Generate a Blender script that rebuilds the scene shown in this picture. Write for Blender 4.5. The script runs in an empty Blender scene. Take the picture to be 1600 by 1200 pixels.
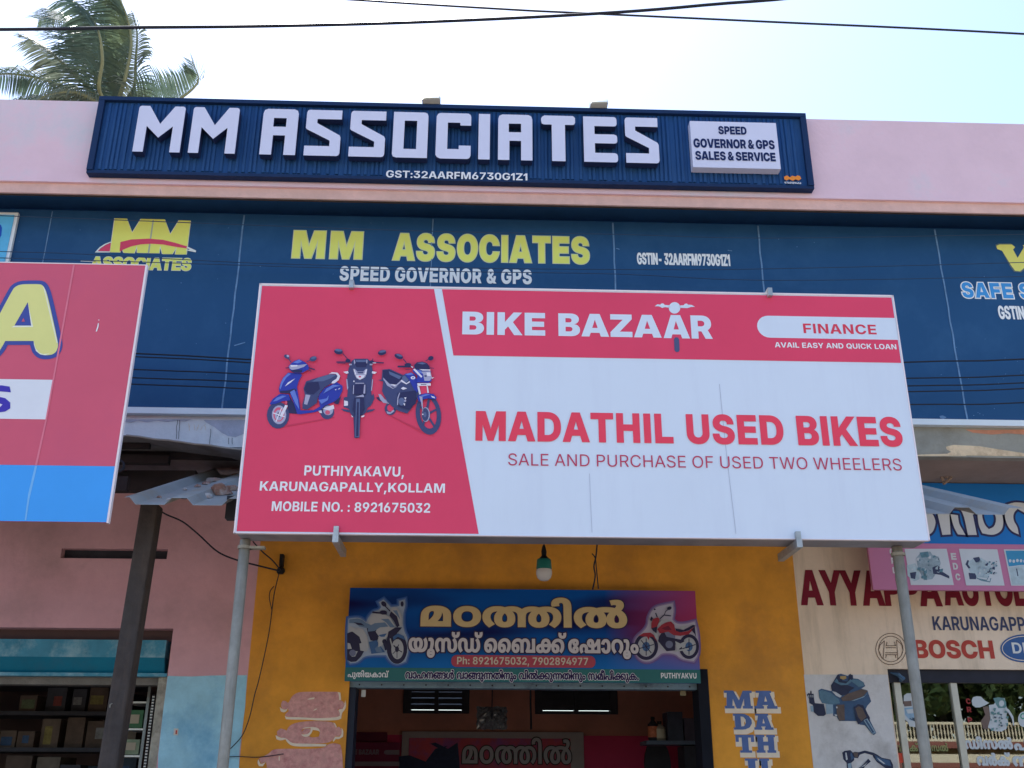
import bpy, math, random
from mathutils import Vector, Matrix
from mathutils.geometry import delaunay_2d_cdt
random.seed(7)
R_ = math.radians
scene = bpy.context.scene
COL = scene.collection

# ---------------------------------------------------------------- camera, sky, sun, exposure
CAM = (0.0, 0.0, 1.6)
PITCH, YAW, ROLL, FPX = R_(21.64), R_(1.96), R_(0.18), 1600.0
cp, sp, cy, sy = math.cos(PITCH), math.sin(PITCH), math.cos(YAW), math.sin(YAW)
fwd = Vector((sy*cp, cy*cp, sp))
right0 = Vector((cy, -sy, 0))
up0 = right0.cross(fwd)
right = right0*math.cos(ROLL) + up0*math.sin(ROLL)
up = up0*math.cos(ROLL) - right0*math.sin(ROLL)
cam_d = bpy.data.cameras.new('camera')
cam = bpy.data.objects.new('camera', cam_d)
COL.objects.link(cam)
cam.matrix_world = Matrix(((right.x, up.x, -fwd.x, CAM[0]), (right.y, up.y, -fwd.y, CAM[1]),
                           (right.z, up.z, -fwd.z, CAM[2]), (0, 0, 0, 1)))
cam_d.sensor_width = 36.0
cam_d.lens = FPX/1600.0*36.0
cam_d.clip_start = 0.05
cam_d.clip_end = 5000
scene.camera = cam
SUN_EL, SUN_AZ = R_(62), R_(-16)            # azimuth from +Y (behind the shops) towards +X
world = bpy.data.worlds.new('World')
scene.world = world
world.use_nodes = True
wn = world.node_tree
sky = wn.nodes.new('ShaderNodeTexSky')
sky.sky_type = 'NISHITA'
sky.sun_disc = False
sky.sun_elevation = SUN_EL
sky.sun_rotation = SUN_AZ
sky.altitude = 0
sky.air_density = 1.0
sky.dust_density = 0.9
sky.ozone_density = 1.6
bg = wn.nodes['Background']
bg.inputs['Strength'].default_value = 0.15
wn.links.new(sky.outputs[0], bg.inputs[0])
sun_d = bpy.data.lights.new('sun', 'SUN')
sun_d.energy = 5.0
sun_d.angle = R_(0.5)
sun_d.color = (1.0, 0.97, 0.92)
sun = bpy.data.objects.new('sun', sun_d)
COL.objects.link(sun)
to_sun = Vector((math.sin(SUN_AZ)*math.cos(SUN_EL), math.cos(SUN_AZ)*math.cos(SUN_EL), math.sin(SUN_EL)))
sun.rotation_euler = to_sun.to_track_quat('Z', 'Y').to_euler()
sun.location = (0, 20, 30)
scene.view_settings.view_transform = 'Standard'
scene.view_settings.look = 'None'
scene.view_settings.gamma = 1.0
scene.view_settings.use_curve_mapping = False
scene.view_settings.exposure = 1.2


def P(px, py, Y):
    """point of the photograph (1600x1200) on the vertical plane at depth Y -> world x, z"""
    d = right*(px-800) + up*(600-py) + fwd*FPX
    t = (Y-CAM[1])/d.y
    return (CAM[0]+d.x*t, CAM[2]+d.z*t)


# ---------------------------------------------------------------- materials
MATS = {}


def lin(c):
    c /= 255.0
    return c/12.92 if c <= 0.04045 else ((c+0.055)/1.055)**2.4


LIGHT = (0.70, 0.79, 0.93)      # how bright a white wall in this shade comes out, used to read surface colours


def alb(r, g, b, k=1.0):
    return tuple(min(0.9, max(0.003, lin(v)/(l*k))) for v, l in zip((r, g, b), LIGHT))


def mat(name, col, rough=0.6, var=0.1, scale=6.0, dirt=None, damt=0.0, dscale=2.0, streak=0.0,
        bump=0.0, bscale=60.0, metal=0.0, spec=0.22, trans=0.0):
    if name in MATS:
        return MATS[name]
    m = bpy.data.materials.new(name)
    m.use_nodes = True
    nt = m.node_tree
    N, L = nt.nodes, nt.links
    b = N['Principled BSDF']
    b.inputs['Roughness'].default_value = rough
    b.inputs['Metallic'].default_value = metal
    b.inputs['Specular IOR Level'].default_value = spec
    tc = N.new('ShaderNodeTexCoord')
    rgb = N.new('ShaderNodeRGB')
    rgb.outputs[0].default_value = (*col, 1)
    cur = rgb.outputs[0]
    if var > 0:
        n = N.new('ShaderNodeTexNoise')
        n.inputs['Scale'].default_value = scale
        n.inputs['Detail'].default_value = 6
        n.inputs['Roughness'].default_value = 0.65
        L.new(tc.outputs['Object'], n.inputs['Vector'])
        mr = N.new('ShaderNodeMapRange')
        mr.inputs['From Min'].default_value = 0.3
        mr.inputs['From Max'].default_value = 0.7
        mr.inputs['To Min'].default_value = 1-var
        mr.inputs['To Max'].default_value = 1+var*0.6
        L.new(n.outputs['Fac'], mr.inputs[0])
        mx = N.new('ShaderNodeVectorMath')
        mx.operation = 'SCALE'
        L.new(cur, mx.inputs[0])
        L.new(mr.outputs[0], mx.inputs['Scale'])
        cur = mx.outputs[0]
    if dirt is not None:
        mp = N.new('ShaderNodeMapping')
        mp.inputs['Scale'].default_value = (1, 1, 1-0.85*streak)
        if streak:
            mp.inputs['Scale'].default_value = (3, 3, 0.35)
        L.new(tc.outputs['Object'], mp.inputs[0])
        n2 = N.new('ShaderNodeTexNoise')
        n2.inputs['Scale'].default_value = dscale
        n2.inputs['Detail'].default_value = 8
        n2.inputs['Roughness'].default_value = 0.7
        L.new(mp.outputs[0], n2.inputs['Vector'])
        r2 = N.new('ShaderNodeMapRange')
        r2.inputs['From Min'].default_value = 0.48
        r2.inputs['From Max'].default_value = 0.68
        r2.inputs['To Max'].default_value = damt
        L.new(n2.outputs['Fac'], r2.inputs[0])
        mi = N.new('ShaderNodeMix')
        mi.data_type = 'RGBA'
        L.new(r2.outputs[0], mi.inputs[0])
        L.new(cur, mi.inputs[6])
        mi.inputs[7].default_value = (*dirt, 1)
        cur = mi.outputs[2]
    L.new(cur, b.inputs['Base Color'])
    if bump > 0:
        n3 = N.new('ShaderNodeTexNoise')
        n3.inputs['Scale'].default_value = bscale
        n3.inputs['Detail'].default_value = 5
        L.new(tc.outputs['Object'], n3.inputs['Vector'])
        bp = N.new('ShaderNodeBump')
        bp.inputs['Strength'].default_value = bump
        bp.inputs['Distance'].default_value = 0.01
        L.new(n3.outputs['Fac'], bp.inputs['Height'])
        L.new(bp.outputs[0], b.inputs['Normal'])
    if trans > 0:
        t = N.new('ShaderNodeBsdfTranslucent')
        L.new(cur, t.inputs[0])
        ms = N.new('ShaderNodeMixShader')
        ms.inputs[0].default_value = trans
        L.new(b.outputs[0], ms.inputs[1])
        L.new(t.outputs[0], ms.inputs[2])
        L.new(ms.outputs[0], N['Material Output'].inputs[0])
    MATS[name] = m
    return m


def flat(name, r, g, b, k=1.0, rough=0.5, var=0.04):
    """a printed or painted colour, read from the photograph"""
    return mat(name, alb(r, g, b, k), rough=rough, var=var, scale=5, spec=0.12)


# ---------------------------------------------------------------- 2-D shapes -> triangles
def tess(contours, rule='nz'):
    pts, edges = [], []
    for c in contours:
        n0 = len(pts)
        k = len(c)
        if k < 3:
            continue
        pts += [Vector((p[0], p[1])) for p in c]
        edges += [(n0+i, n0+(i+1) % k) for i in range(k)]
    if not pts:
        return [], []
    vs, es, fs, *_ = delaunay_2d_cdt(pts, edges, [], 0, 1e-7)
    segs = []
    for c in contours:
        k = len(c)
        for i in range(k):
            a, b = c[i], c[(i+1) % k]
            if a[1] != b[1]:
                segs.append((a[0], a[1], b[0], b[1]))
    out = []
    for f in fs:
        x = sum(vs[i].x for i in f)/len(f)
        y = sum(vs[i].y for i in f)/len(f)
        w = 0
        for ax, ay, bx, by in segs:
            if ay <= y < by:
                if ax+(y-ay)/(by-ay)*(bx-ax) > x:
                    w += 1
            elif by <= y < ay:
                if ax+(y-ay)/(by-ay)*(bx-ax) > x:
                    w -= 1
        if (w != 0 if rule == 'nz' else w < 0 if rule == 'neg' else w % 2 == 1):
            a, b, c = f[0], f[1], f[2]
            cr = (vs[b]-vs[a]).cross(vs[c]-vs[a]) if len(f) == 3 else 1
            out.append(tuple(f) if cr > 0 else tuple(reversed(f)))
    return [(v.x, v.y) for v in vs], out


def grow(c, w):
    """move a closed outline outwards; glyph outlines run clockwise"""
    q = []
    for p in c:
        if not q or abs(p[0]-q[-1][0])+abs(p[1]-q[-1][1]) > 1e-6:
            q.append(p)
    if len(q) > 1 and abs(q[0][0]-q[-1][0])+abs(q[0][1]-q[-1][1]) < 1e-6:
        q.pop()
    n = len(q)
    r = []
    for i in range(n):
        a, b, d = q[i-1], q[i], q[(i+1) % n]
        e1 = (b[0]-a[0], b[1]-a[1])
        e2 = (d[0]-b[0], d[1]-b[1])
        l1, l2 = math.hypot(*e1) or 1, math.hypot(*e2) or 1
        n1 = (-e1[1]/l1, e1[0]/l1)
        n2 = (-e2[1]/l2, e2[0]/l2)
        m = (n1[0]+n2[0], n1[1]+n2[1])
        dd = 1+n1[0]*n2[0]+n1[1]*n2[1]
        if dd < 0.35:
            cr = e1[0]*e2[1]-e1[1]*e2[0]
            if cr < 0:      # a sharp outer corner: cut it square
                r.append((b[0]+w*n1[0]+w*0.5*e1[0]/l1, b[1]+w*n1[1]+w*0.5*e1[1]/l1))
                r.append((b[0]+w*n2[0]-w*0.5*e2[0]/l2, b[1]+w*n2[1]-w*0.5*e2[1]/l2))
                continue
            dd = 0.35
        r.append((b[0]+w*m[0]/dd, b[1]+w*m[1]/dd))
    return r


# letter outlines: [style, character, advance, [[dx, dy, on-curve, ...] per contour]]
LETTER_SHAPES = [
[0,65,674,[[20,0,1,267,728,1,99,0,1,268,-728,1,-92,0,1,-157,443,1,-15,41,0,-37,114,0,-27,89,1,20,0,1,-26,-90,0,-38,-115,0,-14,-39,1,-156,-443,1],[153,206,1,0,76,1,368,0,1,0,-76,1]]],
[0,66,648,[[84,0,1,0,728,1,257,0,1,75,0,0,100,-51,0,51,-86,0,0,-56,1,0,-45,0,-32,-62,0,-53,-38,0,-34,-10,1,0,-5,1,37,-4,0,67,-43,0,44,-76,0,0,-55,1,0,-57,0,-53,-89,0,-109,-51,0,-85,0,1],[171,77,1,177,0,1,84,0,0,79,66,0,0,53,1,0,39,0,-39,61,0,-71,36,0,-49,0,1,-181,0,1],[171,406,1,170,0,1,42,0,0,64,32,0,36,56,0,0,38,1,0,52,0,-71,67,0,-71,0,1,-170,0,1]]],
[0,67,726,[[380,-10,1,-95,0,0,-147,92,0,-83,168,0,0,113,1,0,114,0,83,168,0,147,93,0,95,0,1,57,0,0,99,-34,0,78,-63,0,51,-89,0,10,-55,1,-87,0,1,-8,38,0,-38,59,0,-55,42,0,-68,21,0,-39,0,1,-69,0,0,-109,-70,0,-62,-131,0,0,-93,1,0,-92,0,63,-131,0,108,-70,0,69,0,1,39,0,0,68,22,0,55,41,0,38,60,0,8,38,1,87,0,1,-9,-55,0,-52,-89,0,-78,-63,0,-99,-34,0]]],
[0,68,710,[[308,0,1,-176,0,1,0,77,1,170,0,1,90,0,0,119,69,0,59,129,0,0,90,1,0,89,0,-58,128,0,-114,69,0,-86,0,1,-183,0,1,0,77,1,189,0,1,106,0,0,150,-87,0,81,-163,0,0,-113,1,0,-114,0,-81,-163,0,-155,-88,0],[171,728,1,0,-728,1,-87,0,1,0,728,1]]],
[0,69,593,[[84,0,1,0,728,1,450,0,1,0,-77,1,-363,0,1,0,-244,1,338,0,1,0,-77,1,-338,0,1,0,-253,1,366,0,1,0,-77,1]]],
[0,70,578,[[84,0,1,0,728,1,443,0,1,0,-77,1,-356,0,1,0,-251,1,323,0,1,0,-77,1,-323,0,1,0,-323,1]]],
[0,71,739,[[381,-10,1,-96,0,0,-147,92,0,-83,168,0,0,113,1,0,114,0,83,168,0,145,93,0,94,0,1,59,0,0,100,-36,0,79,-64,0,52,-88,0,9,-53,1,-89,0,1,-10,36,0,-37,59,0,-54,42,0,-68,23,0,-40,0,1,-68,0,0,-108,-70,0,-62,-131,0,0,-93,1,0,-91,0,62,-131,0,109,-71,0,70,0,1,63,0,0,97,55,0,55,99,0,0,66,1,27,-4,1,-220,0,1,0,77,1,278,0,1,0,-76,1,0,-89,0,-78,-134,0,-135,-74,0]]],
[0,72,730,[[84,0,1,0,728,1,87,0,1,0,-317,1,389,0,1,0,317,1,86,0,1,0,-728,1,-86,0,1,0,334,1,-389,0,1,0,-334,1]]],
[0,73,402,[[43,0,1,0,77,1,115,0,1,0,574,1,-115,0,1,0,77,1,315,0,1,0,-77,1,-114,0,1,0,-574,1,114,0,1,0,-77,1]]],
[0,76,555,[[84,0,1,0,728,1,87,0,1,0,-651,1,343,0,1,0,-77,1]]],
[0,78,740,[[84,0,1,0,728,1,101,0,1,304,-474,1,12,-18,0,32,-54,0,37,-66,0,18,-35,1,-12,-6,1,-3,36,0,-3,73,0,-1,63,0,0,20,1,0,461,1,87,0,1,0,-728,1,-102,0,1,-274,425,1,-16,25,0,-36,60,0,-47,81,0,-32,55,1,14,7,1,3,-53,0,3,-88,0,2,-66,0,0,-20,1,0,-426,1]]],
[0,79,757,[[379,-10,1,-94,0,0,-146,92,0,-84,168,0,0,113,1,0,114,0,84,168,0,146,93,0,94,0,1,94,0,0,146,-93,0,83,-168,0,0,-114,1,0,-113,0,-83,-168,0,-146,-92,0],[379,70,1,66,0,0,108,68,0,64,131,0,0,94,1,0,95,0,-64,131,0,-108,68,0,-66,0,1,-67,0,0,-108,-68,0,-64,-131,0,0,-95,1,0,-94,0,64,-131,0,108,-68,0]]],
[0,80,627,[[84,0,1,0,728,1,251,0,1,80,0,0,110,-59,0,55,-103,0,0,-65,1,0,-66,0,-56,-103,0,-109,-59,0,-81,0,1,-190,0,1,0,77,1,188,0,1,55,0,0,72,38,0,35,69,0,0,44,1,0,44,0,-35,68,0,-72,38,0,-56,0,1,-160,0,1,0,-651,1]]],
[0,82,637,[[84,0,1,0,728,1,254,0,1,80,0,0,109,-57,0,56,-100,0,0,-66,1,0,-65,0,-57,-100,0,-110,-55,0,-80,0,1,-204,0,1,0,78,1,203,0,1,55,0,0,71,34,0,36,64,0,0,44,1,0,45,0,-36,65,0,-72,36,0,-55,0,1,-163,0,1,0,-651,1],[504,0,1,-175,328,1,97,0,1,179,-328,1]]],
[0,83,630,[[316,-12,1,-79,0,0,-117,53,0,-65,97,0,-3,65,1,88,0,1,3,-45,0,47,-61,0,78,-31,0,48,0,1,52,0,0,79,32,0,46,60,0,0,40,1,0,34,0,-36,45,0,-65,31,0,-44,12,1,-86,23,1,-95,26,0,-97,92,0,0,72,1,0,62,0,64,92,0,113,51,0,71,0,1,72,0,0,110,-52,0,63,-92,0,2,-60,1,-85,0,1,-5,60,0,-91,66,0,-69,0,1,-47,0,0,-73,-31,0,-40,-56,0,0,-35,1,0,-35,0,41,-46,0,64,-29,0,37,-10,1,76,-21,1,38,-10,0,73,-31,0,59,-46,0,35,-66,0,0,-46,1,0,-60,0,-63,-96,0,-117,-54,0]]],
[0,84,632,[[41,651,1,0,77,1,550,0,1,0,-77,1,-231,0,1,0,-651,1,-87,0,1,0,651,1]]],
[0,85,728,[[364,-12,1,-84,0,0,-128,68,0,-70,117,0,0,74,1,0,481,1,86,0,1,0,-474,1,0,-53,0,48,-84,0,88,-48,0,61,0,1,60,0,0,88,48,0,47,83,0,0,54,1,0,474,1,87,0,1,0,-481,1,0,-74,0,-71,-117,0,-126,-68,0]]],
[0,87,969,[[219,0,1,-199,728,1,89,0,1,118,-456,1,10,-35,0,16,-72,0,16,-72,0,7,-38,1,-11,0,1,7,38,0,16,72,0,17,72,0,9,35,1,121,456,1,99,0,1,120,-456,1,10,-35,0,17,-72,0,16,-72,0,7,-38,1,-12,0,1,8,38,0,15,72,0,18,72,0,8,35,1,119,456,1,89,0,1,-200,-728,1,-101,0,1,-127,469,1,-13,46,0,-22,102,0,-11,61,1,18,0,1,-10,-59,0,-21,-100,0,-14,-50,1,-127,-469,1]]],
[0,75,654,[[143,212,1,0,99,1,25,32,0,50,60,0,52,58,0,27,29,1,220,238,1,114,0,1,-310,-332,1,-5,0,1],[84,0,1,0,728,1,87,0,1,0,-252,1,-1,-157,1,1,-43,1,0,-276,1],[529,0,1,-266,373,1,54,68,1,314,-441,1]]],
[1,65,740,[[17,0,1,250,728,1,202,0,1,254,-728,1,-172,0,1,-112,345,1,-22,71,0,-44,161,0,-24,95,1,36,0,1,-24,-96,0,-42,-161,0,-21,-70,1,-112,-345,1],[177,162,1,0,121,1,387,0,1,0,-121,1]]],
[1,66,657,[[60,0,1,0,728,1,292,0,1,80,0,0,108,-48,0,55,-84,0,0,-55,1,0,-42,0,-33,-65,0,-60,-42,0,-38,-9,1,0,-5,1,42,-2,0,73,-44,0,44,-77,0,0,-53,1,0,-58,0,-57,-92,0,-113,-52,0,-82,0,1],[213,124,1,130,0,1,61,0,0,60,50,0,0,42,1,0,30,0,-28,45,0,-53,25,0,-37,0,1,-133,0,1],[213,424,1,120,0,1,31,0,0,49,22,0,27,41,0,0,29,1,0,39,0,-56,49,0,-49,0,1,-122,0,1]]],
[1,67,736,[[381,-10,1,-98,0,0,-154,88,0,-89,168,0,0,117,1,0,119,0,89,167,0,155,89,0,97,0,1,63,0,0,109,-36,0,84,-68,0,53,-98,0,8,-61,1,-156,0,1,-5,30,0,-27,47,0,-42,33,0,-53,17,0,-31,0,1,-57,0,0,-85,-57,0,-46,-107,0,0,-75,1,0,-76,0,46,-106,0,85,-55,0,57,0,1,31,0,0,53,17,0,41,33,0,28,47,0,6,30,1,156,0,1,-7,-54,0,-50,-95,0,-82,-73,0,-111,-41,0]]],
[1,68,716,[[319,0,1,-190,0,1,0,132,1,182,0,1,70,0,0,94,50,0,47,103,0,0,79,1,0,79,0,-48,103,0,-93,50,0,-69,0,1,-186,0,1,0,132,1,195,0,1,110,0,0,159,-88,0,86,-163,0,0,-113,1,0,-113,0,-86,-163,0,-160,-88,0],[215,728,1,0,-728,1,-155,0,1,0,728,1]]],
[1,69,609,[[60,0,1,0,728,1,503,0,1,0,-129,1,-348,0,1,0,-168,1,321,0,1,0,-127,1,-321,0,1,0,-175,1,348,0,1,0,-129,1]]],
[1,70,586,[[60,0,1,0,728,1,491,0,1,0,-129,1,-336,0,1,0,-191,1,307,0,1,0,-127,1,-307,0,1,0,-281,1]]],
[1,71,746,[[385,-10,1,-103,0,0,-155,91,0,-87,168,0,0,114,1,0,118,0,90,168,0,155,89,0,97,0,1,62,0,0,108,-36,0,84,-67,0,53,-91,0,7,-55,1,-157,0,1,-6,26,0,-27,42,0,-40,29,0,-50,16,0,-31,0,1,-57,0,0,-85,-56,0,-47,-107,0,0,-75,1,0,-75,0,46,-107,0,86,-56,0,59,0,1,51,0,0,74,37,0,41,68,0,0,46,1,33,-4,1,-189,0,1,0,116,1,306,0,1,0,-92,1,0,-95,0,-82,-137,0,-144,-75,0]]],
[1,72,738,[[60,0,1,0,728,1,155,0,1,0,-292,1,308,0,1,0,292,1,154,0,1,0,-728,1,-154,0,1,0,307,1,-308,0,1,0,-307,1]]],
[1,73,452,[[34,0,1,0,127,1,115,0,1,0,474,1,-115,0,1,0,127,1,384,0,1,0,-127,1,-115,0,1,0,-474,1,115,0,1,0,-127,1]]],
[1,74,578,[[275,-10,1,-114,0,0,-130,119,0,0,111,1,0,45,1,151,0,1,0,-47,1,0,-50,0,49,-52,0,43,0,1,42,0,0,50,52,0,0,51,1,0,509,1,153,0,1,0,-509,1,0,-110,0,-130,-119,0]]],
[1,75,712,[[174,156,1,0,157,1,23,37,0,45,66,0,51,67,0,31,37,1,175,208,1,187,0,1,-307,-357,1,-13,3,1],[60,0,1,0,728,1,155,0,1,0,-196,1,-2,-187,1,2,-75,1,0,-270,1],[513,0,1,-212,325,1,95,116,1,298,-441,1]]],
[1,76,563,[[60,0,1,0,728,1,155,0,1,0,-599,1,317,0,1,0,-129,1]]],
[1,77,922,[[60,0,1,0,728,1,234,0,1,113,-326,1,8,-24,0,19,-73,0,21,-84,0,18,-78,0,5,-28,1,-33,0,1,6,27,0,17,78,0,21,84,0,19,74,0,8,24,1,111,326,1,234,0,1,0,-728,1,-153,0,1,0,338,1,0,24,0,1,71,0,3,82,0,2,84,0,0,37,1,13,0,1,-10,-41,0,-23,-86,0,-23,-81,0,-21,-67,0,-7,-23,1,-118,-338,1,-128,0,1,-120,338,1,-7,22,0,-21,68,0,-23,81,0,-24,86,0,-10,41,1,15,0,1,0,-36,0,2,-83,0,2,-83,0,2,-72,0,0,-24,1,0,-338,1]]],
[1,78,751,[[60,0,1,0,728,1,169,0,1,225,-362,1,16,-25,0,35,-64,0,38,-77,0,18,-45,1,-16,-13,1,-3,38,0,-5,91,0,-3,85,0,0,27,1,0,345,1,156,0,1,0,-728,1,-168,0,1,-205,328,1,-20,33,0,-40,70,0,-45,87,0,-28,55,1,22,6,1,3,-53,0,5,-97,0,3,-76,0,0,-24,1,0,-329,1]]],
[1,79,763,[[382,-10,1,-97,0,0,-155,88,0,-90,168,0,0,117,1,0,119,0,90,167,0,155,89,0,97,0,1,97,0,0,154,-89,0,90,-167,0,0,-119,1,0,-117,0,-90,-168,0,-154,-88,0],[382,126,1,55,0,0,84,55,0,46,106,0,0,76,1,0,77,0,-46,107,0,-84,55,0,-55,0,1,-56,0,0,-83,-55,0,-47,-107,0,0,-77,1,0,-76,0,47,-106,0,83,-55,0]]],
[1,80,644,[[60,0,1,0,728,1,288,0,1,82,0,0,118,-62,0,63,-110,0,0,-73,1,0,-73,0,-64,-110,0,-119,-61,0,-83,0,1,-189,0,1,0,126,1,169,0,1,43,0,0,57,30,0,30,53,0,0,35,1,0,36,0,-30,52,0,-57,29,0,-43,0,1,-110,0,1,0,-600,1]]],
[1,81,768,[[330,252,1,130,0,1,66,-85,1,63,-74,1,123,-153,1,-142,0,1,-83,103,1,-44,61,1],[382,-10,1,-97,0,0,-155,88,0,-90,168,0,0,117,1,0,119,0,90,167,0,155,89,0,97,0,1,97,0,0,154,-89,0,90,-167,0,0,-119,1,0,-117,0,-90,-168,0,-154,-88,0],[382,126,1,55,0,0,84,55,0,46,106,0,0,76,1,0,77,0,-46,107,0,-84,55,0,-55,0,1,-56,0,0,-83,-55,0,-47,-107,0,0,-77,1,0,-76,0,47,-106,0,83,-55,0]]],
[1,82,656,[[60,0,1,0,728,1,289,0,1,83,0,0,117,-59,0,63,-107,0,0,-73,1,0,-73,0,-64,-104,0,-121,-56,0,-84,0,1,-191,0,1,0,124,1,174,0,1,43,0,0,58,25,0,29,49,0,0,35,1,0,36,0,-30,49,0,-57,26,0,-43,0,1,-111,0,1,0,-600,1],[467,0,1,-174,331,1,165,0,1,177,-331,1]]],
[1,83,656,[[333,-11,1,-90,0,0,-132,56,0,-71,108,0,-2,79,1,149,0,1,2,-37,0,37,-51,0,64,-26,0,42,0,1,40,0,0,58,22,0,33,41,0,0,27,1,0,23,0,-28,34,0,-56,24,0,-42,9,1,-78,19,1,-98,22,0,-105,99,0,0,79,1,0,66,0,71,100,0,124,55,0,81,0,1,83,0,0,121,-56,0,68,-101,0,1,-68,1,-147,0,1,-4,46,0,-67,51,0,-55,0,1,-37,0,0,-54,-22,0,-28,-38,0,0,-24,1,0,-24,0,29,-34,0,53,-23,0,36,-8,1,66,-15,1,51,-11,0,82,-36,0,57,-52,0,31,-68,0,0,-44,1,0,-68,0,-68,-100,0,-128,-54,0]]],
[1,84,659,[[31,599,1,0,129,1,597,0,1,0,-129,1,-221,0,1,0,-599,1,-155,0,1,0,599,1]]],
[1,85,722,[[361,-11,1,-91,0,0,-135,67,0,-75,120,0,0,79,1,0,473,1,153,0,1,0,-460,1,0,-42,0,37,-65,0,66,-37,0,45,0,1,45,0,0,66,37,0,37,65,0,0,42,1,0,460,1,153,0,1,0,-473,1,0,-79,0,-75,-120,0,-135,-67,0]]],
[1,86,737,[[271,0,1,-254,728,1,171,0,1,113,-346,1,22,-69,0,44,-160,0,25,-94,1,-37,0,1,23,94,0,43,160,0,20,69,1,110,346,1,169,0,1,-248,-728,1]]],
[1,87,1028,[[212,0,1,-195,728,1,168,0,1,82,-352,1,10,-46,0,18,-100,0,17,-101,0,8,-47,1,-29,0,1,9,47,0,18,101,0,19,100,0,11,46,1,87,352,1,158,0,1,87,-352,1,11,-46,0,19,-100,0,18,-101,0,9,-47,1,-29,0,1,8,47,0,17,101,0,18,100,0,10,46,1,82,352,1,168,0,1,-196,-728,1,-174,0,1,-97,374,1,-14,56,0,-22,134,0,-14,74,1,40,0,1,-16,-72,0,-19,-133,0,-15,-59,1,-97,-374,1]]],
[1,88,729,[[18,0,1,301,429,1,0,-117,1,-277,416,1,178,0,1,77,-120,1,21,-31,0,29,-54,0,25,-50,0,15,-26,1,-42,0,1,15,26,0,26,50,0,30,54,0,20,31,1,80,120,1,173,0,1,-273,-407,1,0,110,1,295,-431,1,-182,0,1,-99,150,1,-18,27,0,-25,42,0,-21,39,0,-13,22,1,23,0,1,-12,-22,0,-22,-38,0,-26,-43,0,-18,-27,1,-103,-150,1]]],
[1,89,721,[[287,0,1,0,271,1,-270,457,1,180,0,1,121,-224,1,18,-32,0,29,-64,0,16,-41,1,-33,0,1,15,41,0,28,65,0,17,31,1,118,224,1,178,0,1,-265,-457,1,0,-271,1]]],
[1,90,657,[[46,0,1,0,101,1,300,403,1,29,38,0,64,74,0,34,37,1,13,-50,1,-48,-3,0,-97,-1,0,-48,0,1,-245,0,1,0,129,1,562,0,1,0,-101,1,-295,-398,1,-30,-39,0,-67,-77,0,-34,-39,1,-14,51,1,50,3,0,100,1,0,50,0,1,242,0,1,0,-129,1]]],
[1,48,646,[[323,-10,1,-93,0,0,-126,89,0,-64,167,0,0,117,1,0,118,0,65,167,0,125,90,0,93,0,1,92,0,0,126,-90,0,64,-167,0,0,-118,1,0,-117,0,-63,-167,0,-126,-89,0],[323,116,1,44,0,0,59,56,0,29,110,0,0,81,1,0,82,0,-29,111,0,-59,56,0,-44,0,1,-44,0,0,-59,-56,0,-30,-111,0,0,-82,1,0,-81,0,30,-110,0,59,-56,0]]],
[1,49,646,[[87,0,1,0,124,1,491,0,1,0,-124,1],[426,728,1,0,-728,1,-152,0,1,0,590,1,-3,0,1,-168,-114,1,0,139,1,168,113,1]]],
[1,50,646,[[66,0,1,0,111,1,261,236,1,32,30,0,47,50,0,26,51,0,0,31,1,0,33,0,-29,47,0,-50,26,0,-34,0,1,-34,0,0,-52,-29,0,-28,-54,0,0,-38,1,-145,0,1,0,74,0,65,110,0,117,60,0,78,0,1,77,0,0,117,-55,0,65,-99,0,0,-66,1,0,-44,0,-34,-81,0,-79,-91,0,-67,-60,1,-121,-113,1,0,-4,1,309,0,1,0,-125,1]]],
[1,51,646,[[317,-10,1,-83,0,0,-123,58,0,-69,104,0,-2,66,1,153,0,1,1,-32,0,33,-46,0,55,-26,0,35,0,1,36,0,0,55,27,0,30,51,0,0,34,1,0,32,0,-31,51,0,-62,30,0,-44,0,1,-87,0,1,0,98,1,165,161,1,0,4,1,-301,0,1,0,126,1,486,0,1,0,-115,1,-239,-224,1,0,33,1,84,10,0,121,-50,0,65,-100,0,0,-64,1,0,-68,0,-71,-103,0,-126,-57,0]]],
[1,52,646,[[27,137,1,0,120,1,287,471,1,150,0,1,-282,-465,1,0,-4,1,437,0,1,0,-122,1],[380,0,1,0,173,1,3,54,1,0,227,1,141,0,1,0,-454,1]]],
[1,53,646,[[319,-10,1,-77,0,0,-119,56,0,-69,101,0,-2,65,1,148,0,1,2,-30,0,32,-46,0,53,-25,0,32,0,1,36,0,0,55,32,0,32,59,0,0,38,1,0,38,0,-32,60,0,-55,33,0,-37,0,1,-37,0,0,-62,-31,0,-15,-27,1,-139,17,1,31,398,1,453,0,1,0,-126,1,-323,0,1,-16,-177,1,3,0,1,22,27,0,76,33,0,47,0,1,49,0,0,84,-36,0,64,-65,0,35,-88,0,0,-52,1,0,-74,0,-68,-115,0,-122,-65,0]]],
[1,54,646,[[326,-10,1,-76,0,0,-121,60,0,-72,111,0,0,77,1,0,57,0,47,115,0,48,70,1,168,248,1,159,0,1,-229,-332,1,-39,0,1,10,17,0,41,33,0,59,21,0,38,0,1,69,0,0,103,-55,0,58,-103,0,0,-70,1,0,-74,0,-68,-112,0,-119,-63,0],[323,110,1,36,0,0,54,33,0,31,57,0,0,36,1,0,37,0,-31,56,0,-54,33,0,-36,0,1,-34,0,0,-55,-33,0,-31,-56,0,0,-36,1,0,-37,0,31,-57,0,55,-33,0]]],
[1,55,646,[[117,0,1,302,597,1,0,3,1,-352,0,1,0,128,1,511,0,1,0,-128,1,-302,-600,1]]],
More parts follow.
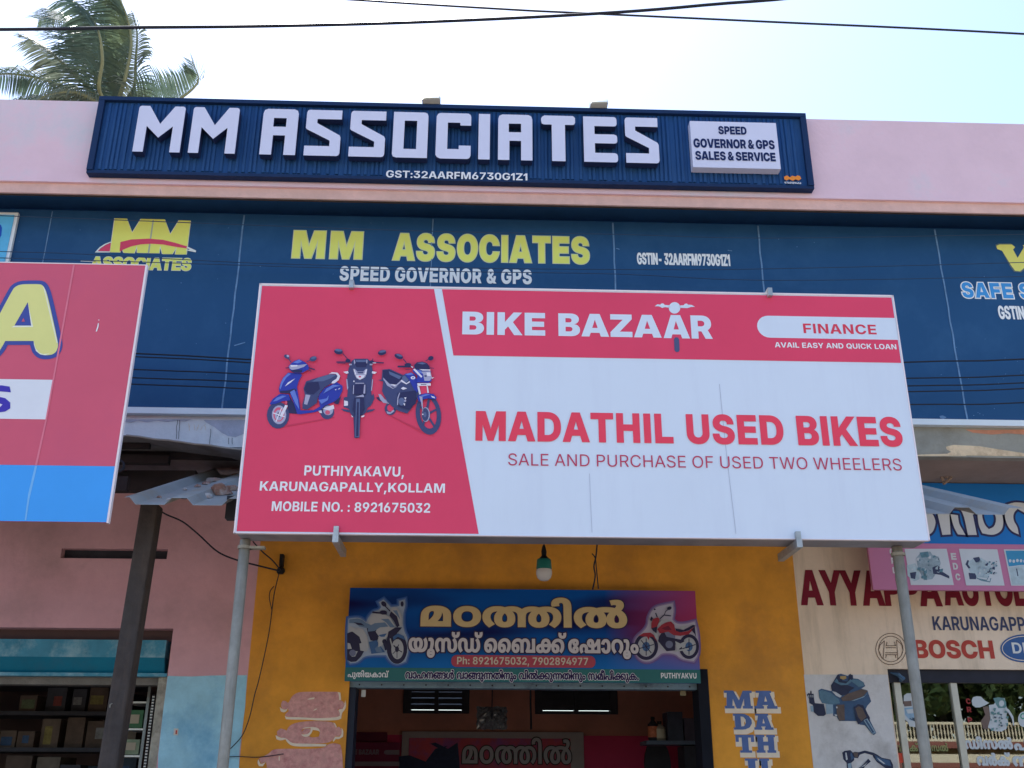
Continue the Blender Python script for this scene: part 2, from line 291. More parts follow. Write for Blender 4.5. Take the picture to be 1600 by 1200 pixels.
[1,56,646,[[322,-10,1,-82,0,0,-127,53,0,-71,93,0,0,60,1,0,46,0,42,77,0,75,50,0,47,8,1,0,2,1,-62,12,0,-77,89,0,0,62,1,0,57,0,66,88,0,115,51,0,74,0,1,75,0,0,115,-50,0,66,-89,0,0,-57,1,0,-62,0,-77,-89,0,-62,-12,1,0,-2,1,47,-8,0,75,-50,0,43,-77,0,0,-46,1,0,-60,0,-72,-93,0,-127,-53,0],[322,102,1,37,0,0,55,27,0,31,47,0,0,31,1,0,32,0,-32,49,0,-55,28,0,-36,0,1,-35,0,0,-55,-28,0,-32,-49,0,0,-32,1,0,-31,0,31,-47,0,55,-27,0],[322,429,1,31,0,0,48,24,0,27,44,0,0,29,1,0,29,0,-27,43,0,-47,24,0,-32,0,1,-31,0,0,-47,-24,0,-27,-43,0,0,-29,1,0,-29,0,27,-44,0,47,-24,0]]],
[1,57,646,[[320,738,1,75,0,0,122,-60,0,72,-112,0,0,-76,1,0,-58,0,-47,-115,0,-48,-69,1,-169,-248,1,-158,0,1,228,332,1,39,0,1,-10,-17,0,-40,-33,0,-59,-22,0,-39,0,1,-68,0,0,-103,56,0,-58,102,0,0,71,1,0,74,0,68,112,0,119,63,0],[322,617,1,-35,0,0,-54,-33,0,-32,-56,0,0,-37,1,0,-36,0,32,-57,0,54,-32,0,35,0,1,35,0,0,54,32,0,31,57,0,0,36,1,0,36,0,-31,57,0,-54,33,0]]],
[1,46,269,[[135,-9,1,-36,0,0,-50,49,0,0,36,1,0,36,0,50,49,0,36,0,1,36,0,0,50,-49,0,0,-36,1,0,-36,0,-50,-49,0]]],
[1,58,269,[[135,-9,1,-36,0,0,-50,49,0,0,36,1,0,36,0,50,49,0,36,0,1,36,0,0,50,-49,0,0,-36,1,0,-36,0,-50,-49,0],[135,343,1,-36,0,0,-50,49,0,0,36,1,0,36,0,50,49,0,36,0,1,36,0,0,50,-49,0,0,-36,1,0,-36,0,-50,-49,0]]],
[1,44,269,[[30,-181,1,40,295,1,148,0,1,-86,-295,1]]],
[1,104,613,[[208,305,1,0,-305,1,-151,0,1,0,728,1,149,0,1,0,-328,1,-17,0,1,22,68,0,89,76,0,70,0,1,56,0,0,84,-49,0,46,-92,0,0,-64,1,0,-339,1,-151,0,1,0,312,1,0,50,0,-50,55,0,-45,0,1,-30,0,0,-46,-25,0,-26,-50,0]]],
[1,38,666,[[279,-11,1,-75,0,0,-110,54,0,-59,93,0,0,56,1,0,43,0,32,65,0,61,56,0,43,29,1,142,94,1,17,11,0,23,24,0,12,28,0,0,14,1,0,25,0,-35,35,0,-32,0,1,-21,0,0,-31,-17,0,-18,-30,0,0,-20,1,0,-23,0,23,-45,0,42,-52,0,29,-33,1,345,-396,1,-158,0,1,-287,320,1,-32,37,0,-56,71,0,-35,77,0,0,46,1,0,53,0,49,84,0,90,49,0,59,0,1,58,0,0,85,-47,0,46,-78,0,0,-48,1,0,-33,0,-23,-59,0,-43,-52,0,-31,-22,1,-148,-108,1,-29,-20,0,-30,-42,0,0,-29,1,0,-26,0,26,-40,0,47,-23,0,30,0,1,40,0,0,75,36,0,61,66,0,37,89,0,0,54,1,125,0,1,0,-64,0,-27,-105,0,-51,-82,0,-36,-27,1,-39,-24,1,-40,-33,0,-102,-31,0]]],
[1,45,646,[[488,354,1,0,-120,1,-331,0,1,0,120,1]]],
[2,65,764,[[0,0,1,244,728,1,274,0,1,246,-728,1,-228,0,1,-82,282,1,-26,92,0,-50,179,0,-24,97,1,55,0,1,-24,-97,0,-51,-179,0,-27,-92,1,-85,-282,1],[182,120,1,0,156,1,401,0,1,0,-156,1]]],
[2,66,650,[[39,0,1,0,728,1,315,0,1,84,0,0,113,-47,0,57,-82,0,0,-53,1,0,-42,0,-35,-68,0,-63,-44,0,-42,-9,1,0,-1,1,47,-1,0,74,-46,0,44,-78,0,0,-51,1,0,-60,0,-60,-93,0,-112,-53,0,-79,0,1],[236,152,1,108,0,1,37,0,0,44,39,0,0,33,1,0,22,0,-20,32,0,-36,18,0,-25,0,1,-108,0,1],[236,439,1,96,0,1,22,0,0,33,17,0,18,31,0,0,20,1,0,31,0,-40,37,0,-33,0,1,-96,0,1]]],
[2,67,729,[[373,-12,1,-99,0,0,-161,87,0,-93,168,0,0,120,1,0,122,0,93,168,0,161,86,0,99,0,1,70,0,0,117,-41,0,88,-75,0,56,-105,0,7,-65,1,-205,0,1,-4,26,0,-22,41,0,-33,28,0,-44,15,0,-26,0,1,-49,0,0,-68,-46,0,-35,-90,0,0,-64,1,0,-63,0,34,-89,0,69,-47,0,49,0,1,26,0,0,43,15,0,33,29,0,22,40,0,5,25,1,205,0,1,-8,-64,0,-55,-105,0,-88,-75,0,-117,-41,0]]],
[2,68,711,[[323,0,1,-199,0,1,0,168,1,189,0,1,60,0,0,76,42,0,37,87,0,0,66,1,0,67,0,-38,87,0,-79,43,0,-61,0,1,-187,0,1,0,168,1,199,0,1,113,0,0,167,-90,0,91,-164,0,0,-111,1,0,-110,0,-90,-163,0,-165,-90,0],[242,728,1,0,-728,1,-203,0,1,0,728,1]]],
[2,69,632,[[39,0,1,0,728,1,564,0,1,0,-172,1,-361,0,1,0,-110,1,333,0,1,0,-166,1,-333,0,1,0,-108,1,361,0,1,0,-172,1]]],
[2,70,605,[[39,0,1,0,728,1,546,0,1,0,-172,1,-343,0,1,0,-129,1,324,0,1,0,-165,1,-324,0,1,0,-262,1]]],
[2,71,740,[[377,-12,1,-108,0,0,-161,92,0,-88,169,0,0,114,1,0,122,0,93,168,0,161,86,0,99,0,1,66,0,0,118,-37,0,90,-70,0,56,-96,0,5,-59,1,-208,0,1,-3,20,0,-19,32,0,-30,23,0,-40,11,0,-27,0,1,-51,0,0,-70,-46,0,-35,-89,0,0,-65,1,0,-64,0,36,-89,0,71,-46,0,52,0,1,43,0,0,58,25,0,30,46,0,0,30,1,42,-4,1,-174,0,1,0,145,1,330,0,1,0,-105,1,0,-94,0,-84,-141,0,-151,-78,0]]],
[2,72,727,[[39,0,1,0,728,1,203,0,1,0,-272,1,242,0,1,0,272,1,204,0,1,0,-728,1,-204,0,1,0,284,1,-242,0,1,0,-284,1]]],
[2,73,437,[[24,0,1,0,159,1,93,0,1,0,409,1,-93,0,1,0,160,1,388,0,1,0,-160,1,-92,0,1,0,-409,1,92,0,1,0,-159,1]]],
[2,75,729,[[189,104,1,0,247,1,24,31,0,50,64,0,49,63,0,24,32,1,144,187,1,235,0,1,-304,-375,1,-18,0,1],[39,0,1,0,728,1,203,0,1,0,-157,1,0,-209,1,0,-96,1,0,-266,1],[497,0,1,-176,292,1,121,153,1,287,-445,1]]],
[2,76,575,[[39,0,1,0,728,1,203,0,1,0,-556,1,314,0,1,0,-172,1]]],
[2,77,925,[[39,0,1,0,728,1,304,0,1,65,-228,1,9,-29,0,22,-85,0,24,-93,0,20,-84,0,6,-29,1,-52,0,1,6,29,0,20,84,0,24,93,0,22,85,0,8,29,1,65,228,1,304,0,1,0,-728,1,-199,0,1,0,281,1,0,25,0,2,79,0,3,94,0,2,96,0,0,42,1,23,0,1,-10,-42,0,-24,-95,0,-24,-93,0,-22,-79,0,-8,-27,1,-84,-281,1,-164,0,1,-86,281,1,-8,27,0,-22,79,0,-25,93,0,-25,95,0,-10,42,1,25,0,1,0,-42,0,3,-96,0,3,-94,0,2,-79,0,0,-25,1,0,-281,1]]],
[2,78,738,[[39,0,1,0,728,1,207,0,1,177,-286,1,12,-19,0,36,-64,0,39,-73,0,17,-32,1,-24,-57,1,-3,40,0,-2,101,0,-2,94,0,0,29,1,0,267,1,203,0,1,0,-728,1,-207,0,1,-165,266,1,-15,24,0,-43,74,0,-50,92,0,-25,48,1,40,12,1,4,-52,0,4,-98,0,0,-78,0,0,-22,1,0,-266,1]]],
[2,79,746,[[373,-12,1,-99,0,0,-161,87,0,-93,168,0,0,120,1,0,122,0,93,168,0,161,86,0,99,0,1,99,0,0,160,-86,0,95,-168,0,0,-122,1,0,-121,0,-95,-167,0,-160,-87,0],[373,164,1,48,0,0,66,47,0,34,90,0,0,62,1,0,63,0,-34,90,0,-66,47,0,-48,0,1,-47,0,0,-67,-47,0,-34,-90,0,0,-63,1,0,-62,0,34,-90,0,67,-47,0]]],
[2,80,648,[[39,0,1,0,728,1,309,0,1,87,0,0,127,-62,0,69,-114,0,0,-78,1,0,-78,0,-69,-114,0,-127,-62,0,-87,0,1,-192,0,1,0,167,1,177,0,1,31,0,0,44,21,0,25,39,0,0,27,1,0,26,0,-25,39,0,-44,22,0,-31,0,1,-91,0,1,0,-561,1]]],
[2,82,666,[[39,0,1,0,728,1,309,0,1,87,0,0,127,-62,0,69,-114,0,0,-78,1,0,-76,0,-72,-110,0,-131,-60,0,-91,0,1,-173,0,1,0,157,1,169,0,1,31,0,0,44,22,0,25,40,0,0,27,1,0,26,0,-25,40,0,-44,22,0,-31,0,1,-91,0,1,0,-562,1],[442,0,1,-158,330,1,207,0,1,162,-330,1]]],
[2,83,685,[[344,-12,1,-101,0,0,-139,59,0,-73,114,0,0,81,1,192,0,1,2,-29,0,30,-42,0,55,-23,0,36,0,1,32,0,0,48,17,0,27,28,0,0,19,1,0,18,0,-25,26,0,-53,20,0,-41,8,1,-72,13,1,-106,20,0,-111,109,0,0,81,1,0,69,0,75,105,0,134,58,0,88,0,1,91,0,0,131,-57,0,72,-109,0,3,-76,1,-187,0,1,-3,38,0,-57,44,0,-46,0,1,-28,0,0,-44,-16,0,-25,-28,0,0,-18,1,0,-18,0,22,-24,0,49,-18,0,37,-7,1,59,-11,1,63,-12,0,90,-36,0,57,-52,0,28,-68,0,0,-43,1,0,-77,0,-73,-107,0,-139,-56,0]]],
[2,84,656,[[20,556,1,0,172,1,617,0,1,0,-172,1,-207,0,1,0,-556,1,-203,0,1,0,556,1]]],
[2,85,705,[[353,-12,1,-96,0,0,-140,67,0,-78,122,0,0,82,1,0,469,1,197,0,1,0,-453,1,0,-33,0,31,-53,0,52,-30,0,34,0,1,34,0,0,52,30,0,30,52,0,0,34,1,0,453,1,197,0,1,0,-469,1,0,-82,0,-78,-122,0,-140,-67,0]]],
[2,86,750,[[244,0,1,-244,728,1,224,0,1,84,-283,1,27,-91,0,51,-185,0,25,-91,1,-60,0,1,24,91,0,47,185,0,27,91,1,80,283,1,221,0,1,-236,-728,1]]],
[2,90,652,[[24,0,1,0,152,1,272,316,1,34,39,0,70,77,0,38,39,1,22,-67,1,-50,0,0,-101,0,0,-51,0,1,-227,0,1,0,172,1,594,0,1,0,-153,1,-269,-317,1,-32,-39,0,-70,-76,0,-36,-39,1,-23,68,1,51,0,0,102,0,0,50,0,1,230,0,1,0,-172,1]]],
[2,38,680,[[274,-12,1,-78,0,0,-113,56,0,-61,93,0,0,56,1,0,41,0,31,64,0,56,53,0,38,24,1,165,103,1,17,10,0,19,22,0,7,21,0,0,9,1,0,17,0,-25,27,0,-27,0,1,-17,0,0,-24,-12,0,-13,-23,0,0,-15,1,0,-21,0,23,-45,0,41,-50,0,28,-30,1,352,-388,1,-196,0,1,-295,312,1,-22,24,0,-52,67,0,-38,84,0,0,50,1,0,56,0,53,91,0,96,54,0,64,0,1,61,0,0,88,-50,0,48,-84,0,0,-50,1,0,-34,0,-22,-62,0,-43,-54,0,-32,-22,1,-150,-107,1,-17,-12,0,-26,-31,0,0,-25,1,0,-20,0,19,-30,0,36,-15,0,23,0,1,37,0,0,72,35,0,61,64,0,36,87,0,0,51,1,155,0,1,0,-63,0,-26,-117,0,-58,-97,0,-47,-34,1,-55,-25,1,-43,-28,0,-100,-27,0]]],
[2,48,645,[[322,-12,1,-100,0,0,-137,91,0,-68,168,0,0,116,1,0,117,0,68,168,0,137,91,0,100,0,1,101,0,0,136,-91,0,69,-168,0,0,-117,1,0,-116,0,-69,-168,0,-136,-91,0],[322,145,1,41,0,0,50,52,0,24,98,0,0,68,1,0,69,0,-24,98,0,-50,53,0,-41,0,1,-40,0,0,-51,-53,0,-23,-98,0,0,-69,1,0,-68,0,23,-98,0,51,-52,0]]],
[2,49,645,[[83,0,1,0,157,1,503,0,1,0,-157,1],[448,728,1,0,-728,1,-196,0,1,0,549,1,-1,0,1,-162,-99,1,0,168,1,179,110,1]]],
[2,50,645,[[46,0,1,0,142,1,274,220,1,20,17,0,44,38,0,31,48,0,0,31,1,0,26,0,-23,39,0,-40,22,0,-28,0,1,-29,0,0,-45,-27,0,-25,-53,0,0,-38,1,-186,0,1,0,85,0,69,123,0,128,66,0,89,0,1,80,0,0,126,-55,0,72,-104,0,0,-73,1,0,-54,0,-41,-85,0,-74,-75,0,-49,-39,1,-117,-96,1,0,-1,1,283,0,1,0,-157,1]]],
[2,51,645,[[316,-12,1,-100,0,0,-131,74,0,-64,120,0,0,68,1,190,0,1,0,-32,0,27,-50,0,47,-28,0,30,0,1,29,0,0,45,25,0,25,45,0,0,28,1,0,28,0,-26,39,0,-48,22,0,-33,0,1,-106,0,1,0,108,1,143,134,1,0,0,1,-288,0,1,0,159,1,519,0,1,0,-150,1,-223,-201,1,0,43,1,87,9,0,114,-47,0,56,-92,0,0,-60,1,0,-70,0,-72,-110,0,-131,-62,0]]],
[2,52,645,[[9,141,1,0,153,1,296,434,1,197,0,1,-294,-437,1,0,-1,1,428,0,1,0,-149,1],[364,0,1,0,188,1,0,67,1,0,198,1,187,0,1,0,-453,1]]],
[2,53,645,[[320,-12,1,-84,0,0,-127,59,0,-73,111,0,-5,76,1,188,0,1,0,-27,0,27,-44,0,46,-25,0,29,0,1,30,0,0,45,27,0,25,47,0,0,32,1,0,32,0,-25,50,0,-45,28,0,-30,0,1,-37,0,0,-53,-34,0,-8,-27,1,-181,0,1,20,435,1,505,0,1,0,-159,1,-327,0,1,-10,-117,1,1,0,1,23,22,0,66,23,0,40,0,1,49,0,0,90,-38,0,71,-67,0,42,-90,0,0,-52,1,0,-76,0,-72,-118,0,-132,-68,0]]],
[2,54,645,[[329,-10,1,-87,0,0,-134,65,0,-75,114,0,0,74,1,0,62,0,46,110,0,39,58,1,172,255,1,213,0,1,-213,-318,1,-50,0,1,10,14,0,31,31,0,51,22,0,38,0,1,74,0,0,109,-57,0,59,-105,0,0,-72,1,0,-74,0,-72,-114,0,-128,-65,0],[322,141,1,30,0,0,45,26,0,26,46,0,0,30,1,0,30,0,-26,46,0,-45,27,0,-30,0,1,-29,0,0,-46,-27,0,-26,-46,0,0,-30,1,0,-30,0,26,-46,0,46,-26,0]]],
[2,55,645,[[102,0,1,285,562,1,0,0,1,-335,0,1,0,166,1,540,0,1,0,-159,1,-287,-569,1]]],
[2,56,645,[[322,-12,1,-91,0,0,-135,52,0,-75,94,0,0,63,1,0,51,0,46,74,0,87,47,0,59,8,1,0,-1,1,-79,12,0,-91,84,0,0,68,1,0,60,0,70,89,0,126,50,0,83,0,1,85,0,0,125,-49,0,69,-89,0,0,-61,1,0,-68,0,-90,-84,0,-80,-12,1,0,1,1,60,-8,0,86,-47,0,47,-74,0,0,-51,1,0,-63,0,-76,-94,0,-135,-52,0],[322,124,1,28,0,0,44,23,0,24,41,0,0,25,1,0,26,0,-24,39,0,-44,23,0,-28,0,1,-28,0,0,-43,-23,0,-25,-39,0,0,-26,1,0,-26,0,25,-40,0,43,-23,0],[322,443,1,26,0,0,39,19,0,21,35,0,0,24,1,0,23,0,-21,35,0,-39,19,0,-26,0,1,-26,0,0,-38,-19,0,-21,-35,0,0,-23,1,0,-24,0,21,-35,0,38,-19,0]]],
[2,57,645,[[316,737,1,87,0,0,133,-64,0,76,-114,0,0,-75,1,0,-61,0,-46,-111,0,-39,-57,1,-172,-255,1,-214,0,1,213,317,1,51,0,1,-9,-13,0,-33,-31,0,-50,-22,0,-38,0,1,-74,0,0,-109,57,0,-59,105,0,0,71,1,0,75,0,72,114,0,128,64,0],[323,587,1,-30,0,0,-45,-26,0,-27,-47,0,0,-30,1,0,-29,0,27,-47,0,45,-26,0,30,0,1,29,0,0,45,26,0,26,47,0,0,29,1,0,30,0,-26,47,0,-45,26,0]]],
[2,45,645,[[493,352,1,0,-148,1,-341,0,1,0,148,1]]],
[3,48,825,[[401,576,1,93,0,0,136,-39,0,45,-36,1,33,-26,0,42,-67,0,20,-91,0,0,-65,1,0,-252,1,-715,0,1,0,253,1,0,61,0,20,92,0,42,70,0,32,25,1,44,36,0,122,39,0],[325,462,1,-28,0,0,-43,-28,0,-14,-25,1,-14,-23,0,-14,-68,0,0,-52,1,0,-198,1,-42,1,1,59,50,0,96,105,0,57,110,0,0,57,1,0,20,0,-10,32,0,-25,19,0],[538,368,1,0,-47,0,-37,-90,0,-66,-86,0,-43,-44,1,-24,5,1,24,3,0,51,2,0,17,0,1,152,0,1,0,139,1,0,65,0,-23,83,0,-50,54,0,-43,19,1,3,6,1,15,-18,0,24,-52,0]]],
[3,34,724,[[360,576,1,103,0,0,146,-73,0,79,-132,0,0,-90,1,0,-88,0,-79,-132,0,-145,-73,0,-102,0,1,-111,0,0,-145,80,0,-70,136,0,0,80,1,0,89,0,79,131,0,144,72,0],[362,101,1,55,0,0,73,47,0,37,82,0,0,53,1,0,53,0,-37,81,0,-73,46,0,-55,0,1,-79,0,0,-86,-96,0,0,-84,1,0,-82,0,85,-100,0]]],
[3,196,1997,[[398,576,1,60,0,0,100,-22,0,45,-21,1,29,-17,1,85,-44,0,98,-144,0,0,-100,1,0,-80,0,-56,-108,0,-109,-52,0,-79,0,1,-77,0,0,-109,56,0,-58,108,0,0,78,1,0,61,0,46,105,0,86,85,0,58,31,1,27,20,1,50,22,0,97,22,0,58,0,1,70,0,0,96,-27,0,71,-47,0,30,-31,1,16,-33,1,42,-193,1,0,-245,1,-158,0,1,0,251,1,0,75,0,-24,83,0,-31,25,1,-17,14,0,-57,21,0,-45,0,1,-21,0,0,-45,-6,0,-21,-7,1,-20,-3,1,-45,-18,0,-67,-67,0,-37,-87,0,0,-48,1,0,-53,0,24,-57,0,39,-24,0,22,0,1,23,0,0,38,23,0,24,57,0,0,50,1,0,50,0,-33,86,0,-61,66,0,-42,18,1,-27,8,1,-19,6,0,-40,5,0,-21,0,1,-76,0,0,-95,-48,0,-45,-84,0,0,-55,1,0,-44,0,23,-73,0,44,-65,0,33,-34,1,-109,-77,1,-44,38,0,-68,84,0,-40,105,0,0,67,1,0,53,0,37,104,0,84,86,0,139,51,0],[1257,576,1,54,0,0,96,-20,0,45,-22,1,29,-18,1,84,-44,0,99,-144,0,0,-100,1,0,-80,0,-56,-108,0,-109,-52,0,-79,0,1,-78,0,0,-110,56,0,-56,108,0,0,78,1,0,61,0,47,105,0,85,85,0,59,31,1,35,20,1,43,21,0,106,23,0,65,0,1,96,0,0,133,-50,0,80,-84,0,35,-106,0,0,-55,1,0,-67,0,-38,-105,0,-69,-83,0,-46,-38,1,-106,77,1,30,31,0,44,63,0,25,74,0,0,47,1,0,57,0,-45,85,0,-86,46,0,-64,0,1,-31,0,0,-48,-5,0,-21,-6,1,-21,-4,1,-48,-19,0,-67,-69,0,-34,-86,0,0,-46,1,0,-53,0,23,-57,0,39,-24,0,23,0,1,22,0,0,39,23,0,24,57,0,0,50,1,0,50,0,-33,86,0,-62,66,0,-41,18,1,-27,8,1,-12,5,0,-30,4,0,-32,2,0,-16,0,1,-46,0,0,-57,-22,0,-18,-14,1,-32,-25,0,-25,-85,0,0,-77,1,0,-225,1,-145,0,1,0,250,1,47,201,1,29,28,0,74,48,0,104,29,0]]],
[3,65,280,[[-21,852,1,45,0,0,72,-18,0,28,-19,1,35,-22,0,41,-64,0,20,-99,0,0,-77,1,0,-553,1,-159,0,1,0,532,1,0,52,0,-4,70,0,-12,45,0,-10,14,1,-10,13,0,-27,14,0,-21,0,1,-16,0,0,-31,-14,0,-17,-29,0,0,-23,1,0,-8,0,3,-19,0,2,-7,1,-155,-18,1,-4,12,0,-4,27,0,0,15,1,0,59,0,58,77,0,101,40,0]]],
[3,119,1363,[[825,576,1,66,0,0,96,-12,0,78,-20,0,36,-13,1,38,-17,1,91,-47,0,98,-147,0,0,-96,1,0,-108,0,-120,-128,0,-123,0,1,-78,0,0,-105,56,0,-54,107,0,0,75,1,0,45,0,29,86,0,68,90,0,60,48,1,20,29,1,38,32,0,42,50,0,0,32,1,0,24,0,-31,28,0,-33,0,1,-19,0,0,-35,-6,0,-11,-3,1,-27,101,1,26,8,0,76,11,0,41,0,1,69,0,0,73,-42,0,27,-64,0,0,-32,1,0,-54,0,-59,-91,0,-58,-48,1,-18,-20,1,-41,-31,0,-53,-76,0,-26,-82,0,0,-40,1,0,-36,0,15,-55,0,37,-31,0,29,0,1,40,0,0,40,57,0,0,62,1,0,42,0,-31,81,0,-55,65,0,-37,19,1,-42,13,1,-39,15,0,-87,12,0,-50,0,1,-44,0,0,-86,-12,0,-39,-14,1,-44,-14,1,-54,-28,0,-73,-105,0,0,-79,1,0,-41,0,24,-50,0,39,-23,0,22,0,1,23,0,0,38,23,0,24,57,0,0,50,1,0,50,0,-33,86,0,-62,66,0,-41,18,1,-27,8,1,-19,6,0,-40,5,0,-21,0,1,-76,0,0,-95,-48,0,-45,-84,0,0,-55,1,0,-44,0,23,-73,0,44,-65,0,33,-34,1,-109,-77,1,-44,38,0,-68,84,0,-40,105,0,0,67,1,0,53,0,37,104,0,84,86,0,138,51,0,102,0,1,61,0,0,100,-21,0,45,-22,1,30,-17,1,84,-45,0,98,-143,0,0,-100,1,0,-80,0,-56,-108,0,-110,-52,0,-80,0,1,-76,0,0,-109,54,0,-57,104,0,0,72,1,0,63,0,45,103,0,85,84,0,60,31,1,23,19,1,55,29,0,138,29,0]]],
[3,49,1158,[[741,-12,1,-57,0,0,-91,19,0,-50,22,1,-7,3,0,-21,10,0,-8,4,1,-59,35,0,-76,91,0,-36,106,0,0,56,1,0,38,0,16,61,0,13,24,1,12,12,1,22,41,0,67,46,0,80,20,0,41,0,1,117,0,0,132,-121,0,0,-122,1,0,-94,0,-91,-140,0,-73,-44,1,-10,-6,0,-16,-10,0,-11,-5,1,-48,-23,0,-108,-23,0,-61,0,1,-95,0,0,-143,49,0,-96,92,0,-49,127,0,0,77,1,0,71,0,58,110,0,115,62,0,86,0,1,67,0,0,111,-50,0,35,-58,1,-123,-63,1,-19,31,0,-44,29,0,-28,0,1,-31,0,0,-45,-33,0,-23,-58,0,0,-41,1,0,-70,0,55,-106,0,104,-61,0,73,0,1,25,0,0,44,6,0,19,4,1,10,3,0,21,3,0,8,4,1,34,15,0,56,63,0,34,87,0,0,53,1,0,49,0,-26,56,0,-41,26,0,-23,0,1,-27,0,0,-42,-28,0,-23,-58,0,0,-46,1,0,-50,0,30,-87,0,55,-64,0,36,-19,1,11,-4,0,15,1,0,11,-3,1,16,-4,0,46,-7,0,26,0,1,65,0,0,98,51,0,54,99,0,0,71,1,0,45,0,-26,94,0,-35,49,1,122,70,1,52,-61,0,49,-130,0,0,-68,1,0,-62,0,-38,-117,0,-87,-94,0,-146,-55,0]]],
[3,68,388,[[182,-237,1,-101,0,0,-114,103,0,0,81,1,0,54,0,54,83,0,96,46,0,64,0,1,64,0,0,97,-45,0,54,-82,0,0,-57,1,0,-55,0,-54,-82,0,-96,-46,0],[181,37,1,-42,0,0,-59,-45,0,0,-46,1,0,-45,0,59,-45,0,43,0,1,42,0,0,59,45,0,0,46,1,0,45,0,-58,45,0],[183,-101,1,-57,0,0,-57,65,0,0,53,1,0,18,0,22,42,0,20,24,1,48,-24,1,-18,-7,0,-15,-26,0,0,-12,1,0,-16,0,13,-22,0,26,-11,0,19,0,1,17,0,0,26,12,0,14,22,0,0,14,1,0,10,0,-15,23,0,-17,7,1,48,30,1,22,-24,0,19,-39,0,0,-22,1,0,-29,0,-22,-54,0,-50,-34,0],[146,576,1,67,0,0,80,-48,0,34,-78,0,0,-46,1,0,-78,0,-37,-142,0,-28,-84,1,-146,14,1,24,76,0,26,130,0,0,53,1,0,37,0,-26,53,0,-39,0,1,-14,0,0,-26,-3,0,-14,-4,1,-22,107,1,24,5,0,58,8,0]]],
[3,156,1351,[[692,576,1,58,0,0,87,-31,0,33,-32,1,24,-22,0,29,-58,0,15,-77,0,0,-50,1,0,-37,1,0,-51,0,9,-64,0,15,-19,1,11,-17,0,38,-17,0,28,0,1,32,0,0,52,34,0,31,75,0,0,62,1,0,40,0,-19,74,0,-40,74,0,-34,39,1,112,78,1,46,-46,0,63,-93,0,32,-107,0,0,-66,1,0,-83,0,-68,-125,0,-124,-69,0,-87,0,1,-67,0,0,-95,33,0,-32,31,1,-23,24,0,-28,62,0,-14,79,0,0,48,1,0,24,1,0,60,0,-9,61,0,-15,20,1,-12,17,0,-36,16,0,-27,0,1,-22,0,0,-37,-14,0,-11,-13,1,-16,-19,0,-13,-56,0,0,-49,1,0,-312,1,-158,0,1,0,310,1,0,52,0,-9,52,0,-15,18,1,-12,16,0,-38,16,0,-20,0,1,-35,0,0,-59,-38,0,-35,-76,0,0,-59,1,0,-39,0,19,-73,0,41,-74,0,34,-40,1,-114,-77,1,-46,46,0,-63,94,0,-32,107,0,0,64,1,0,80,0,65,124,0,122,73,0,87,0,1,65,0,0,92,-37,0,41,-40,1,-12,-2,1,37,37,0,88,42,0],[1229,597,1,-75,0,0,-95,42,0,-45,75,0,0,50,1,0,20,0,7,36,0,6,13,1,138,-23,1,-3,-9,0,-3,-21,0,0,-10,1,0,-26,0,19,-30,0,33,-13,0,20,0,1,22,0,0,33,13,0,20,30,0,0,26,1,0,10,0,-3,21,0,-2,9,1,133,23,1,5,-13,0,7,-36,0,0,-20,1,0,-50,0,-45,-75,0,-94,-42,0]]],
[3,134,1351,[[659,-12,1,-58,0,0,-87,31,0,-33,32,1,-23,22,0,-30,58,0,-15,77,0,0,50,1,0,37,1,0,51,0,-9,64,0,-15,19,1,-11,17,0,-37,17,0,-29,0,1,-31,0,0,-53,-33,0,-31,-75,0,0,-63,1,0,-40,0,19,-74,0,41,-73,0,33,-40,1,-112,-78,1,-45,46,0,-64,94,0,-33,106,0,0,66,1,0,83,0,69,125,0,125,69,0,86,0,1,67,0,0,96,-33,0,31,-31,1,23,-23,0,28,-63,0,14,-78,0,0,-49,1,0,-24,1,0,-60,0,9,-61,0,15,-20,1,11,-16,0,37,-17,0,27,0,1,22,0,0,37,15,0,11,12,1,17,19,0,12,56,0,0,49,1,0,312,1,158,0,1,0,-310,1,0,-52,0,9,-52,0,15,-18,1,12,-15,0,38,-17,0,20,0,1,35,0,0,59,38,0,35,77,0,0,58,1,0,40,0,-19,72,0,-41,74,0,-34,40,1,114,77,1,46,-45,0,62,-95,0,32,-106,0,0,-65,1,0,-79,0,-64,-125,0,-122,-73,0,-87,0,1,-65,0,0,-92,37,0,-41,40,1,12,2,1,-38,-37,0,-87,-42,0],[1229,597,1,-75,0,0,-95,42,0,-45,75,0,0,50,1,0,20,0,7,36,0,6,13,1,138,-23,1,-3,-9,0,-3,-21,0,0,-10,1,0,-26,0,19,-30,0,33,-13,0,20,0,1,22,0,0,33,13,0,20,30,0,0,26,1,0,10,0,-3,21,0,-2,9,1,133,23,1,5,-13,0,7,-36,0,0,-20,1,0,-50,0,-45,-75,0,-94,-42,0]]],
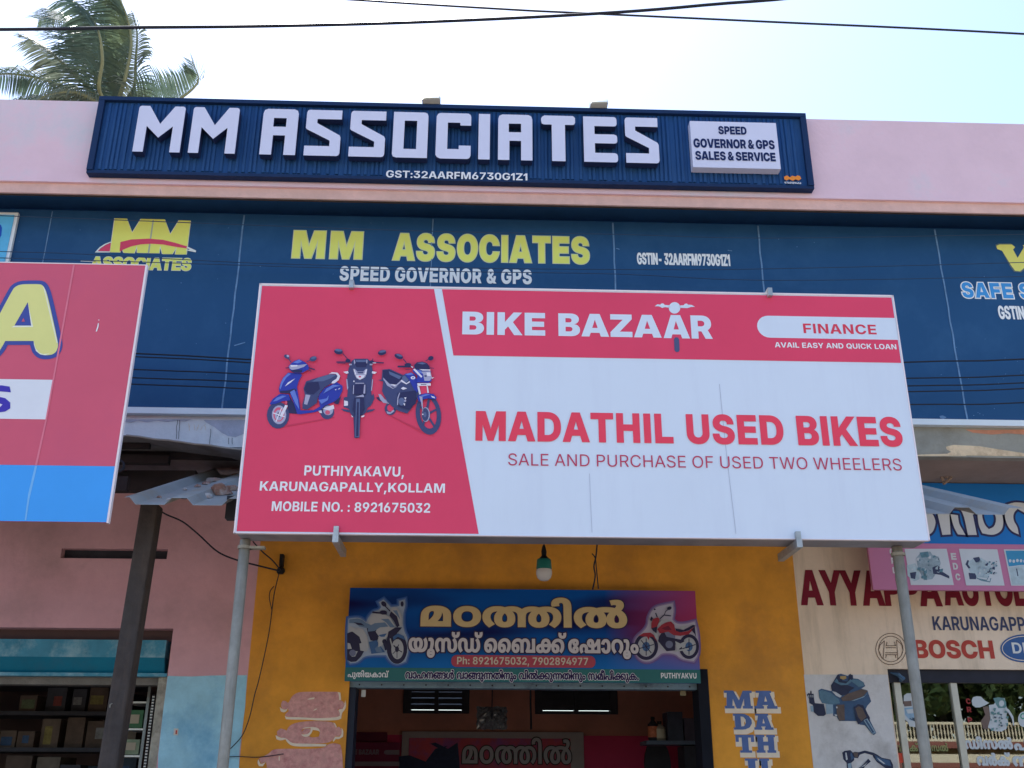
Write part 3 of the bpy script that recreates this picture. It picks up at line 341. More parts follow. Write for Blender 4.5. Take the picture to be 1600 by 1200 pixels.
[3,73,1605,[[271,-12,1,-63,0,0,-107,53,0,-65,112,0,0,91,1,0,73,0,53,122,0,101,88,0,144,49,0,91,0,1,89,0,0,129,-47,0,83,-82,0,40,-106,0,0,-60,1,0,-66,0,-39,-105,0,-69,-84,0,-45,-38,1,-108,77,1,30,32,0,45,62,0,24,73,0,0,48,1,0,55,0,-42,82,0,-86,46,0,-66,0,1,-69,0,0,-104,-59,0,-57,-100,0,0,-64,1,0,-56,0,23,-64,0,39,-26,0,23,0,1,20,0,0,27,16,0,14,33,0,0,25,1,0,36,0,-33,41,0,-35,0,1,-36,0,0,-64,-41,0,-36,-39,1,-14,104,1,31,31,0,93,50,0,64,0,1,60,0,0,81,-44,0,42,-78,0,0,-53,1,0,-58,0,-48,-84,0,-93,-45,0],[1073,-12,1,-63,0,0,-107,53,0,-65,112,0,0,91,1,0,73,0,53,122,0,102,88,0,144,49,0,91,0,1,89,0,0,129,-47,0,83,-82,0,40,-106,0,0,-60,1,0,-66,0,-39,-105,0,-69,-84,0,-46,-38,1,-107,77,1,30,32,0,44,62,0,25,73,0,0,48,1,0,55,0,-43,82,0,-86,46,0,-65,0,1,-70,0,0,-103,-59,0,-57,-100,0,0,-64,1,0,-56,0,23,-64,0,38,-26,0,24,0,1,20,0,0,27,16,0,14,33,0,0,25,1,0,36,0,-34,41,0,-34,0,1,-36,0,0,-64,-41,0,-36,-39,1,-15,104,1,32,31,0,93,50,0,64,0,1,60,0,0,81,-44,0,42,-78,0,0,-53,1,0,-58,0,-49,-84,0,-92,-45,0]]],
[3,46,1462,[[405,576,1,91,0,0,125,-50,0,50,-51,1,26,-73,1,22,-135,1,0,-267,1,-158,0,1,0,270,1,0,73,0,-23,69,0,-22,19,1,-19,16,0,-53,17,0,-42,0,1,-62,0,0,-101,-50,0,-59,-100,0,0,-73,1,0,-3,1,0,-55,0,23,-63,0,39,-26,0,23,0,1,20,0,0,27,16,0,14,33,0,0,26,1,0,36,0,-33,40,0,-35,0,1,-36,0,0,-64,-41,0,-36,-39,1,-14,104,1,31,31,0,96,50,0,63,0,1,59,0,0,81,-44,0,41,-77,0,0,-53,1,0,-59,0,-48,-84,0,-93,-45,0,-68,0,1,-62,0,0,-107,52,0,-65,113,0,0,90,1,0,108,0,98,148,0,168,77,0],[1401,564,1,0,-564,1,-500,0,1,-46,62,1,33,45,0,39,73,0,18,71,0,0,40,1,0,61,0,-35,76,0,-60,36,0,-35,0,1,-27,0,0,-34,-18,0,-11,-13,1,-13,-17,0,-11,-51,0,0,-42,1,0,-320,1,-152,0,1,0,236,1,53,184,1,10,74,1,38,41,0,96,38,0,67,0,1,87,0,0,123,-73,0,65,-125,0,0,-79,1,0,-41,0,-14,-71,0,-28,-65,0,-23,-30,1,-36,19,1,238,0,1,0,453,1]]],
[3,163,1693,[[587,576,1,100,0,0,122,-75,0,57,-132,0,0,-85,1,0,-95,0,-65,-133,0,-123,-68,0,-90,0,1,-69,0,0,-108,42,0,-35,40,1,-34,39,0,-35,110,0,0,65,1,0,136,0,145,156,0],[587,465,1,-64,0,0,-61,-94,0,0,-89,1,0,-57,0,28,-82,0,55,-44,0,42,0,1,41,0,0,55,43,0,28,82,0,0,59,1,0,60,0,-28,80,0,-54,42,0],[236,-12,1,-100,0,0,-108,93,0,0,82,1,0,50,0,47,72,0,37,22,1,27,16,0,65,19,0,93,8,0,68,0,1,741,0,1,53,0,0,69,-8,0,47,-16,0,21,-13,1,37,-23,0,38,-70,0,0,-49,1,0,-87,0,-109,-96,0,-98,0,1,-73,0,0,-106,52,0,-56,101,0,0,76,1,0,21,0,2,38,0,3,17,1,2,9,0,1,13,0,2,8,1,15,60,0,64,94,0,96,65,0,123,34,0,70,0,1,96,0,0,134,-50,0,83,-84,0,37,-106,0,0,-55,1,0,-66,0,-39,-105,0,-69,-84,0,-46,-38,1,-109,77,1,30,32,0,45,62,0,25,73,0,0,48,1,0,55,0,-46,82,0,-87,46,0,-60,0,1,-55,0,0,-89,-36,0,-63,-68,0,-15,-50,1,-3,-7,0,0,-16,0,-2,-9,1,-2,-13,0,-2,-29,0,0,-19,1,0,-46,0,23,-52,0,40,-22,0,23,0,1,30,0,0,32,34,0,0,29,1,0,18,0,-11,30,0,-14,10,1,-13,11,0,-42,11,0,-50,0,1,-764,0,1,-46,0,0,-51,-8,0,-19,-12,1,-12,-8,0,-17,-28,0,0,-18,1,0,-22,0,18,-30,0,36,-15,0,28,0,1,27,0,0,56,20,0,32,25,1,65,-98,1,-33,-21,0,-62,-26,0,-67,-10,0]]],
[3,77,0,[[-121,597,1,-76,0,0,-95,42,0,-44,75,0,0,50,1,0,20,0,6,36,0,6,13,1,138,-23,1,-3,-9,0,-3,-21,0,0,-10,1,0,-26,0,19,-30,0,33,-13,0,21,0,1,21,0,0,34,13,0,19,30,0,0,26,1,0,10,0,-3,21,0,-2,9,1,133,23,1,5,-13,0,7,-36,0,0,-20,1,0,-50,0,-44,-75,0,-95,-42,0]]],
[3,72,664,[[400,-12,1,-78,0,0,-133,34,0,-100,72,0,-56,113,0,0,79,1,0,75,0,58,110,0,101,71,0,134,34,0,76,0,1,83,0,0,99,-41,0,44,-67,0,0,-41,1,0,-46,0,-43,-61,0,-78,-31,0,-53,0,1,-65,0,0,-74,37,0,-31,62,0,0,35,1,0,20,0,12,37,0,7,12,1,139,18,1,-19,-12,0,-21,-40,0,0,-24,1,0,-24,0,21,-28,0,26,0,1,24,0,0,21,24,0,0,18,1,0,26,0,-38,24,0,-31,0,1,-17,0,0,-30,0,0,-12,-2,1,-56,-1,0,-79,-49,0,-41,-83,0,0,-54,1,0,-55,0,38,-86,0,77,-49,0,56,-3,1,11,-1,0,29,-2,0,16,0,1,23,0,0,32,13,0,16,23,0,0,16,1,0,18,0,-20,24,0,-22,0,1,-25,0,0,-25,-29,0,0,-23,1,0,-23,0,19,-38,0,19,-14,1,-139,20,1,-6,11,0,-11,35,0,0,21,1,0,36,0,31,61,0,76,37,0,66,0,1,51,0,0,77,-31,0,43,-63,0,0,-48,1,0,-39,0,-47,-67,0,-98,-41,0]]],
[3,57,1299,[[271,365,1,83,0,0,105,-58,0,50,-88,0,0,-47,1,0,-29,0,-16,-52,0,-10,-20,1,-6,40,1,273,0,1,42,-111,1,-414,0,1,-55,61,1,12,17,0,21,50,0,0,34,1,0,38,0,-41,54,0,-43,0,1,-30,0,0,-38,-24,0,-19,-42,0,0,-27,1,0,-38,0,27,-54,0,17,-25,1,-122,-56,1,-37,40,0,-42,87,0,0,55,1,0,59,0,62,88,0,109,48,0],[727,0,1,0,386,1,0,25,0,-5,29,0,-6,9,1,-5,7,0,-16,10,0,-13,0,1,-22,0,0,-29,-28,0,0,-30,1,0,-18,0,15,-34,0,47,-22,0,45,0,1,54,0,1,58,0,0,90,42,0,68,69,0,53,81,0,21,38,1,157,0,1,0,-564,1],[681,576,1,45,0,0,70,-20,0,25,-20,1,30,-24,0,31,-76,0,0,-66,1,0,-259,1,200,0,1,0,179,1,0,21,0,3,39,0,3,35,0,1,11,1,3,-13,1,-33,-55,0,-92,-69,0,-103,-32,0,-49,0,1,-71,0,1,-98,0,0,-115,51,0,-49,84,0,0,49,1,0,44,0,46,74,0,89,47,0]]],
[3,64,586,[[548,284,1,0,-59,0,-25,-106,0,-62,-84,0,-104,-47,0,-80,0,1,-69,0,0,-92,36,0,-58,57,0,-31,69,0,-8,34,1,161,27,1,8,-27,0,20,-51,0,39,-34,0,33,0,1,37,0,0,47,46,0,21,82,0,0,55,1,0,55,0,-21,82,0,-46,46,0,-36,0,1,-30,0,0,-40,-32,0,-22,-51,0,-7,-28,1,-162,28,1,12,34,0,36,69,0,61,57,0,92,34,0,66,0,1,75,0,0,100,-48,0,60,-81,0,25,-105,0]]],
[3,51,753,[[377,576,1,93,0,0,130,-50,0,80,-84,0,37,-106,0,0,-55,1,0,-66,0,-39,-104,0,-69,-85,0,-46,-38,1,-109,77,1,30,32,0,45,62,0,24,74,0,0,47,1,0,55,0,-44,82,0,-78,46,0,-53,0,1,-53,0,0,-81,-44,0,-44,-82,0,0,-56,1,0,-44,0,22,-73,0,44,-65,0,33,-34,1,-111,-77,1,-43,38,0,-69,85,0,-40,105,0,0,66,1,0,53,0,38,104,0,81,86,0,131,51,0]]],
[3,6,511,[[255,-12,1,-70,0,0,-102,49,0,-55,88,0,0,56,1,0,58,0,57,87,0,102,49,0,67,0,1,69,0,0,102,-48,0,57,-86,0,0,-60,1,0,-58,0,-56,-87,0,-102,-48,0],[254,267,1,-34,0,0,-46,-43,0,0,-44,1,0,-40,0,46,-44,0,35,0,1,35,0,0,47,42,0,0,43,1,0,43,0,-47,43,0]]],
[3,55,1070,[[377,576,1,92,0,0,128,-49,0,80,-83,0,37,-103,0,0,-53,1,0,-61,0,-32,-88,0,-57,-73,0,-36,-40,1,32,85,1,230,0,1,0,453,1,158,0,1,0,-564,1,-495,0,1,-52,74,1,26,27,0,42,59,0,23,73,0,0,47,1,0,55,0,-44,82,0,-78,46,0,-53,0,1,-53,0,0,-81,-44,0,-44,-82,0,0,-56,1,0,-44,0,22,-74,0,44,-64,0,33,-34,1,-111,-77,1,-43,38,0,-69,85,0,-40,105,0,0,66,1,0,53,0,38,104,0,81,86,0,131,51,0]]],
[3,59,1329,[[271,365,1,83,0,0,105,-58,0,50,-88,0,0,-47,1,0,-29,0,-16,-52,0,-10,-20,1,-6,40,1,273,0,1,43,-111,1,-415,0,1,-55,61,1,12,17,0,21,50,0,0,34,1,0,38,0,-41,54,0,-43,0,1,-30,0,0,-38,-24,0,-19,-42,0,0,-27,1,0,-38,0,27,-54,0,17,-25,1,-122,-56,1,-37,40,0,-42,87,0,0,55,1,0,59,0,62,88,0,109,48,0],[953,576,1,93,0,0,130,-50,0,80,-84,0,37,-106,0,0,-55,1,0,-65,0,-38,-104,0,-69,-86,0,-47,-38,1,-109,77,1,30,32,0,45,62,0,24,74,0,0,47,1,0,55,0,-43,82,0,-78,46,0,-54,0,1,-53,0,0,-81,-44,0,-44,-82,0,0,-56,1,0,-44,0,21,-70,0,41,-62,0,29,-31,1,-52,-74,1,-47,0,1,-39,34,1,-34,38,0,-51,73,0,-29,85,0,0,55,1,0,52,0,38,103,0,80,85,0,129,51,0]]],
[3,42,1007,[[319,576,1,46,0,0,64,-17,0,53,-32,0,28,-26,1,-14,-1,1,40,39,0,93,37,0,66,0,1,88,0,0,123,-73,0,65,-124,0,0,-80,1,0,-64,0,-32,-107,0,-63,-94,0,-46,-46,1,-113,77,1,33,40,0,42,74,0,18,73,0,0,39,1,0,61,0,-36,76,0,-60,36,0,-36,0,1,-27,0,0,-34,-18,0,-10,-13,1,-13,-17,0,-12,-51,0,0,-42,1,0,-323,1,-158,0,1,0,322,1,0,43,0,-9,51,0,-14,18,1,-9,12,0,-35,18,0,-28,0,1,-33,0,0,-60,-35,0,-39,-74,0,0,-60,1,0,-41,0,19,-74,0,41,-74,0,34,-41,1,-114,-77,1,-46,46,0,-62,93,0,-33,106,0,0,63,1,0,80,0,66,126,0,126,74,0]]],
[3,175,1753,[[545,465,1,-122,0,0,-163,-57,0,-82,-101,0,0,-69,1,0,-55,0,22,-63,0,38,-26,0,24,0,1,21,0,0,28,16,0,14,34,0,0,24,1,0,36,0,-35,41,0,-33,0,1,-37,0,0,-63,-41,0,-36,-39,1,-15,104,1,31,30,0,96,51,0,63,0,1,59,0,0,81,-44,0,42,-78,0,0,-53,1,0,-58,0,-49,-84,0,-93,-45,0,-67,0,1,-66,0,0,-107,52,0,-63,110,0,0,86,1,0,89,0,74,128,0,135,84,0,188,39,0,116,0,1,84,0,0,123,-17,0,59,-18,1,10,-2,0,14,-16,0,10,-2,1,51,-13,0,72,-44,0,39,-57,0,0,-34,1,0,-26,0,-17,-42,0,-39,-35,0,-33,-15,1,-2,12,1,48,-18,0,54,-63,0,0,-48,1,0,-39,0,-42,-68,0,-98,-43,0,-86,0,1,-96,0,0,-118,67,0,-55,114,0,0,70,1,0,59,0,39,103,0,79,85,0,61,32,1,7,5,0,16,11,0,8,3,1,43,19,0,106,20,0,56,0,1,70,0,0,97,-26,0,71,-45,0,31,-30,1,67,-256,1,0,-219,1,-159,0,1,0,246,1,0,73,0,-23,89,0,-34,27,1,-22,18,0,-58,17,0,-41,0,1,-31,0,0,-49,-8,0,-21,-5,1,-42,-11,0,-62,-44,0,-41,-60,0,-20,-67,0,0,-34,1,0,-77,0,61,-67,0,55,0,1,39,0,0,40,26,0,0,27,1,0,24,0,-41,28,0,-44,0,1,-30,0,1,0,110,1,19,0,1,47,0,0,38,33,0,0,26,1,0,34,0,-59,39,0,-66,7,1,-26,5,0,-58,5,0,-66,4,0],[1467,576,1,82,0,0,107,-43,0,53,-72,0,0,-44,1,0,-31,0,-18,-50,0,-41,-40,0,-35,-17,1,-1,5,1,54,-19,0,52,-71,0,0,-49,1,0,-73,0,-106,-84,0,-103,0,1,-38,0,0,-59,8,0,-21,5,1,19,108,1,18,-4,0,33,-6,0,21,0,1,42,0,0,36,27,0,0,32,1,0,14,0,-12,24,0,-12,9,1,-13,9,0,-40,10,0,-37,0,1,-38,0,1,0,110,1,34,0,1,32,0,0,44,10,0,14,13,1,8,7,0,9,22,0,0,13,1,0,32,0,-47,34,0,-46,0,1,-49,0,0,-66,-31,0,-23,-29,1,-17,-22,0,-20,-55,0,-8,-74,0,0,-51,1,0,-130,1,-148,0,1,0,169,1,15,116,1,21,69,0,88,97,0,131,52,0]]],
[3,120,1173,[[902,801,1,68,0,0,74,-42,0,27,-64,0,0,-32,1,0,-54,0,-61,-91,0,-56,-48,1,-18,-20,1,-41,-31,0,-53,-76,0,-26,-82,0,0,-40,1,0,-36,0,15,-55,0,37,-31,0,29,0,1,40,0,0,40,59,0,0,66,1,0,30,0,-12,61,0,-25,57,0,-39,49,0,-28,18,1,-23,13,0,-57,15,0,-41,0,1,-40,0,0,-65,-20,0,-22,-19,1,-31,-27,0,-23,-84,0,0,-57,1,0,-6,1,0,-43,0,-13,-74,0,-28,-62,0,-24,-23,1,-31,-31,0,-92,-33,0,-69,0,1,-85,0,0,-124,69,0,-69,125,0,0,83,1,0,66,0,33,107,0,63,93,0,46,46,1,112,-78,1,-34,-39,0,-41,-74,0,-18,-74,0,0,-40,1,0,-62,0,31,-75,0,52,-34,0,30,0,1,29,0,0,36,17,0,11,17,1,15,19,0,9,61,0,0,36,1,0,13,1,0,93,0,46,114,0,43,35,1,46,38,0,121,32,0,90,0,1,47,0,0,82,-16,0,36,-14,1,26,-11,1,61,-29,0,85,-93,0,45,-116,0,0,-64,1,0,-116,0,-120,-129,0,-122,0,1,-79,0,0,-105,56,0,-54,107,0,0,75,1,0,45,0,29,86,0,68,90,0,60,48,1,20,29,1,37,32,0,43,50,0,0,32,1,0,24,0,-30,28,0,-34,0,1,-20,0,0,-34,-6,0,-11,-3,1,-27,101,1,26,8,0,77,11,0]]],
[3,67,388,[[181,-237,1,-100,0,0,-114,103,0,0,81,1,0,55,0,54,82,0,96,46,0,63,0,1,65,0,0,97,-45,0,54,-82,0,0,-57,1,0,-55,0,-54,-82,0,-96,-46,0],[182,-134,1,33,0,0,44,41,0,0,40,1,0,40,0,-43,41,0,-36,0,1,-32,0,0,-44,-41,0,0,-40,1,0,-39,0,44,-42,0],[146,576,1,67,0,0,80,-48,0,34,-78,0,0,-46,1,0,-78,0,-37,-142,0,-28,-84,1,-146,15,1,24,75,0,26,130,0,0,53,1,0,37,0,-26,53,0,-39,0,1,-14,0,0,-26,-3,0,-14,-4,1,-22,107,1,24,5,0,58,8,0]]],
[3,203,1364,[[681,576,1,64,0,0,86,-38,0,37,-40,1,-13,1,1,42,41,0,92,36,0,65,0,1,87,0,0,122,-73,0,65,-124,0,0,-80,1,0,-64,0,-32,-107,0,-63,-94,0,-46,-46,1,-113,77,1,34,40,0,41,74,0,19,73,0,0,39,1,0,59,0,-35,76,0,-60,38,0,-36,0,1,-21,0,0,-36,-16,0,-12,-15,1,-14,-18,0,-10,-52,0,0,-48,1,0,-315,1,-158,0,1,0,312,1,0,49,0,-13,57,0,-17,18,1,-11,13,0,-37,15,0,-25,0,1,-26,0,0,-36,-17,0,-13,-13,1,-16,-19,0,-14,-56,0,0,-56,1,0,-303,1,-158,0,1,0,323,1,0,43,0,-10,50,0,-13,18,1,-10,12,0,-34,18,0,-26,0,1,-31,0,0,-60,-35,0,-39,-74,0,0,-60,1,0,-40,0,19,-75,0,41,-74,0,34,-41,1,-114,-77,1,-46,46,0,-62,93,0,-33,106,0,0,63,1,0,80,0,65,126,0,126,74,0,90,0,1,45,0,0,65,-17,0,54,-33,0,27,-25,1,-16,-4,1,39,40,0,89,39,0]]],
[3,38,1148,[[571,-12,1,-77,0,0,-110,56,0,-57,108,0,0,78,1,0,61,0,47,105,0,86,85,0,58,31,1,35,20,1,44,21,0,103,23,0,67,0,1,97,0,0,132,-50,0,80,-84,0,36,-106,0,0,-55,1,0,-67,0,-39,-105,0,-69,-83,0,-46,-38,1,-106,77,1,30,31,0,44,63,0,25,74,0,0,47,1,0,57,0,-45,85,0,-86,46,0,-64,0,1,-31,0,0,-48,-5,0,-21,-6,1,-20,-4,1,-48,-19,0,-67,-69,0,-35,-86,0,0,-46,1,0,-53,0,24,-57,0,39,-24,0,22,0,1,23,0,0,38,23,0,24,57,0,0,50,1,0,50,0,-33,86,0,-62,66,0,-41,18,1,-27,8,1,-19,6,0,-40,5,0,-21,0,1,-76,0,0,-95,-48,0,-45,-84,0,0,-55,1,0,-44,0,23,-73,0,44,-65,0,33,-34,1,-109,-77,1,-44,38,0,-68,84,0,-40,105,0,0,67,1,0,53,0,37,104,0,84,86,0,138,51,0,101,0,1,62,0,0,100,-21,0,45,-22,1,29,-17,1,85,-44,0,98,-144,0,0,-100,1,0,-80,0,-56,-108,0,-109,-52,0]]],
[3,58,1351,[[692,576,1,58,0,0,87,-31,0,33,-32,1,24,-22,0,29,-58,0,15,-77,0,0,-50,1,0,-37,1,0,-51,0,9,-64,0,15,-19,1,11,-17,0,38,-17,0,28,0,1,32,0,0,52,34,0,31,75,0,0,62,1,0,40,0,-19,74,0,-40,74,0,-34,39,1,112,78,1,46,-46,0,63,-93,0,32,-107,0,0,-66,1,0,-83,0,-68,-125,0,-124,-69,0,-87,0,1,-67,0,0,-95,33,0,-32,31,1,-23,24,0,-28,62,0,-14,79,0,0,48,1,0,24,1,0,60,0,-9,61,0,-15,20,1,-12,17,0,-36,16,0,-27,0,1,-22,0,0,-37,-14,0,-11,-13,1,-16,-19,0,-13,-56,0,0,-49,1,0,-312,1,-158,0,1,0,310,1,0,52,0,-9,52,0,-15,18,1,-12,16,0,-38,16,0,-20,0,1,-35,0,0,-59,-38,0,-35,-76,0,0,-59,1,0,-39,0,19,-73,0,41,-74,0,34,-40,1,-114,-77,1,-46,46,0,-63,94,0,-32,107,0,0,64,1,0,80,0,65,124,0,122,73,0,87,0,1,65,0,0,92,-37,0,41,-40,1,-12,-2,1,37,37,0,88,42,0]]],
[3,66,280,[[-94,852,1,61,0,0,94,-21,0,42,-26,1,66,-42,0,51,-138,0,0,-113,1,0,-512,1,-159,0,1,0,510,1,0,68,0,-12,94,0,-29,59,0,-28,15,1,-17,10,0,-49,7,0,-31,0,1,-18,0,0,-34,-10,0,-20,-22,0,0,-20,1,0,-15,0,20,-25,0,22,0,1,28,0,0,19,31,0,0,20,1,0,24,0,-27,37,0,-21,13,1,138,-18,1,8,-10,0,10,-36,0,0,-20,1,0,-36,0,-31,-62,0,-70,-37,0,-56,0,1,-50,0,0,-70,31,0,-36,59,0,0,42,1,0,42,0,41,64,0,88,37,0]]],
[3,44,985,[[271,365,1,83,0,0,105,-58,0,50,-88,0,0,-47,1,0,-29,0,-16,-52,0,-10,-20,1,-6,40,1,289,0,1,0,453,1,159,0,1,0,-564,1,-547,0,1,-55,61,1,12,17,0,21,50,0,0,34,1,0,38,0,-41,54,0,-43,0,1,-30,0,0,-38,-24,0,-19,-42,0,0,-27,1,0,-38,0,27,-54,0,17,-25,1,-122,-56,1,-37,40,0,-42,87,0,0,55,1,0,59,0,62,88,0,109,48,0]]],
[3,23,1167,[[236,-12,1,-100,0,0,-108,93,0,0,82,1,0,50,0,47,72,0,37,22,1,27,16,0,65,19,0,93,8,0,68,0,1,454,0,1,91,0,0,114,-19,0,43,-28,1,32,-21,0,40,-67,0,0,-52,1,0,-87,0,-117,-88,0,-91,0,1,-24,0,0,-45,6,0,-23,5,1,26,108,1,11,-3,0,27,-5,0,14,0,1,33,0,0,35,33,0,0,31,1,0,21,0,-18,28,0,-14,8,1,-20,13,0,-56,6,0,-50,0,1,-503,0,1,-46,0,0,-51,-8,0,-19,-12,1,-12,-8,0,-17,-28,0,0,-18,1,0,-22,0,18,-30,0,36,-15,0,28,0,1,27,0,0,56,20,0,32,25,1,65,-98,1,-33,-21,0,-62,-26,0,-67,-10,0],[587,576,1,100,0,0,122,-75,0,57,-132,0,0,-85,1,0,-95,0,-65,-133,0,-123,-68,0,-90,0,1,-69,0,0,-108,42,0,-35,40,1,-34,39,0,-35,110,0,0,65,1,0,136,0,145,156,0],[587,465,1,-64,0,0,-61,-94,0,0,-89,1,0,-57,0,28,-82,0,55,-44,0,42,0,1,41,0,0,55,43,0,28,82,0,0,59,1,0,60,0,-28,80,0,-54,42,0]]],
[3,278,292,[[147,-13,1,-38,0,0,-53,41,0,0,45,1,0,48,0,53,38,0,38,0,1,37,0,0,52,-38,0,0,-48,1,0,-45,0,-52,-41,0]]],
[3,153,1070,[[377,576,1,92,0,0,128,-49,0,80,-83,0,37,-103,0,0,-53,1,0,-61,0,-32,-88,0,-57,-73,0,-36,-40,1,32,85,1,230,0,1,0,453,1,158,0,1,0,-564,1,-495,0,1,-52,74,1,26,27,0,42,59,0,23,73,0,0,47,1,0,55,0,-44,82,0,-78,46,0,-53,0,1,-53,0,0,-81,-44,0,-44,-82,0,0,-56,1,0,-44,0,22,-74,0,44,-64,0,33,-34,1,-111,-77,1,-43,38,0,-69,85,0,-40,105,0,0,66,1,0,53,0,38,104,0,81,86,0,131,51,0],[948,597,1,-75,0,0,-95,42,0,-45,75,0,0,50,1,0,20,0,7,36,0,6,13,1,138,-23,1,-3,-9,0,-3,-21,0,0,-10,1,0,-26,0,18,-30,0,33,-13,0,21,0,1,22,0,0,33,13,0,20,30,0,0,26,1,0,10,0,-3,21,0,-2,9,1,133,23,1,5,-13,0,6,-36,0,0,-20,1,0,-50,0,-44,-75,0,-95,-42,0]]],
[3,35,1351,[[659,-12,1,-58,0,0,-87,31,0,-33,32,1,-23,22,0,-30,58,0,-15,77,0,0,50,1,0,37,1,0,51,0,-9,64,0,-15,19,1,-11,17,0,-37,17,0,-29,0,1,-31,0,0,-53,-33,0,-31,-75,0,0,-63,1,0,-40,0,19,-74,0,41,-73,0,33,-40,1,-112,-78,1,-45,46,0,-64,94,0,-33,106,0,0,66,1,0,83,0,69,125,0,125,69,0,86,0,1,67,0,0,96,-33,0,31,-31,1,23,-23,0,28,-63,0,14,-78,0,0,-49,1,0,-24,1,0,-60,0,9,-61,0,15,-20,1,11,-16,0,37,-17,0,27,0,1,22,0,0,37,15,0,11,12,1,17,19,0,12,56,0,0,49,1,0,312,1,158,0,1,0,-310,1,0,-52,0,9,-52,0,15,-18,1,12,-15,0,38,-17,0,20,0,1,35,0,0,59,38,0,35,77,0,0,58,1,0,40,0,-19,72,0,-41,74,0,-34,40,1,114,77,1,46,-45,0,62,-95,0,32,-106,0,0,-65,1,0,-79,0,-64,-125,0,-122,-73,0,-87,0,1,-65,0,0,-92,37,0,-41,40,1,12,2,1,-38,-37,0,-87,-42,0]]],
[3,216,1327,[[319,576,1,46,0,0,64,-17,0,53,-32,0,28,-26,1,-14,-1,1,40,39,0,93,37,0,66,0,1,88,0,0,123,-73,0,65,-124,0,0,-80,1,0,-41,0,-14,-71,0,-28,-65,0,-23,-30,1,-53,-92,1,-88,0,1,-45,62,1,33,45,0,40,73,0,17,71,0,0,40,1,0,61,0,-36,76,0,-60,36,0,-36,0,1,-27,0,0,-34,-18,0,-10,-13,1,-13,-17,0,-12,-51,0,0,-42,1,0,-323,1,-158,0,1,0,322,1,0,43,0,-9,51,0,-14,18,1,-9,12,0,-35,18,0,-28,0,1,-33,0,0,-60,-35,0,-39,-74,0,0,-60,1,0,-41,0,19,-74,0,41,-74,0,34,-41,1,-114,-77,1,-46,46,0,-62,93,0,-33,106,0,0,63,1,0,80,0,66,126,0,126,74,0],[1266,564,1,0,-564,1,-458,0,1,64,111,1,236,0,1,0,453,1]]],
[3,118,832,[[554,-12,1,-78,0,0,-106,56,0,-54,107,0,0,75,1,0,45,0,29,86,0,69,90,0,59,48,1,20,29,1,38,32,0,42,50,0,0,32,1,0,24,0,-29,28,0,-34,0,1,-19,0,0,-35,-6,0,-11,-3,1,-27,101,1,25,8,0,77,11,0,41,0,1,68,0,0,73,-42,0,28,-64,0,0,-32,1,0,-54,0,-60,-91,0,-57,-48,1,-19,-20,1,-40,-31,0,-54,-76,0,-26,-82,0,0,-40,1,0,-36,0,16,-55,0,36,-31,0,30,0,1,39,0,0,40,59,0,0,66,1,0,30,0,-13,62,0,-25,57,0,-41,49,0,-28,16,1,-23,13,0,-54,16,0,-43,0,1,-67,0,0,-94,-44,0,-49,-84,0,0,-58,1,0,-44,0,23,-73,0,44,-65,0,33,-34,1,-110,-77,1,-44,38,0,-68,84,0,-40,105,0,0,67,1,0,57,0,41,105,0,87,83,0,139,49,0,99,0,1,51,0,0,89,-16,0,39,-16,1,6,-2,0,11,-5,0,6,-3,1,62,-30,0,85,-94,0,45,-115,0,0,-63,1,0,-116,0,-119,-128,0]]],
[3,122,1167,[[236,-12,1,-100,0,0,-108,93,0,0,82,1,0,50,0,47,72,0,37,22,1,27,16,0,65,19,0,93,8,0,68,0,1,454,0,1,91,0,0,114,-19,0,43,-28,1,32,-21,0,40,-67,0,0,-52,1,0,-87,0,-117,-88,0,-91,0,1,-24,0,0,-45,6,0,-23,5,1,26,108,1,11,-3,0,27,-5,0,14,0,1,33,0,0,35,33,0,0,31,1,0,21,0,-18,28,0,-14,8,1,-20,13,0,-56,6,0,-50,0,1,-503,0,1,-46,0,0,-51,-8,0,-19,-12,1,-12,-8,0,-17,-28,0,0,-18,1,0,-22,0,18,-30,0,36,-15,0,28,0,1,27,0,0,56,20,0,32,25,1,65,-98,1,-33,-21,0,-62,-26,0,-67,-10,0],[587,576,1,100,0,0,122,-75,0,57,-132,0,0,-85,1,0,-95,0,-65,-133,0,-123,-68,0,-90,0,1,-69,0,0,-108,42,0,-35,40,1,-34,39,0,-35,110,0,0,65,1,0,136,0,145,156,0],[587,465,1,-64,0,0,-61,-94,0,0,-89,1,0,-57,0,28,-82,0,55,-44,0,42,0,1,41,0,0,55,43,0,28,82,0,0,59,1,0,60,0,-28,80,0,-54,42,0],[1046,597,1,-76,0,0,-95,42,0,-44,75,0,0,50,1,0,20,0,6,36,0,6,13,1,138,-23,1,-3,-9,0,-3,-21,0,0,-10,1,0,-26,0,19,-30,0,33,-13,0,21,0,1,21,0,0,34,13,0,19,30,0,0,26,1,0,10,0,-3,21,0,-2,9,1,133,23,1,5,-13,0,7,-36,0,0,-20,1,0,-50,0,-44,-75,0,-95,-42,0]]]]
# how each Malayalam word is set from those letters
WORDS = {
    'മഠത്തിൽ': [48, 34, 196, 65, 119],
    'യൂസ്ഡ്': [49, 68, 156, 134],
    'ൈബക്ക്': [73, 46, 163, 77],
    'േഷാറൂം': [72, 57, 64, 51, 68, 6],
    'വാഹനങ്ങൾ': [55, 64, 59, 42, 175, 120],
    'വാങ്ങുന്നതിനും': [55, 64, 175, 67, 203, 38, 65, 42, 67, 6],
    'വിൽക്കുന്നതിനും': [55, 65, 119, 163, 67, 203, 38, 65, 42, 67, 6],
    'സമീപിക്കുക.': [58, 48, 66, 44, 65, 163, 67, 23, 278],
    'പുതിയകാവ്': [44, 67, 38, 65, 49, 23, 64, 153],
    'പമ്പ്': [44, 216, 77],
    'സർ': [58, 118],
    'ഡിസൽ': [35, 65, 58, 119],
    'വർക്': [55, 118, 122],
}

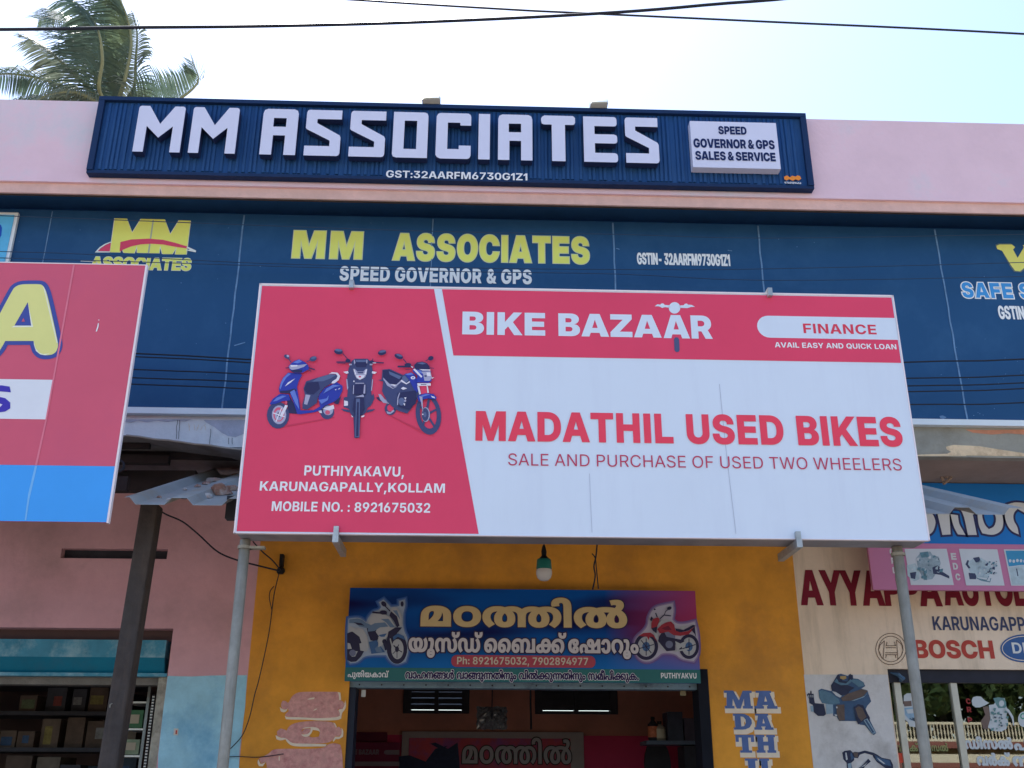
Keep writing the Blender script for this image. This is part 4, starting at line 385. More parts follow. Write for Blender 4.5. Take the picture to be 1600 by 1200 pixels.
GLYPH = {}
for f_, k_, adv_, cs_ in LETTER_SHAPES:
    conts = []
    for r in cs_:
        p = []
        x = y = 0
        for i in range(0, len(r), 3):
            x += r[i]
            y += r[i+1]
            p.append((x, y, r[i+2]))
        # quadratic outline -> polyline
        n = len(p)
        full = []
        for i in range(n):
            a, b = p[i], p[(i+1) % n]
            full.append(a)
            if not a[2] and not b[2]:
                full.append(((a[0]+b[0])/2, (a[1]+b[1])/2, 1))
        s = next(i for i, q in enumerate(full) if q[2])
        full = full[s:]+full[:s]
        n = len(full)
        o = []
        i = 0
        while i < n:
            a = full[i]
            o.append((a[0], a[1]))
            b = full[(i+1) % n]
            if not b[2]:
                c = full[(i+2) % n]
                L_ = abs(c[0]-a[0])+abs(c[1]-a[1])
                st = 4 if L_ > 120 else 3 if L_ > 50 else 2
                for t in range(1, st):
                    t /= st
                    o.append(((1-t)**2*a[0]+2*t*(1-t)*b[0]+t*t*c[0], (1-t)**2*a[1]+2*t*(1-t)*b[1]+t*t*c[1]))
                i += 2
            else:
                i += 1
        conts.append(o)
    GLYPH[(f_, k_)] = (adv_, conts)

for f_ in range(3):
    # plain upright I and a footless 1, cut from the stem of the H
    hx = sorted({round(q[0]) for c in GLYPH[(f_, 72)][1] for q in c})
    x0, st = hx[0], hx[1]-hx[0]
    GLYPH[(f_, 73)] = (st+2*x0, [[(x0, 0), (x0, 727), (x0+st, 727), (x0+st, 0)]])
    if (f_, 49) in GLYPH:
        a0 = 110
        GLYPH[(f_, 49)] = (a0+st+150, [[(a0+90, 0), (a0+90, 510), (30, 430), (30, 575), (a0+110, 727), (a0+90+st, 727), (a0+90+st, 0)]])


def layout(s, font, track=0, space=None):
    """list of (x offset, outlines) and the total box of a line of text"""
    x = 0
    out = []
    if font == 'M':
        for w in s.split('|'):
            if w == ' ':
                x += 260 if space is None else space
                continue
            for g in WORDS[w]:
                a, c = GLYPH[(3, g)]
                out.append((x, c))
                x += a+track
    else:
        for ch in s:
            if ch == ' ':
                x += 280 if space is None else space
                continue
            a, c = GLYPH['LBK'.index(font), ord(ch)]
            out.append((x, c))
            x += a+track
    xs = [q[0]+o for o, cs in out for c in cs for q in c]
    ys = [q[1] for o, cs in out for c in cs for q in c]
    return out, (min(xs), max(xs), min(ys), max(ys))


# ---------------------------------------------------------------- mesh builder
class B:
    def __init__(s):
        s.v, s.f, s.m, s.mats = [], [], [], []

    def mi(s, m):
        if m not in s.mats:
            s.mats.append(m)
        return s.mats.index(m)

    def add(s, vs, fs, m):
        o = len(s.v)
        k = s.mi(m)
        s.v += [tuple(v) for v in vs]
        for f in fs:
            s.f.append(tuple(o+i for i in f))
            s.m.append(k)
        return s

    def box(s, x0, x1, y0, y1, z0, z1, m):
        if x0 > x1: x0, x1 = x1, x0
        if y0 > y1: y0, y1 = y1, y0
        if z0 > z1: z0, z1 = z1, z0
        return s.add([(x0, y0, z0), (x1, y0, z0), (x1, y1, z0), (x0, y1, z0), (x0, y0, z1), (x1, y0, z1), (x1, y1, z1), (x0, y1, z1)],
                     [(0, 3, 2, 1), (4, 5, 6, 7), (0, 1, 5, 4), (1, 2, 6, 5), (2, 3, 7, 6), (3, 0, 4, 7)], m)

    def hexa(s, p, m):
        """8 corners: bottom ring then top ring"""
        return s.add(p, [(0, 3, 2, 1), (4, 5, 6, 7), (0, 1, 5, 4), (1, 2, 6, 5), (2, 3, 7, 6), (3, 0, 4, 7)], m)

    def sheet(s, conts, Y, m, rule='nz'):
        vs, fs = tess(conts, rule)
        return s.add([(x, Y, z) for x, z in vs], fs, m)

    def prism(s, conts, y0, y1, m, rule='nz', side=None):
        vs, fs = tess(conts, rule)
        s.add([(x, y0, z) for x, z in vs], fs, m)
        s.add([(x, y1, z) for x, z in vs], [tuple(reversed(f)) for f in fs], side or m)
        for c in conts:
            n = len(c)
            s.add([(x, y0, z) for x, z in c]+[(x, y1, z) for x, z in c],
                  [(i, (i+1) % n, n+(i+1) % n, n+i) for i in range(n)], side or m)
        return s

    def px(s, pts, Y, m):
        """flat print: a shape read off the photograph, lying on the sign's own plane"""
        return s.sheet([[P(x, y, Y) for x, y in pts]], Y, m)

    def tube(s, pts, r, m, n=8, cap=True):
        pts = [Vector(p) for p in pts]
        rs = r if isinstance(r, (list, tuple)) else [r]*len(pts)
        k = len(pts)
        vs = []
        ref = None
        for i, p in enumerate(pts):
            t = (pts[min(i+1, k-1)]-pts[max(i-1, 0)]).normalized()
            if ref is None:
                ref = Vector((0, 0, 1)) if abs(t.z) < 0.9 else Vector((1, 0, 0))
            a = t.cross(ref).normalized()
            b = a.cross(t).normalized()
            ref = b
            for j in range(n):
                an = 2*math.pi*j/n
                vs.append(p+(a*math.cos(an)+b*math.sin(an))*rs[i])
        fs = [(i*n+j, i*n+(j+1) % n, (i+1)*n+(j+1) % n, (i+1)*n+j) for i in range(k-1) for j in range(n)]
        if cap:
            fs += [tuple(reversed(range(n))), tuple((k-1)*n+j for j in range(n))]
        return s.add(vs, fs, m)

    def lathe(s, c, prof, m, n=16):
        """prof: (radius, z) rings round the vertical axis at c"""
        vs = [(c[0]+r*math.cos(2*math.pi*j/n), c[1]+r*math.sin(2*math.pi*j/n), c[2]+z) for r, z in prof for j in range(n)]
        fs = [(i*n+j, i*n+(j+1) % n, (i+1)*n+(j+1) % n, (i+1)*n+j) for i in range(len(prof)-1) for j in range(n)]
        return s.add(vs, fs, m)

    def text(s, t, font, x0, x1, z0, z1, Y, m, g=0.0, edge=None, eg=0.0, track=0, space=None, slab=False, shear=0.0, caps=True):
        """one line of lettering fitted to a box on the plane Y; edge = colour of an outline printed under it"""
        L_, (a, b_, lo, hi) = layout(t, font, track, space)
        if font != 'M' and caps:
            lo, hi = 0, 727
        sx, sz = (x1-x0)/(b_-a), (z1-z0)/(hi-lo)
        for o, cs in L_:
            tr = [[(x0+(q[0]+o-a)*sx+(q[1]-lo)*sz*shear, z0+(q[1]-lo)*sz) for q in c] for c in cs]
            if edge is not None:
                s.sheet([grow(c, eg) for c in tr], Y+0.0012, edge, 'neg')
            s.sheet([grow(c, g) for c in tr] if g else tr, Y, m, 'neg')
        return s

    def textpx(s, t, font, bl, br, top, Y, m, **k):
        """text between two baseline points of the photograph; top = height of the line above bl"""
        x0, z0 = P(bl[0], bl[1], Y)
        x1, z1 = P(br[0], br[1], Y)
        zt = P(bl[0], top, Y)[1]
        dz = (z0+z1)/2-z0
        return s.text(t, font, x0, x1, z0+dz, zt+dz, Y, m, **k)

    def build(s, name, parent=None, smooth=False, **tags):
        me = bpy.data.meshes.new(name)
        root = parent
        org = Vector(parent['_o']) if parent is not None else None
        if org is None:
            xs = [v[0] for v in s.v]
            ys = [v[1] for v in s.v]
            zs = [v[2] for v in s.v]
            org = Vector(((min(xs)+max(xs))/2, (min(ys)+max(ys))/2, min(zs)))
        me.from_pydata([tuple(Vector(v)-org) for v in s.v], [], s.f)
        for m in s.mats:
            me.materials.append(m)
        me.polygons.foreach_set('material_index', s.m)
        if smooth:
            me.polygons.foreach_set('use_smooth', [True]*len(s.f))
        me.update()
        o = bpy.data.objects.new(name, me)
        COL.objects.link(o)
        if parent is not None:
            o.parent = parent
        else:
            o.location = org
        o['_o'] = tuple(org)
        TAGS(o, **tags)
        return o


def TAGS(o, label=None, cat=None, group=None, kind=None):
    if label: o['label'] = label
    if cat: o['category'] = cat
    if group: o['group'] = group
    if kind: o['kind'] = kind


def thing(name, loc, label, cat, group=None):
    o = bpy.data.objects.new(name, None)
    o.empty_display_size = 0.2
    COL.objects.link(o)
    o.location = loc
    o['_o'] = tuple(loc)
    TAGS(o, label, cat, group)
    return o


def dup(o, off, label=None, parent=None):
    """a copy of a thing with its parts, moved by off"""
    c = o.copy()
    COL.objects.link(c)
    if parent is None:
        c.location = Vector(o.location)+Vector(off)
        c['_o'] = tuple(Vector(o['_o'])+Vector(off))
        if label:
            c['label'] = label
    else:
        c.parent = parent
    for ch in list(o.children):
        dup(ch, off, None, c)
    return c


def ell(cx, cy_, rx, ry, n=18, rot=0.0):
    return [(cx+rx*math.cos(2*math.pi*i/n)*math.cos(rot)-ry*math.sin(2*math.pi*i/n)*math.sin(rot),
             cy_+rx*math.cos(2*math.pi*i/n)*math.sin(rot)+ry*math.sin(2*math.pi*i/n)*math.cos(rot)) for i in range(n)]


def soften(c, it=2, lim=50):
    """round the gentle corners of a traced outline, keep the sharp ones"""
    for _ in range(it):
        o = []
        n = len(c)
        for i in range(n):
            a, b, d = c[i-1], c[i], c[(i+1) % n]
            t = abs(math.degrees(math.atan2((b[0]-a[0])*(d[1]-b[1])-(b[1]-a[1])*(d[0]-b[0]), (b[0]-a[0])*(d[0]-b[0])+(b[1]-a[1])*(d[1]-b[1]))))
            if t > lim or t < 3:
                o.append(b)
            else:
                o += [(b[0]*.75+a[0]*.25, b[1]*.75+a[1]*.25), (b[0]*.75+d[0]*.25, b[1]*.75+d[1]*.25)]
        c = o
    return c


def stroke(pts, w):
    l, r = [], []
    n = len(pts)
    for i in range(n):
        a, b = pts[max(i-1, 0)], pts[min(i+1, n-1)]
        dx, dy = b[0]-a[0], b[1]-a[1]
        q = math.hypot(dx, dy) or 1
        nx, ny = -dy/q*w/2, dx/q*w/2
        l.append((pts[i][0]+nx, pts[i][1]+ny))
        r.append((pts[i][0]-nx, pts[i][1]-ny))
    return l+r[::-1]


def ring(cx, cy_, rx, ry, w, n=20, rot=0.0):
    a = ell(cx, cy_, rx, ry, n, rot)
    b = ell(cx, cy_, rx-w, ry-w, n, rot)
    return a, b


def rrect(x0, x1, z0, z1, r, n=5):
    o = []
    for cx, cz, a0 in ((x1-r, z1-r, 0), (x0+r, z1-r, 90), (x0+r, z0+r, 180), (x1-r, z0+r, 270)):
        for i in range(n+1):
            a = R_(a0+90*i/n)
            o.append((cx+r*math.cos(a), cz+r*math.sin(a)))
    return o


def art(b, Y, sc, ox, oy, items, step=0.0004):
    """a printed picture: coloured shapes laid over each other, painter's order; (scale, offset) of the tracing"""
    for i, it in enumerate(items):
        m, pts = it[0], it[1]
        holes = [it[2]] if len(it) > 2 else []
        yy = Y-step*i
        b.sheet([[P(ox+x*sc, oy+y*sc, yy) for x, y in c] for c in [pts]+holes], yy, m, 'eo')


def wall_holes(b, x0, x1, z0, z1, y0, y1, holes, m, rim=None):
    xs = sorted({x0, x1, *[h[0] for h in holes], *[h[1] for h in holes]})
    zs = sorted({z0, z1, *[h[2] for h in holes], *[h[3] for h in holes]})
    xs = [x for x in xs if x0 <= x <= x1]
    zs = [z for z in zs if z0 <= z <= z1]
    inh = lambda x, z: any(h[0] < x < h[1] and h[2] < z < h[3] for h in holes)
    for i in range(len(xs)-1):
        for j in range(len(zs)-1):
            a, c, d, e = xs[i], xs[i+1], zs[j], zs[j+1]
            if inh((a+c)/2, (d+e)/2):
                continue
            b.add([(a, y0, d), (c, y0, d), (c, y0, e), (a, y0, e)], [(0, 1, 2, 3)], m)
            b.add([(a, y1, d), (c, y1, d), (c, y1, e), (a, y1, e)], [(3, 2, 1, 0)], m)
    b.add([(x0, y0, z0), (x0, y1, z0), (x0, y1, z1), (x0, y0, z1)], [(0, 3, 2, 1)], m)
    b.add([(x1, y0, z0), (x1, y1, z0), (x1, y1, z1), (x1, y0, z1)], [(0, 1, 2, 3)], m)
    b.add([(x0, y0, z1), (x1, y0, z1), (x1, y1, z1), (x0, y1, z1)], [(0, 1, 2, 3)], m)
    for h in holes:
        a, c, d, e = max(h[0], x0), min(h[1], x1), max(h[2], z0), min(h[3], z1)
        q = rim or m
        b.add([(a, y0, d), (a, y1, d), (a, y1, e), (a, y0, e)], [(0, 1, 2, 3)], q)
        b.add([(c, y0, d), (c, y1, d), (c, y1, e), (c, y0, e)], [(3, 2, 1, 0)], q)
        b.add([(a, y0, e), (c, y0, e), (c, y1, e), (a, y1, e)], [(3, 2, 1, 0)], q)
        if d > z0:
            b.add([(a, y0, d), (c, y0, d), (c, y1, d), (a, y1, d)], [(0, 1, 2, 3)], q)

# ---------------------------------------------------------------- surfaces
asphalt = mat('asphalt', (0.055, 0.055, 0.057), 0.9, 0.25, 3, (0.12, 0.11, 0.10), 0.5, 1.0, bump=0.5, bscale=180)
paving = mat('paving', (0.26, 0.24, 0.21), 0.9, 0.2, 4, (0.16, 0.13, 0.10), 0.6, 1.5, bump=0.4, bscale=60)
dusty = mat('bounce_dirt', (0.31, 0.26, 0.20), 0.95, 0.2, 2, (0.25, 0.20, 0.15), 0.6, 0.8, bump=0.5, bscale=60)  # pale dirt for the unseen ground added to bounce sunlight
earth = mat('earth', (0.20, 0.16, 0.11), 0.95, 0.3, 0.5, (0.08, 0.10, 0.04), 0.7, 0.2)
line_paint = mat('line_paint', (0.75, 0.75, 0.72), 0.7, 0.15, 8)
parapet_m = mat('parapet_plaster', alb(202, 182, 206), 0.85, 0.07, 2.2, alb(178, 184, 205), 0.95, 1.1, bump=0.35, bscale=22)
parapet_edge = mat('parapet_edge_plaster', alb(196, 168, 170), 0.85, 0.10, 10, alb(170, 146, 148), 0.4, 3, bump=0.3, bscale=30)
navy_wall = mat('navy_wall', (0.05, 0.20, 0.55), 0.8, 0.15, 4)
pink_wall = mat('pink_wall', (0.68, 0.38, 0.41), 0.85, 0.10, 2.5, (0.40, 0.25, 0.24), 0.55, 1.4, bump=0.35, bscale=18)
orange_wall = mat('orange_wall', (0.80, 0.335, 0.042), 0.8, 0.20, 3.2, (0.40, 0.17, 0.05), 0.55, 1.1, bump=0.3, bscale=24)
beige_wall = mat('beige_wall', (0.86, 0.67, 0.50), 0.85, 0.10, 3.0, (0.46, 0.35, 0.24), 0.6, 1.6, streak=1, bump=0.3, bscale=20)
grey_paint = mat('grey_paint', (0.68, 0.64, 0.62), 0.8, 0.10, 4.0, (0.34, 0.30, 0.27), 0.6, 3.0, bump=0.3, bscale=24)
blue_paint = mat('blue_paint', (0.36, 0.64, 0.76), 0.75, 0.2, 5.0, (0.17, 0.40, 0.58), 0.9, 2.4, bump=0.9, bscale=16)
fascia_grey = mat('fascia_plaster', alb(138, 142, 142), 0.9, 0.2, 4, alb(100, 96, 90), 0.7, 2.2, bump=0.7, bscale=20)
fascia_white = mat('fascia_whitewash', (0.84, 0.86, 0.86), 0.8, 0.06, 4, (0.62, 0.62, 0.63), 0.7, 3.0, bump=0.4, bscale=22)
fascia_patch = mat('fascia_cement_patch', alb(160, 172, 200), 0.85, 0.15, 8, bump=0.5, bscale=30)
fascia_lime = mat('fascia_lime_patch', alb(200, 186, 165), 0.85, 0.2, 8, alb(120, 100, 85), 0.6, 6.0, bump=0.6, bscale=26)
fascia_brick = mat('fascia_brick_patch', alb(178, 128, 110), 0.9, 0.25, 10, bump=0.6, bscale=26)
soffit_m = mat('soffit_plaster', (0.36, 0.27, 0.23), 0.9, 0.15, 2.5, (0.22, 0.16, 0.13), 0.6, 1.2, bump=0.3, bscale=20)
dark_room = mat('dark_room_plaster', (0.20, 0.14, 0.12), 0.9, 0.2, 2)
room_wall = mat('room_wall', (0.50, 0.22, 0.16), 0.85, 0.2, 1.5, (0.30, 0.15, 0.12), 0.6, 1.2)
room_red = mat('room_red', (0.55, 0.04, 0.12), 0.7, 0.1, 2)
cement = mat('cement', (0.22, 0.20, 0.18), 0.9, 0.25, 6, (0.10, 0.09, 0.08), 0.8, 2.5, bump=0.5, bscale=35)
old_cement = mat('old_cement', (0.40, 0.38, 0.31), 0.9, 0.3, 14, (0.16, 0.15, 0.12), 0.8, 12, bump=0.6, bscale=40)
post_m = mat('weathered_post', (0.062, 0.052, 0.05), 0.85, 0.3, 9, (0.12, 0.085, 0.065), 0.6, 3.0, streak=1, bump=0.6, bscale=40)
galv = mat('galvanised_steel', (0.34, 0.31, 0.26), 0.6, 0.2, 14, (0.22, 0.21, 0.17), 0.8, 9, streak=1, metal=0.1)
channel = mat('steel_channel', (0.38, 0.37, 0.42), 0.5, 0.3, 7, (0.20, 0.15, 0.14), 0.7, 3.5, metal=0.5)
tin = mat('roof_tin', (0.37, 0.37, 0.36), 0.8, 0.12, 5, (0.38, 0.31, 0.24), 0.85, 3, spec=0.2)
dark_metal = mat('dark_metal', (0.035, 0.035, 0.045), 0.6, 0.3, 8)
black = mat('black_rubber', (0.012, 0.012, 0.014), 0.5, 0)
cable_m = mat('cable_sheath', (0.02, 0.022, 0.035), 0.5, 0)
alu = mat('aluminium', (0.50, 0.49, 0.46), 0.4, 0.1, 9, metal=0.6)
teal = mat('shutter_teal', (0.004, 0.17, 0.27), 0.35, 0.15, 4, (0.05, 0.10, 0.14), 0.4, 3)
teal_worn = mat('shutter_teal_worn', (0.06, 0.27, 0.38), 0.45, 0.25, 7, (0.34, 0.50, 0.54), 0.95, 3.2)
timber = mat('old_timber', (0.035, 0.028, 0.03), 0.8, 0.3, 6)
rubble_w = mat('rubble_white', (0.58, 0.55, 0.52), 0.9, 0.2, 20, (0.42, 0.24, 0.17), 0.9, 12, bump=0.5)
rubble_r = mat('rubble_red', (0.40, 0.20, 0.14), 0.9, 0.3, 20, (0.6, 0.55, 0.5), 0.8, 14, bump=0.5)

# ---------------------------------------------------------------- the ground
def sheet_flat(name, x0, x1, y0, y1, z, m, kind='structure'):
    b = B()
    b.add([(x0, y0, z), (x1, y0, z), (x1, y1, z), (x0, y1, z)], [(0, 1, 2, 3)], m)
    return b.build(name, kind=kind)


sheet_flat('ground', -1500, 1500, -1500, 1500, -0.13, earth)
sheet_flat('road', -300, 300, -9.0, -2.5, -0.126, asphalt)
sheet_flat('bounce_shoulder', -300, 300, -2.5, 2.6, -0.124, dusty)  # unseen sunlit strip, added to throw light up at the shop walls
sheet_flat('bounce_verge', -300, 300, -14.6, -9.0, -0.125, dusty)  # more unseen pale ground added for bounced light
b = B(); b.box(-60, 60, 2.6, 7.2, -0.2, 0.0, paving); b.build('pavement', kind='structure')
b = B()
for i in range(-10, 11):
    b.add([(i*6, -6.8, -0.122), (i*6+3, -6.8, -0.122), (i*6+3, -6.65, -0.122), (i*6, -6.65, -0.122)], [(0, 1, 2, 3)], line_paint)
b.build('road_marking', kind='structure')

# ---------------------------------------------------------------- the row of shops
bld = thing('shop_building', (0, 7.2, 0), 'row of three small shops with pink parapet and pink, orange and beige shop walls', 'building')
X0, X1 = -9.0, 9.0
b = B(); b.box(X0, X1, 6.02, 6.15, 5.43, 6.062, parapet_m)
b.build('parapet', bld)
b = B()
b.box(X0, X1, 6.012, 6.152, 5.400, 5.43, parapet_m)
b.box(X0, X1, 6.032, 6.048, 5.322, 5.400, parapet_edge)
b.build('parapet_edge', bld)
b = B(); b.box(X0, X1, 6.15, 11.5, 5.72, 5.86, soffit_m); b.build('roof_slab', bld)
b = B(); b.box(X0, X1, 6.72, 6.86, 3.86, 5.72, navy_wall); b.build('upper_wall', bld)
b = B()
b.box(X0, X0+.15, 6.86, 11.3, 3.86, 5.72, parapet_m); b.box(X1-.15, X1, 6.86, 11.3, 3.86, 5.72, parapet_m)
b.box(X0, X1, 11.3, 11.5, 3.86, 5.72, parapet_m)
b.build('upper_side_wall', bld)
# canopy slab: fascia and soffit are different plaster
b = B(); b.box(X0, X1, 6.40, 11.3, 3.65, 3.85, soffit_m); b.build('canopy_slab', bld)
b = B(); b.box(-0.9, X1, 6.33, 6.40, 3.645, 3.8515, fascia_grey); b.box(X0, -0.9, 6.33, 6.40, 3.645, 3.8515, fascia_white)
fs = b.build('fascia', bld)
b = B()
YF = 6.328
YW = 7.2
SLOT = (-2.905, -2.17, 3.098, 3.167)
patch = [(340, 657), (352, 676), (366, 687), (380, 684), (392, 676), (400, 657)]
b.px([(318, 656)]+[(322, 660), (336, 668), (346, 676), (356, 681), (368, 683), (380, 678), (392, 668), (410, 656)], YF, fascia_patch)
b.build('plaster_patch', bld)
b = B()
b.px([(193, 655), (196, 659), (205, 660), (215, 657), (230, 660), (245, 657), (262, 659), (275, 657), (290, 658), (300, 655)], YF-0.002, fascia_patch)
b.build('plaster_patch', bld)
b = B()
b.px([(1478, 698), (1490, 695), (1530, 697), (1560, 702), (1600, 708), (1640, 712), (1640, 713.5), (1560, 712.5), (1500, 711.5), (1476, 711), (1486, 706), (1479, 702)], YF, fascia_lime)
b.build('plaster_patch', bld)
b = B()
b.px([(1425, 711.5), (1440, 710), (1480, 709), (1510, 711), (1510, 712.5), (1425, 712.5)], YF-0.001, fascia_lime)
b.build('plaster_patch', bld)
b = B()
b.px([(1508, 671), (1540, 672), (1600, 671), (1640, 671), (1640, 676), (1600, 679), (1575, 677), (1550, 679), (1520, 676)], YF, fascia_brick)
b.build('plaster_patch', bld)
b = B()
crk = mat('crack_dark', (0.12, 0.12, 0.14), 0.9, 0)
rg = random.Random(2)
for x, y0, y1 in ((277, 656, 690), (281, 656, 690), (329, 670, 697), (358, 684, 697), (363, 684, 697)):
    b.px(stroke([(x+rg.uniform(-.6, .6)-(y-y0)*.06, y) for y in range(y0, y1+1, 5)], .8), YF-.003, crk)
for k in range(5):
    xx = 296+k*6
    b.px(stroke([(xx+rg.uniform(-3, 3), 661+rg.uniform(0, 12)) for _ in range(4)], .5), YF-.003, MATS['fascia_lime_patch'])
b.build('crack', bld, kind='stuff')
b = B(); b.box(SLOT[0]+.001, SLOT[1]-.001, YW+.06, YW+.12, SLOT[2]+.001, SLOT[3]-.001, dark_metal); b.build('slot_shade_fill', bld)  # dark block closing the slot, its colour stands for the shade inside

YW = 7.2
# openings (x0, x1, z0, z1)
L_OP = (-6.2, -2.065, -0.1, 2.62)
C_OP = (-0.845, 1.588, -0.1, 2.31)
R_OP = (2.845, 6.6, 0.62, 2.387)
HOLES = [L_OP, C_OP, R_OP, SLOT]
for a, c, m, nm in ((X0, -1.53, pink_wall, 'wall'), (-1.53, 2.263, orange_wall, 'wall'), (2.263, X1, beige_wall, 'wall')):
    b = B()
    hs = [h for h in HOLES if h[1] > a and h[0] < c]
    wall_holes(b, a, c, 0, 3.648, YW, YW+.2, hs, m)
    lab = {pink_wall: 'dusty pink wall of the left shop', orange_wall: 'orange painted wall of the middle shop', beige_wall: 'beige wall of the right shop'}[m]
    b.build(nm, bld, label=lab)
b = B()
for a in (X0, -1.59, 2.2, X1-.12):
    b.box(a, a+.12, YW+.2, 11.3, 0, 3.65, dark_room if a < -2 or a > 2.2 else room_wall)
b.build('partition_wall', bld)
b = B()
V1 = (-0.66, -0.09, 2.33, 2.56)
V2 = (0.64, 1.38, 2.33, 2.56)
wall_holes(b, -1.47, 2.2, 0, 3.65, 10.6, 10.75, [V1, V2], room_wall)
b.build('back_wall', bld, label='brown back wall inside the middle shop')
b = B()
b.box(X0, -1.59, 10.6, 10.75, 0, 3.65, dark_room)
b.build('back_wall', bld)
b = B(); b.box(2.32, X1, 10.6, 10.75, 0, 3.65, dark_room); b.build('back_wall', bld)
b = B(); b.box(X0, X1, YW+.2, 11.3, -0.05, 0.0, cement); b.build('shop_floor', bld)
b = B(); b.box(-0.86, 2.19, 10.585, 10.6, 0, 2.10, room_red); b.build('wall_dado', bld, label='dark red lower part of the back wall')
# vents in the back wall: frame + slats
for vi, V in enumerate((V1, V2)):
    b = B()
    w = .035
    xm = (V[0]+V[1])/2
    for a, c, d, e in ((V[0]-.04, V[1]+.04, V[3], V[3]+.03), (V[0]-.04, V[1]+.04, V[2]-.03, V[2]), (V[0]-.04, V[0]+w, V[2], V[3]), (V[1]-w, V[1]+.04, V[2], V[3]), (xm-.02, xm+.02, V[2], V[3])):
        b.box(a, c, 10.56, 10.70, d, e, dark_metal)
    fr = b.build('vent', bld)
    for k in range(4):
        z = V[2]+.006+k*.058
        if vi == 1 and k in (1, 2, 3):
            b = B(); b.box(V[0]+w, V[1]-w, 10.60, 10.63, z-.01, z+.055, dark_metal)
        else:
            b = B(); b.hexa([(V[0]+w, 10.60, z), (V[1]-w, 10.60, z), (V[1]-w, 10.68, z+.022), (V[0]+w, 10.68, z+.022),
                             (V[0]+w, 10.60, z+.046), (V[1]-w, 10.60, z+.046), (V[1]-w, 10.68, z+.066), (V[0]+w, 10.68, z+.066)], dark_metal)
        b.build('slat', fr)
# painted areas and lettering straight on the walls
b = B()
b.px([(262, 1056), (275, 1056.5), (300, 1057), (330, 1055.5), (360, 1055), (386, 1055), (383, 1105), (374, 1175), (371, 1290), (245, 1290), (247, 1180), (255, 1110)], YW-.002, blue_paint)
b.build('blue_paint', bld)
b = B()
b.px([(1256, 1054), (1300, 1054), (1387, 1054), (1393, 1110), (1404, 1200), (1415, 1290), (1282, 1290), (1271, 1200)], YW-.002, grey_paint)
b.build('grey_paint', bld)
# ---- shutter housings
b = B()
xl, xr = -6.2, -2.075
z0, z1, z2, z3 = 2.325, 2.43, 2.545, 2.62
b.box(xl, xr, YW+.10, YW+.22, z2, z3, mat('shutter_shadow_box', (0.10, 0.06, 0.06), 0.8, 0.1))  # dark brown block painted as the shade of the recess above the shutter
b.build('recess_shade_box', bld)
b = B()
b.box(xl, xr-.03, YW+.02, YW+.12, z1, z2, teal_worn)
b.build('shutter_housing', bld, label='worn light teal top of the rolled shutter')
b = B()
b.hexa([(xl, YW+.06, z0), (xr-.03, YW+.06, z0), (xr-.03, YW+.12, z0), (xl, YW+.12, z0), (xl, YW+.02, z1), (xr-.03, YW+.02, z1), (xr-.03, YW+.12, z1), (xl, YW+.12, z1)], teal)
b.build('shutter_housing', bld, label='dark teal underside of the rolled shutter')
b = B(); b.box(xl, xr+.005, YW+.0, YW+.10, z0-.022, z0, teal_worn); b.build('shutter_rail', bld)
b = B(); b.box(xl, xr, YW+.08, YW+.2, z0-.07, z0-.022, cement); b.build('lintel', bld)
b = B(); b.box(xr-.055, xr+.01, YW+.03, YW+.16, 0, z0-.023, old_cement); b.build('door_jamb', bld)
b = B()
b.box(-0.845, 1.52, YW+.03, YW+.14, 2.243, 2.30, mat('shutter_grey', (0.22, 0.32, 0.40), 0.6, 0.2, 5, (0.06, 0.08, 0.12), 0.8, 5))
b.build('shutter_bottom_bar', bld)
for k in range(16):
    bb = B(); bb.tube([(-0.78+k*.15, YW+.026, 2.262), (-0.78+k*.15, YW+.031, 2.262)], .006, dark_metal, 6)
    if k == 0: riv = bb.build('rivet', bld)
    else:
        c = riv.copy(); COL.objects.link(c); c.parent = bld; c.location = (k*.15, 0, 0)
b = B(); b.box(1.52, 1.592, YW-.012, YW+.2, 0, 2.375, mat('door_frame_dark', (0.008, 0.009, 0.016), 0.8, 0.3, 6)); b.build('door_frame', bld, label='dark frame at the right of the middle doorway')
b = B(); b.box(-0.845, -0.80, YW+.02, YW+.2, 0, 2.243, mat('guide_rail', (0.015, 0.02, 0.04), 0.5, .2)); b.build('door_frame', bld)

# lettering painted on the orange wall, right of the door
painted_blue = mat('painted_blue', (0.11, 0.17, 0.38), 0.75, 0.18, 12)
painted_cream = mat('painted_cream', (0.85, 0.70, 0.54), 0.75, 0.1, 12)
b = B()
YP = YW-.003


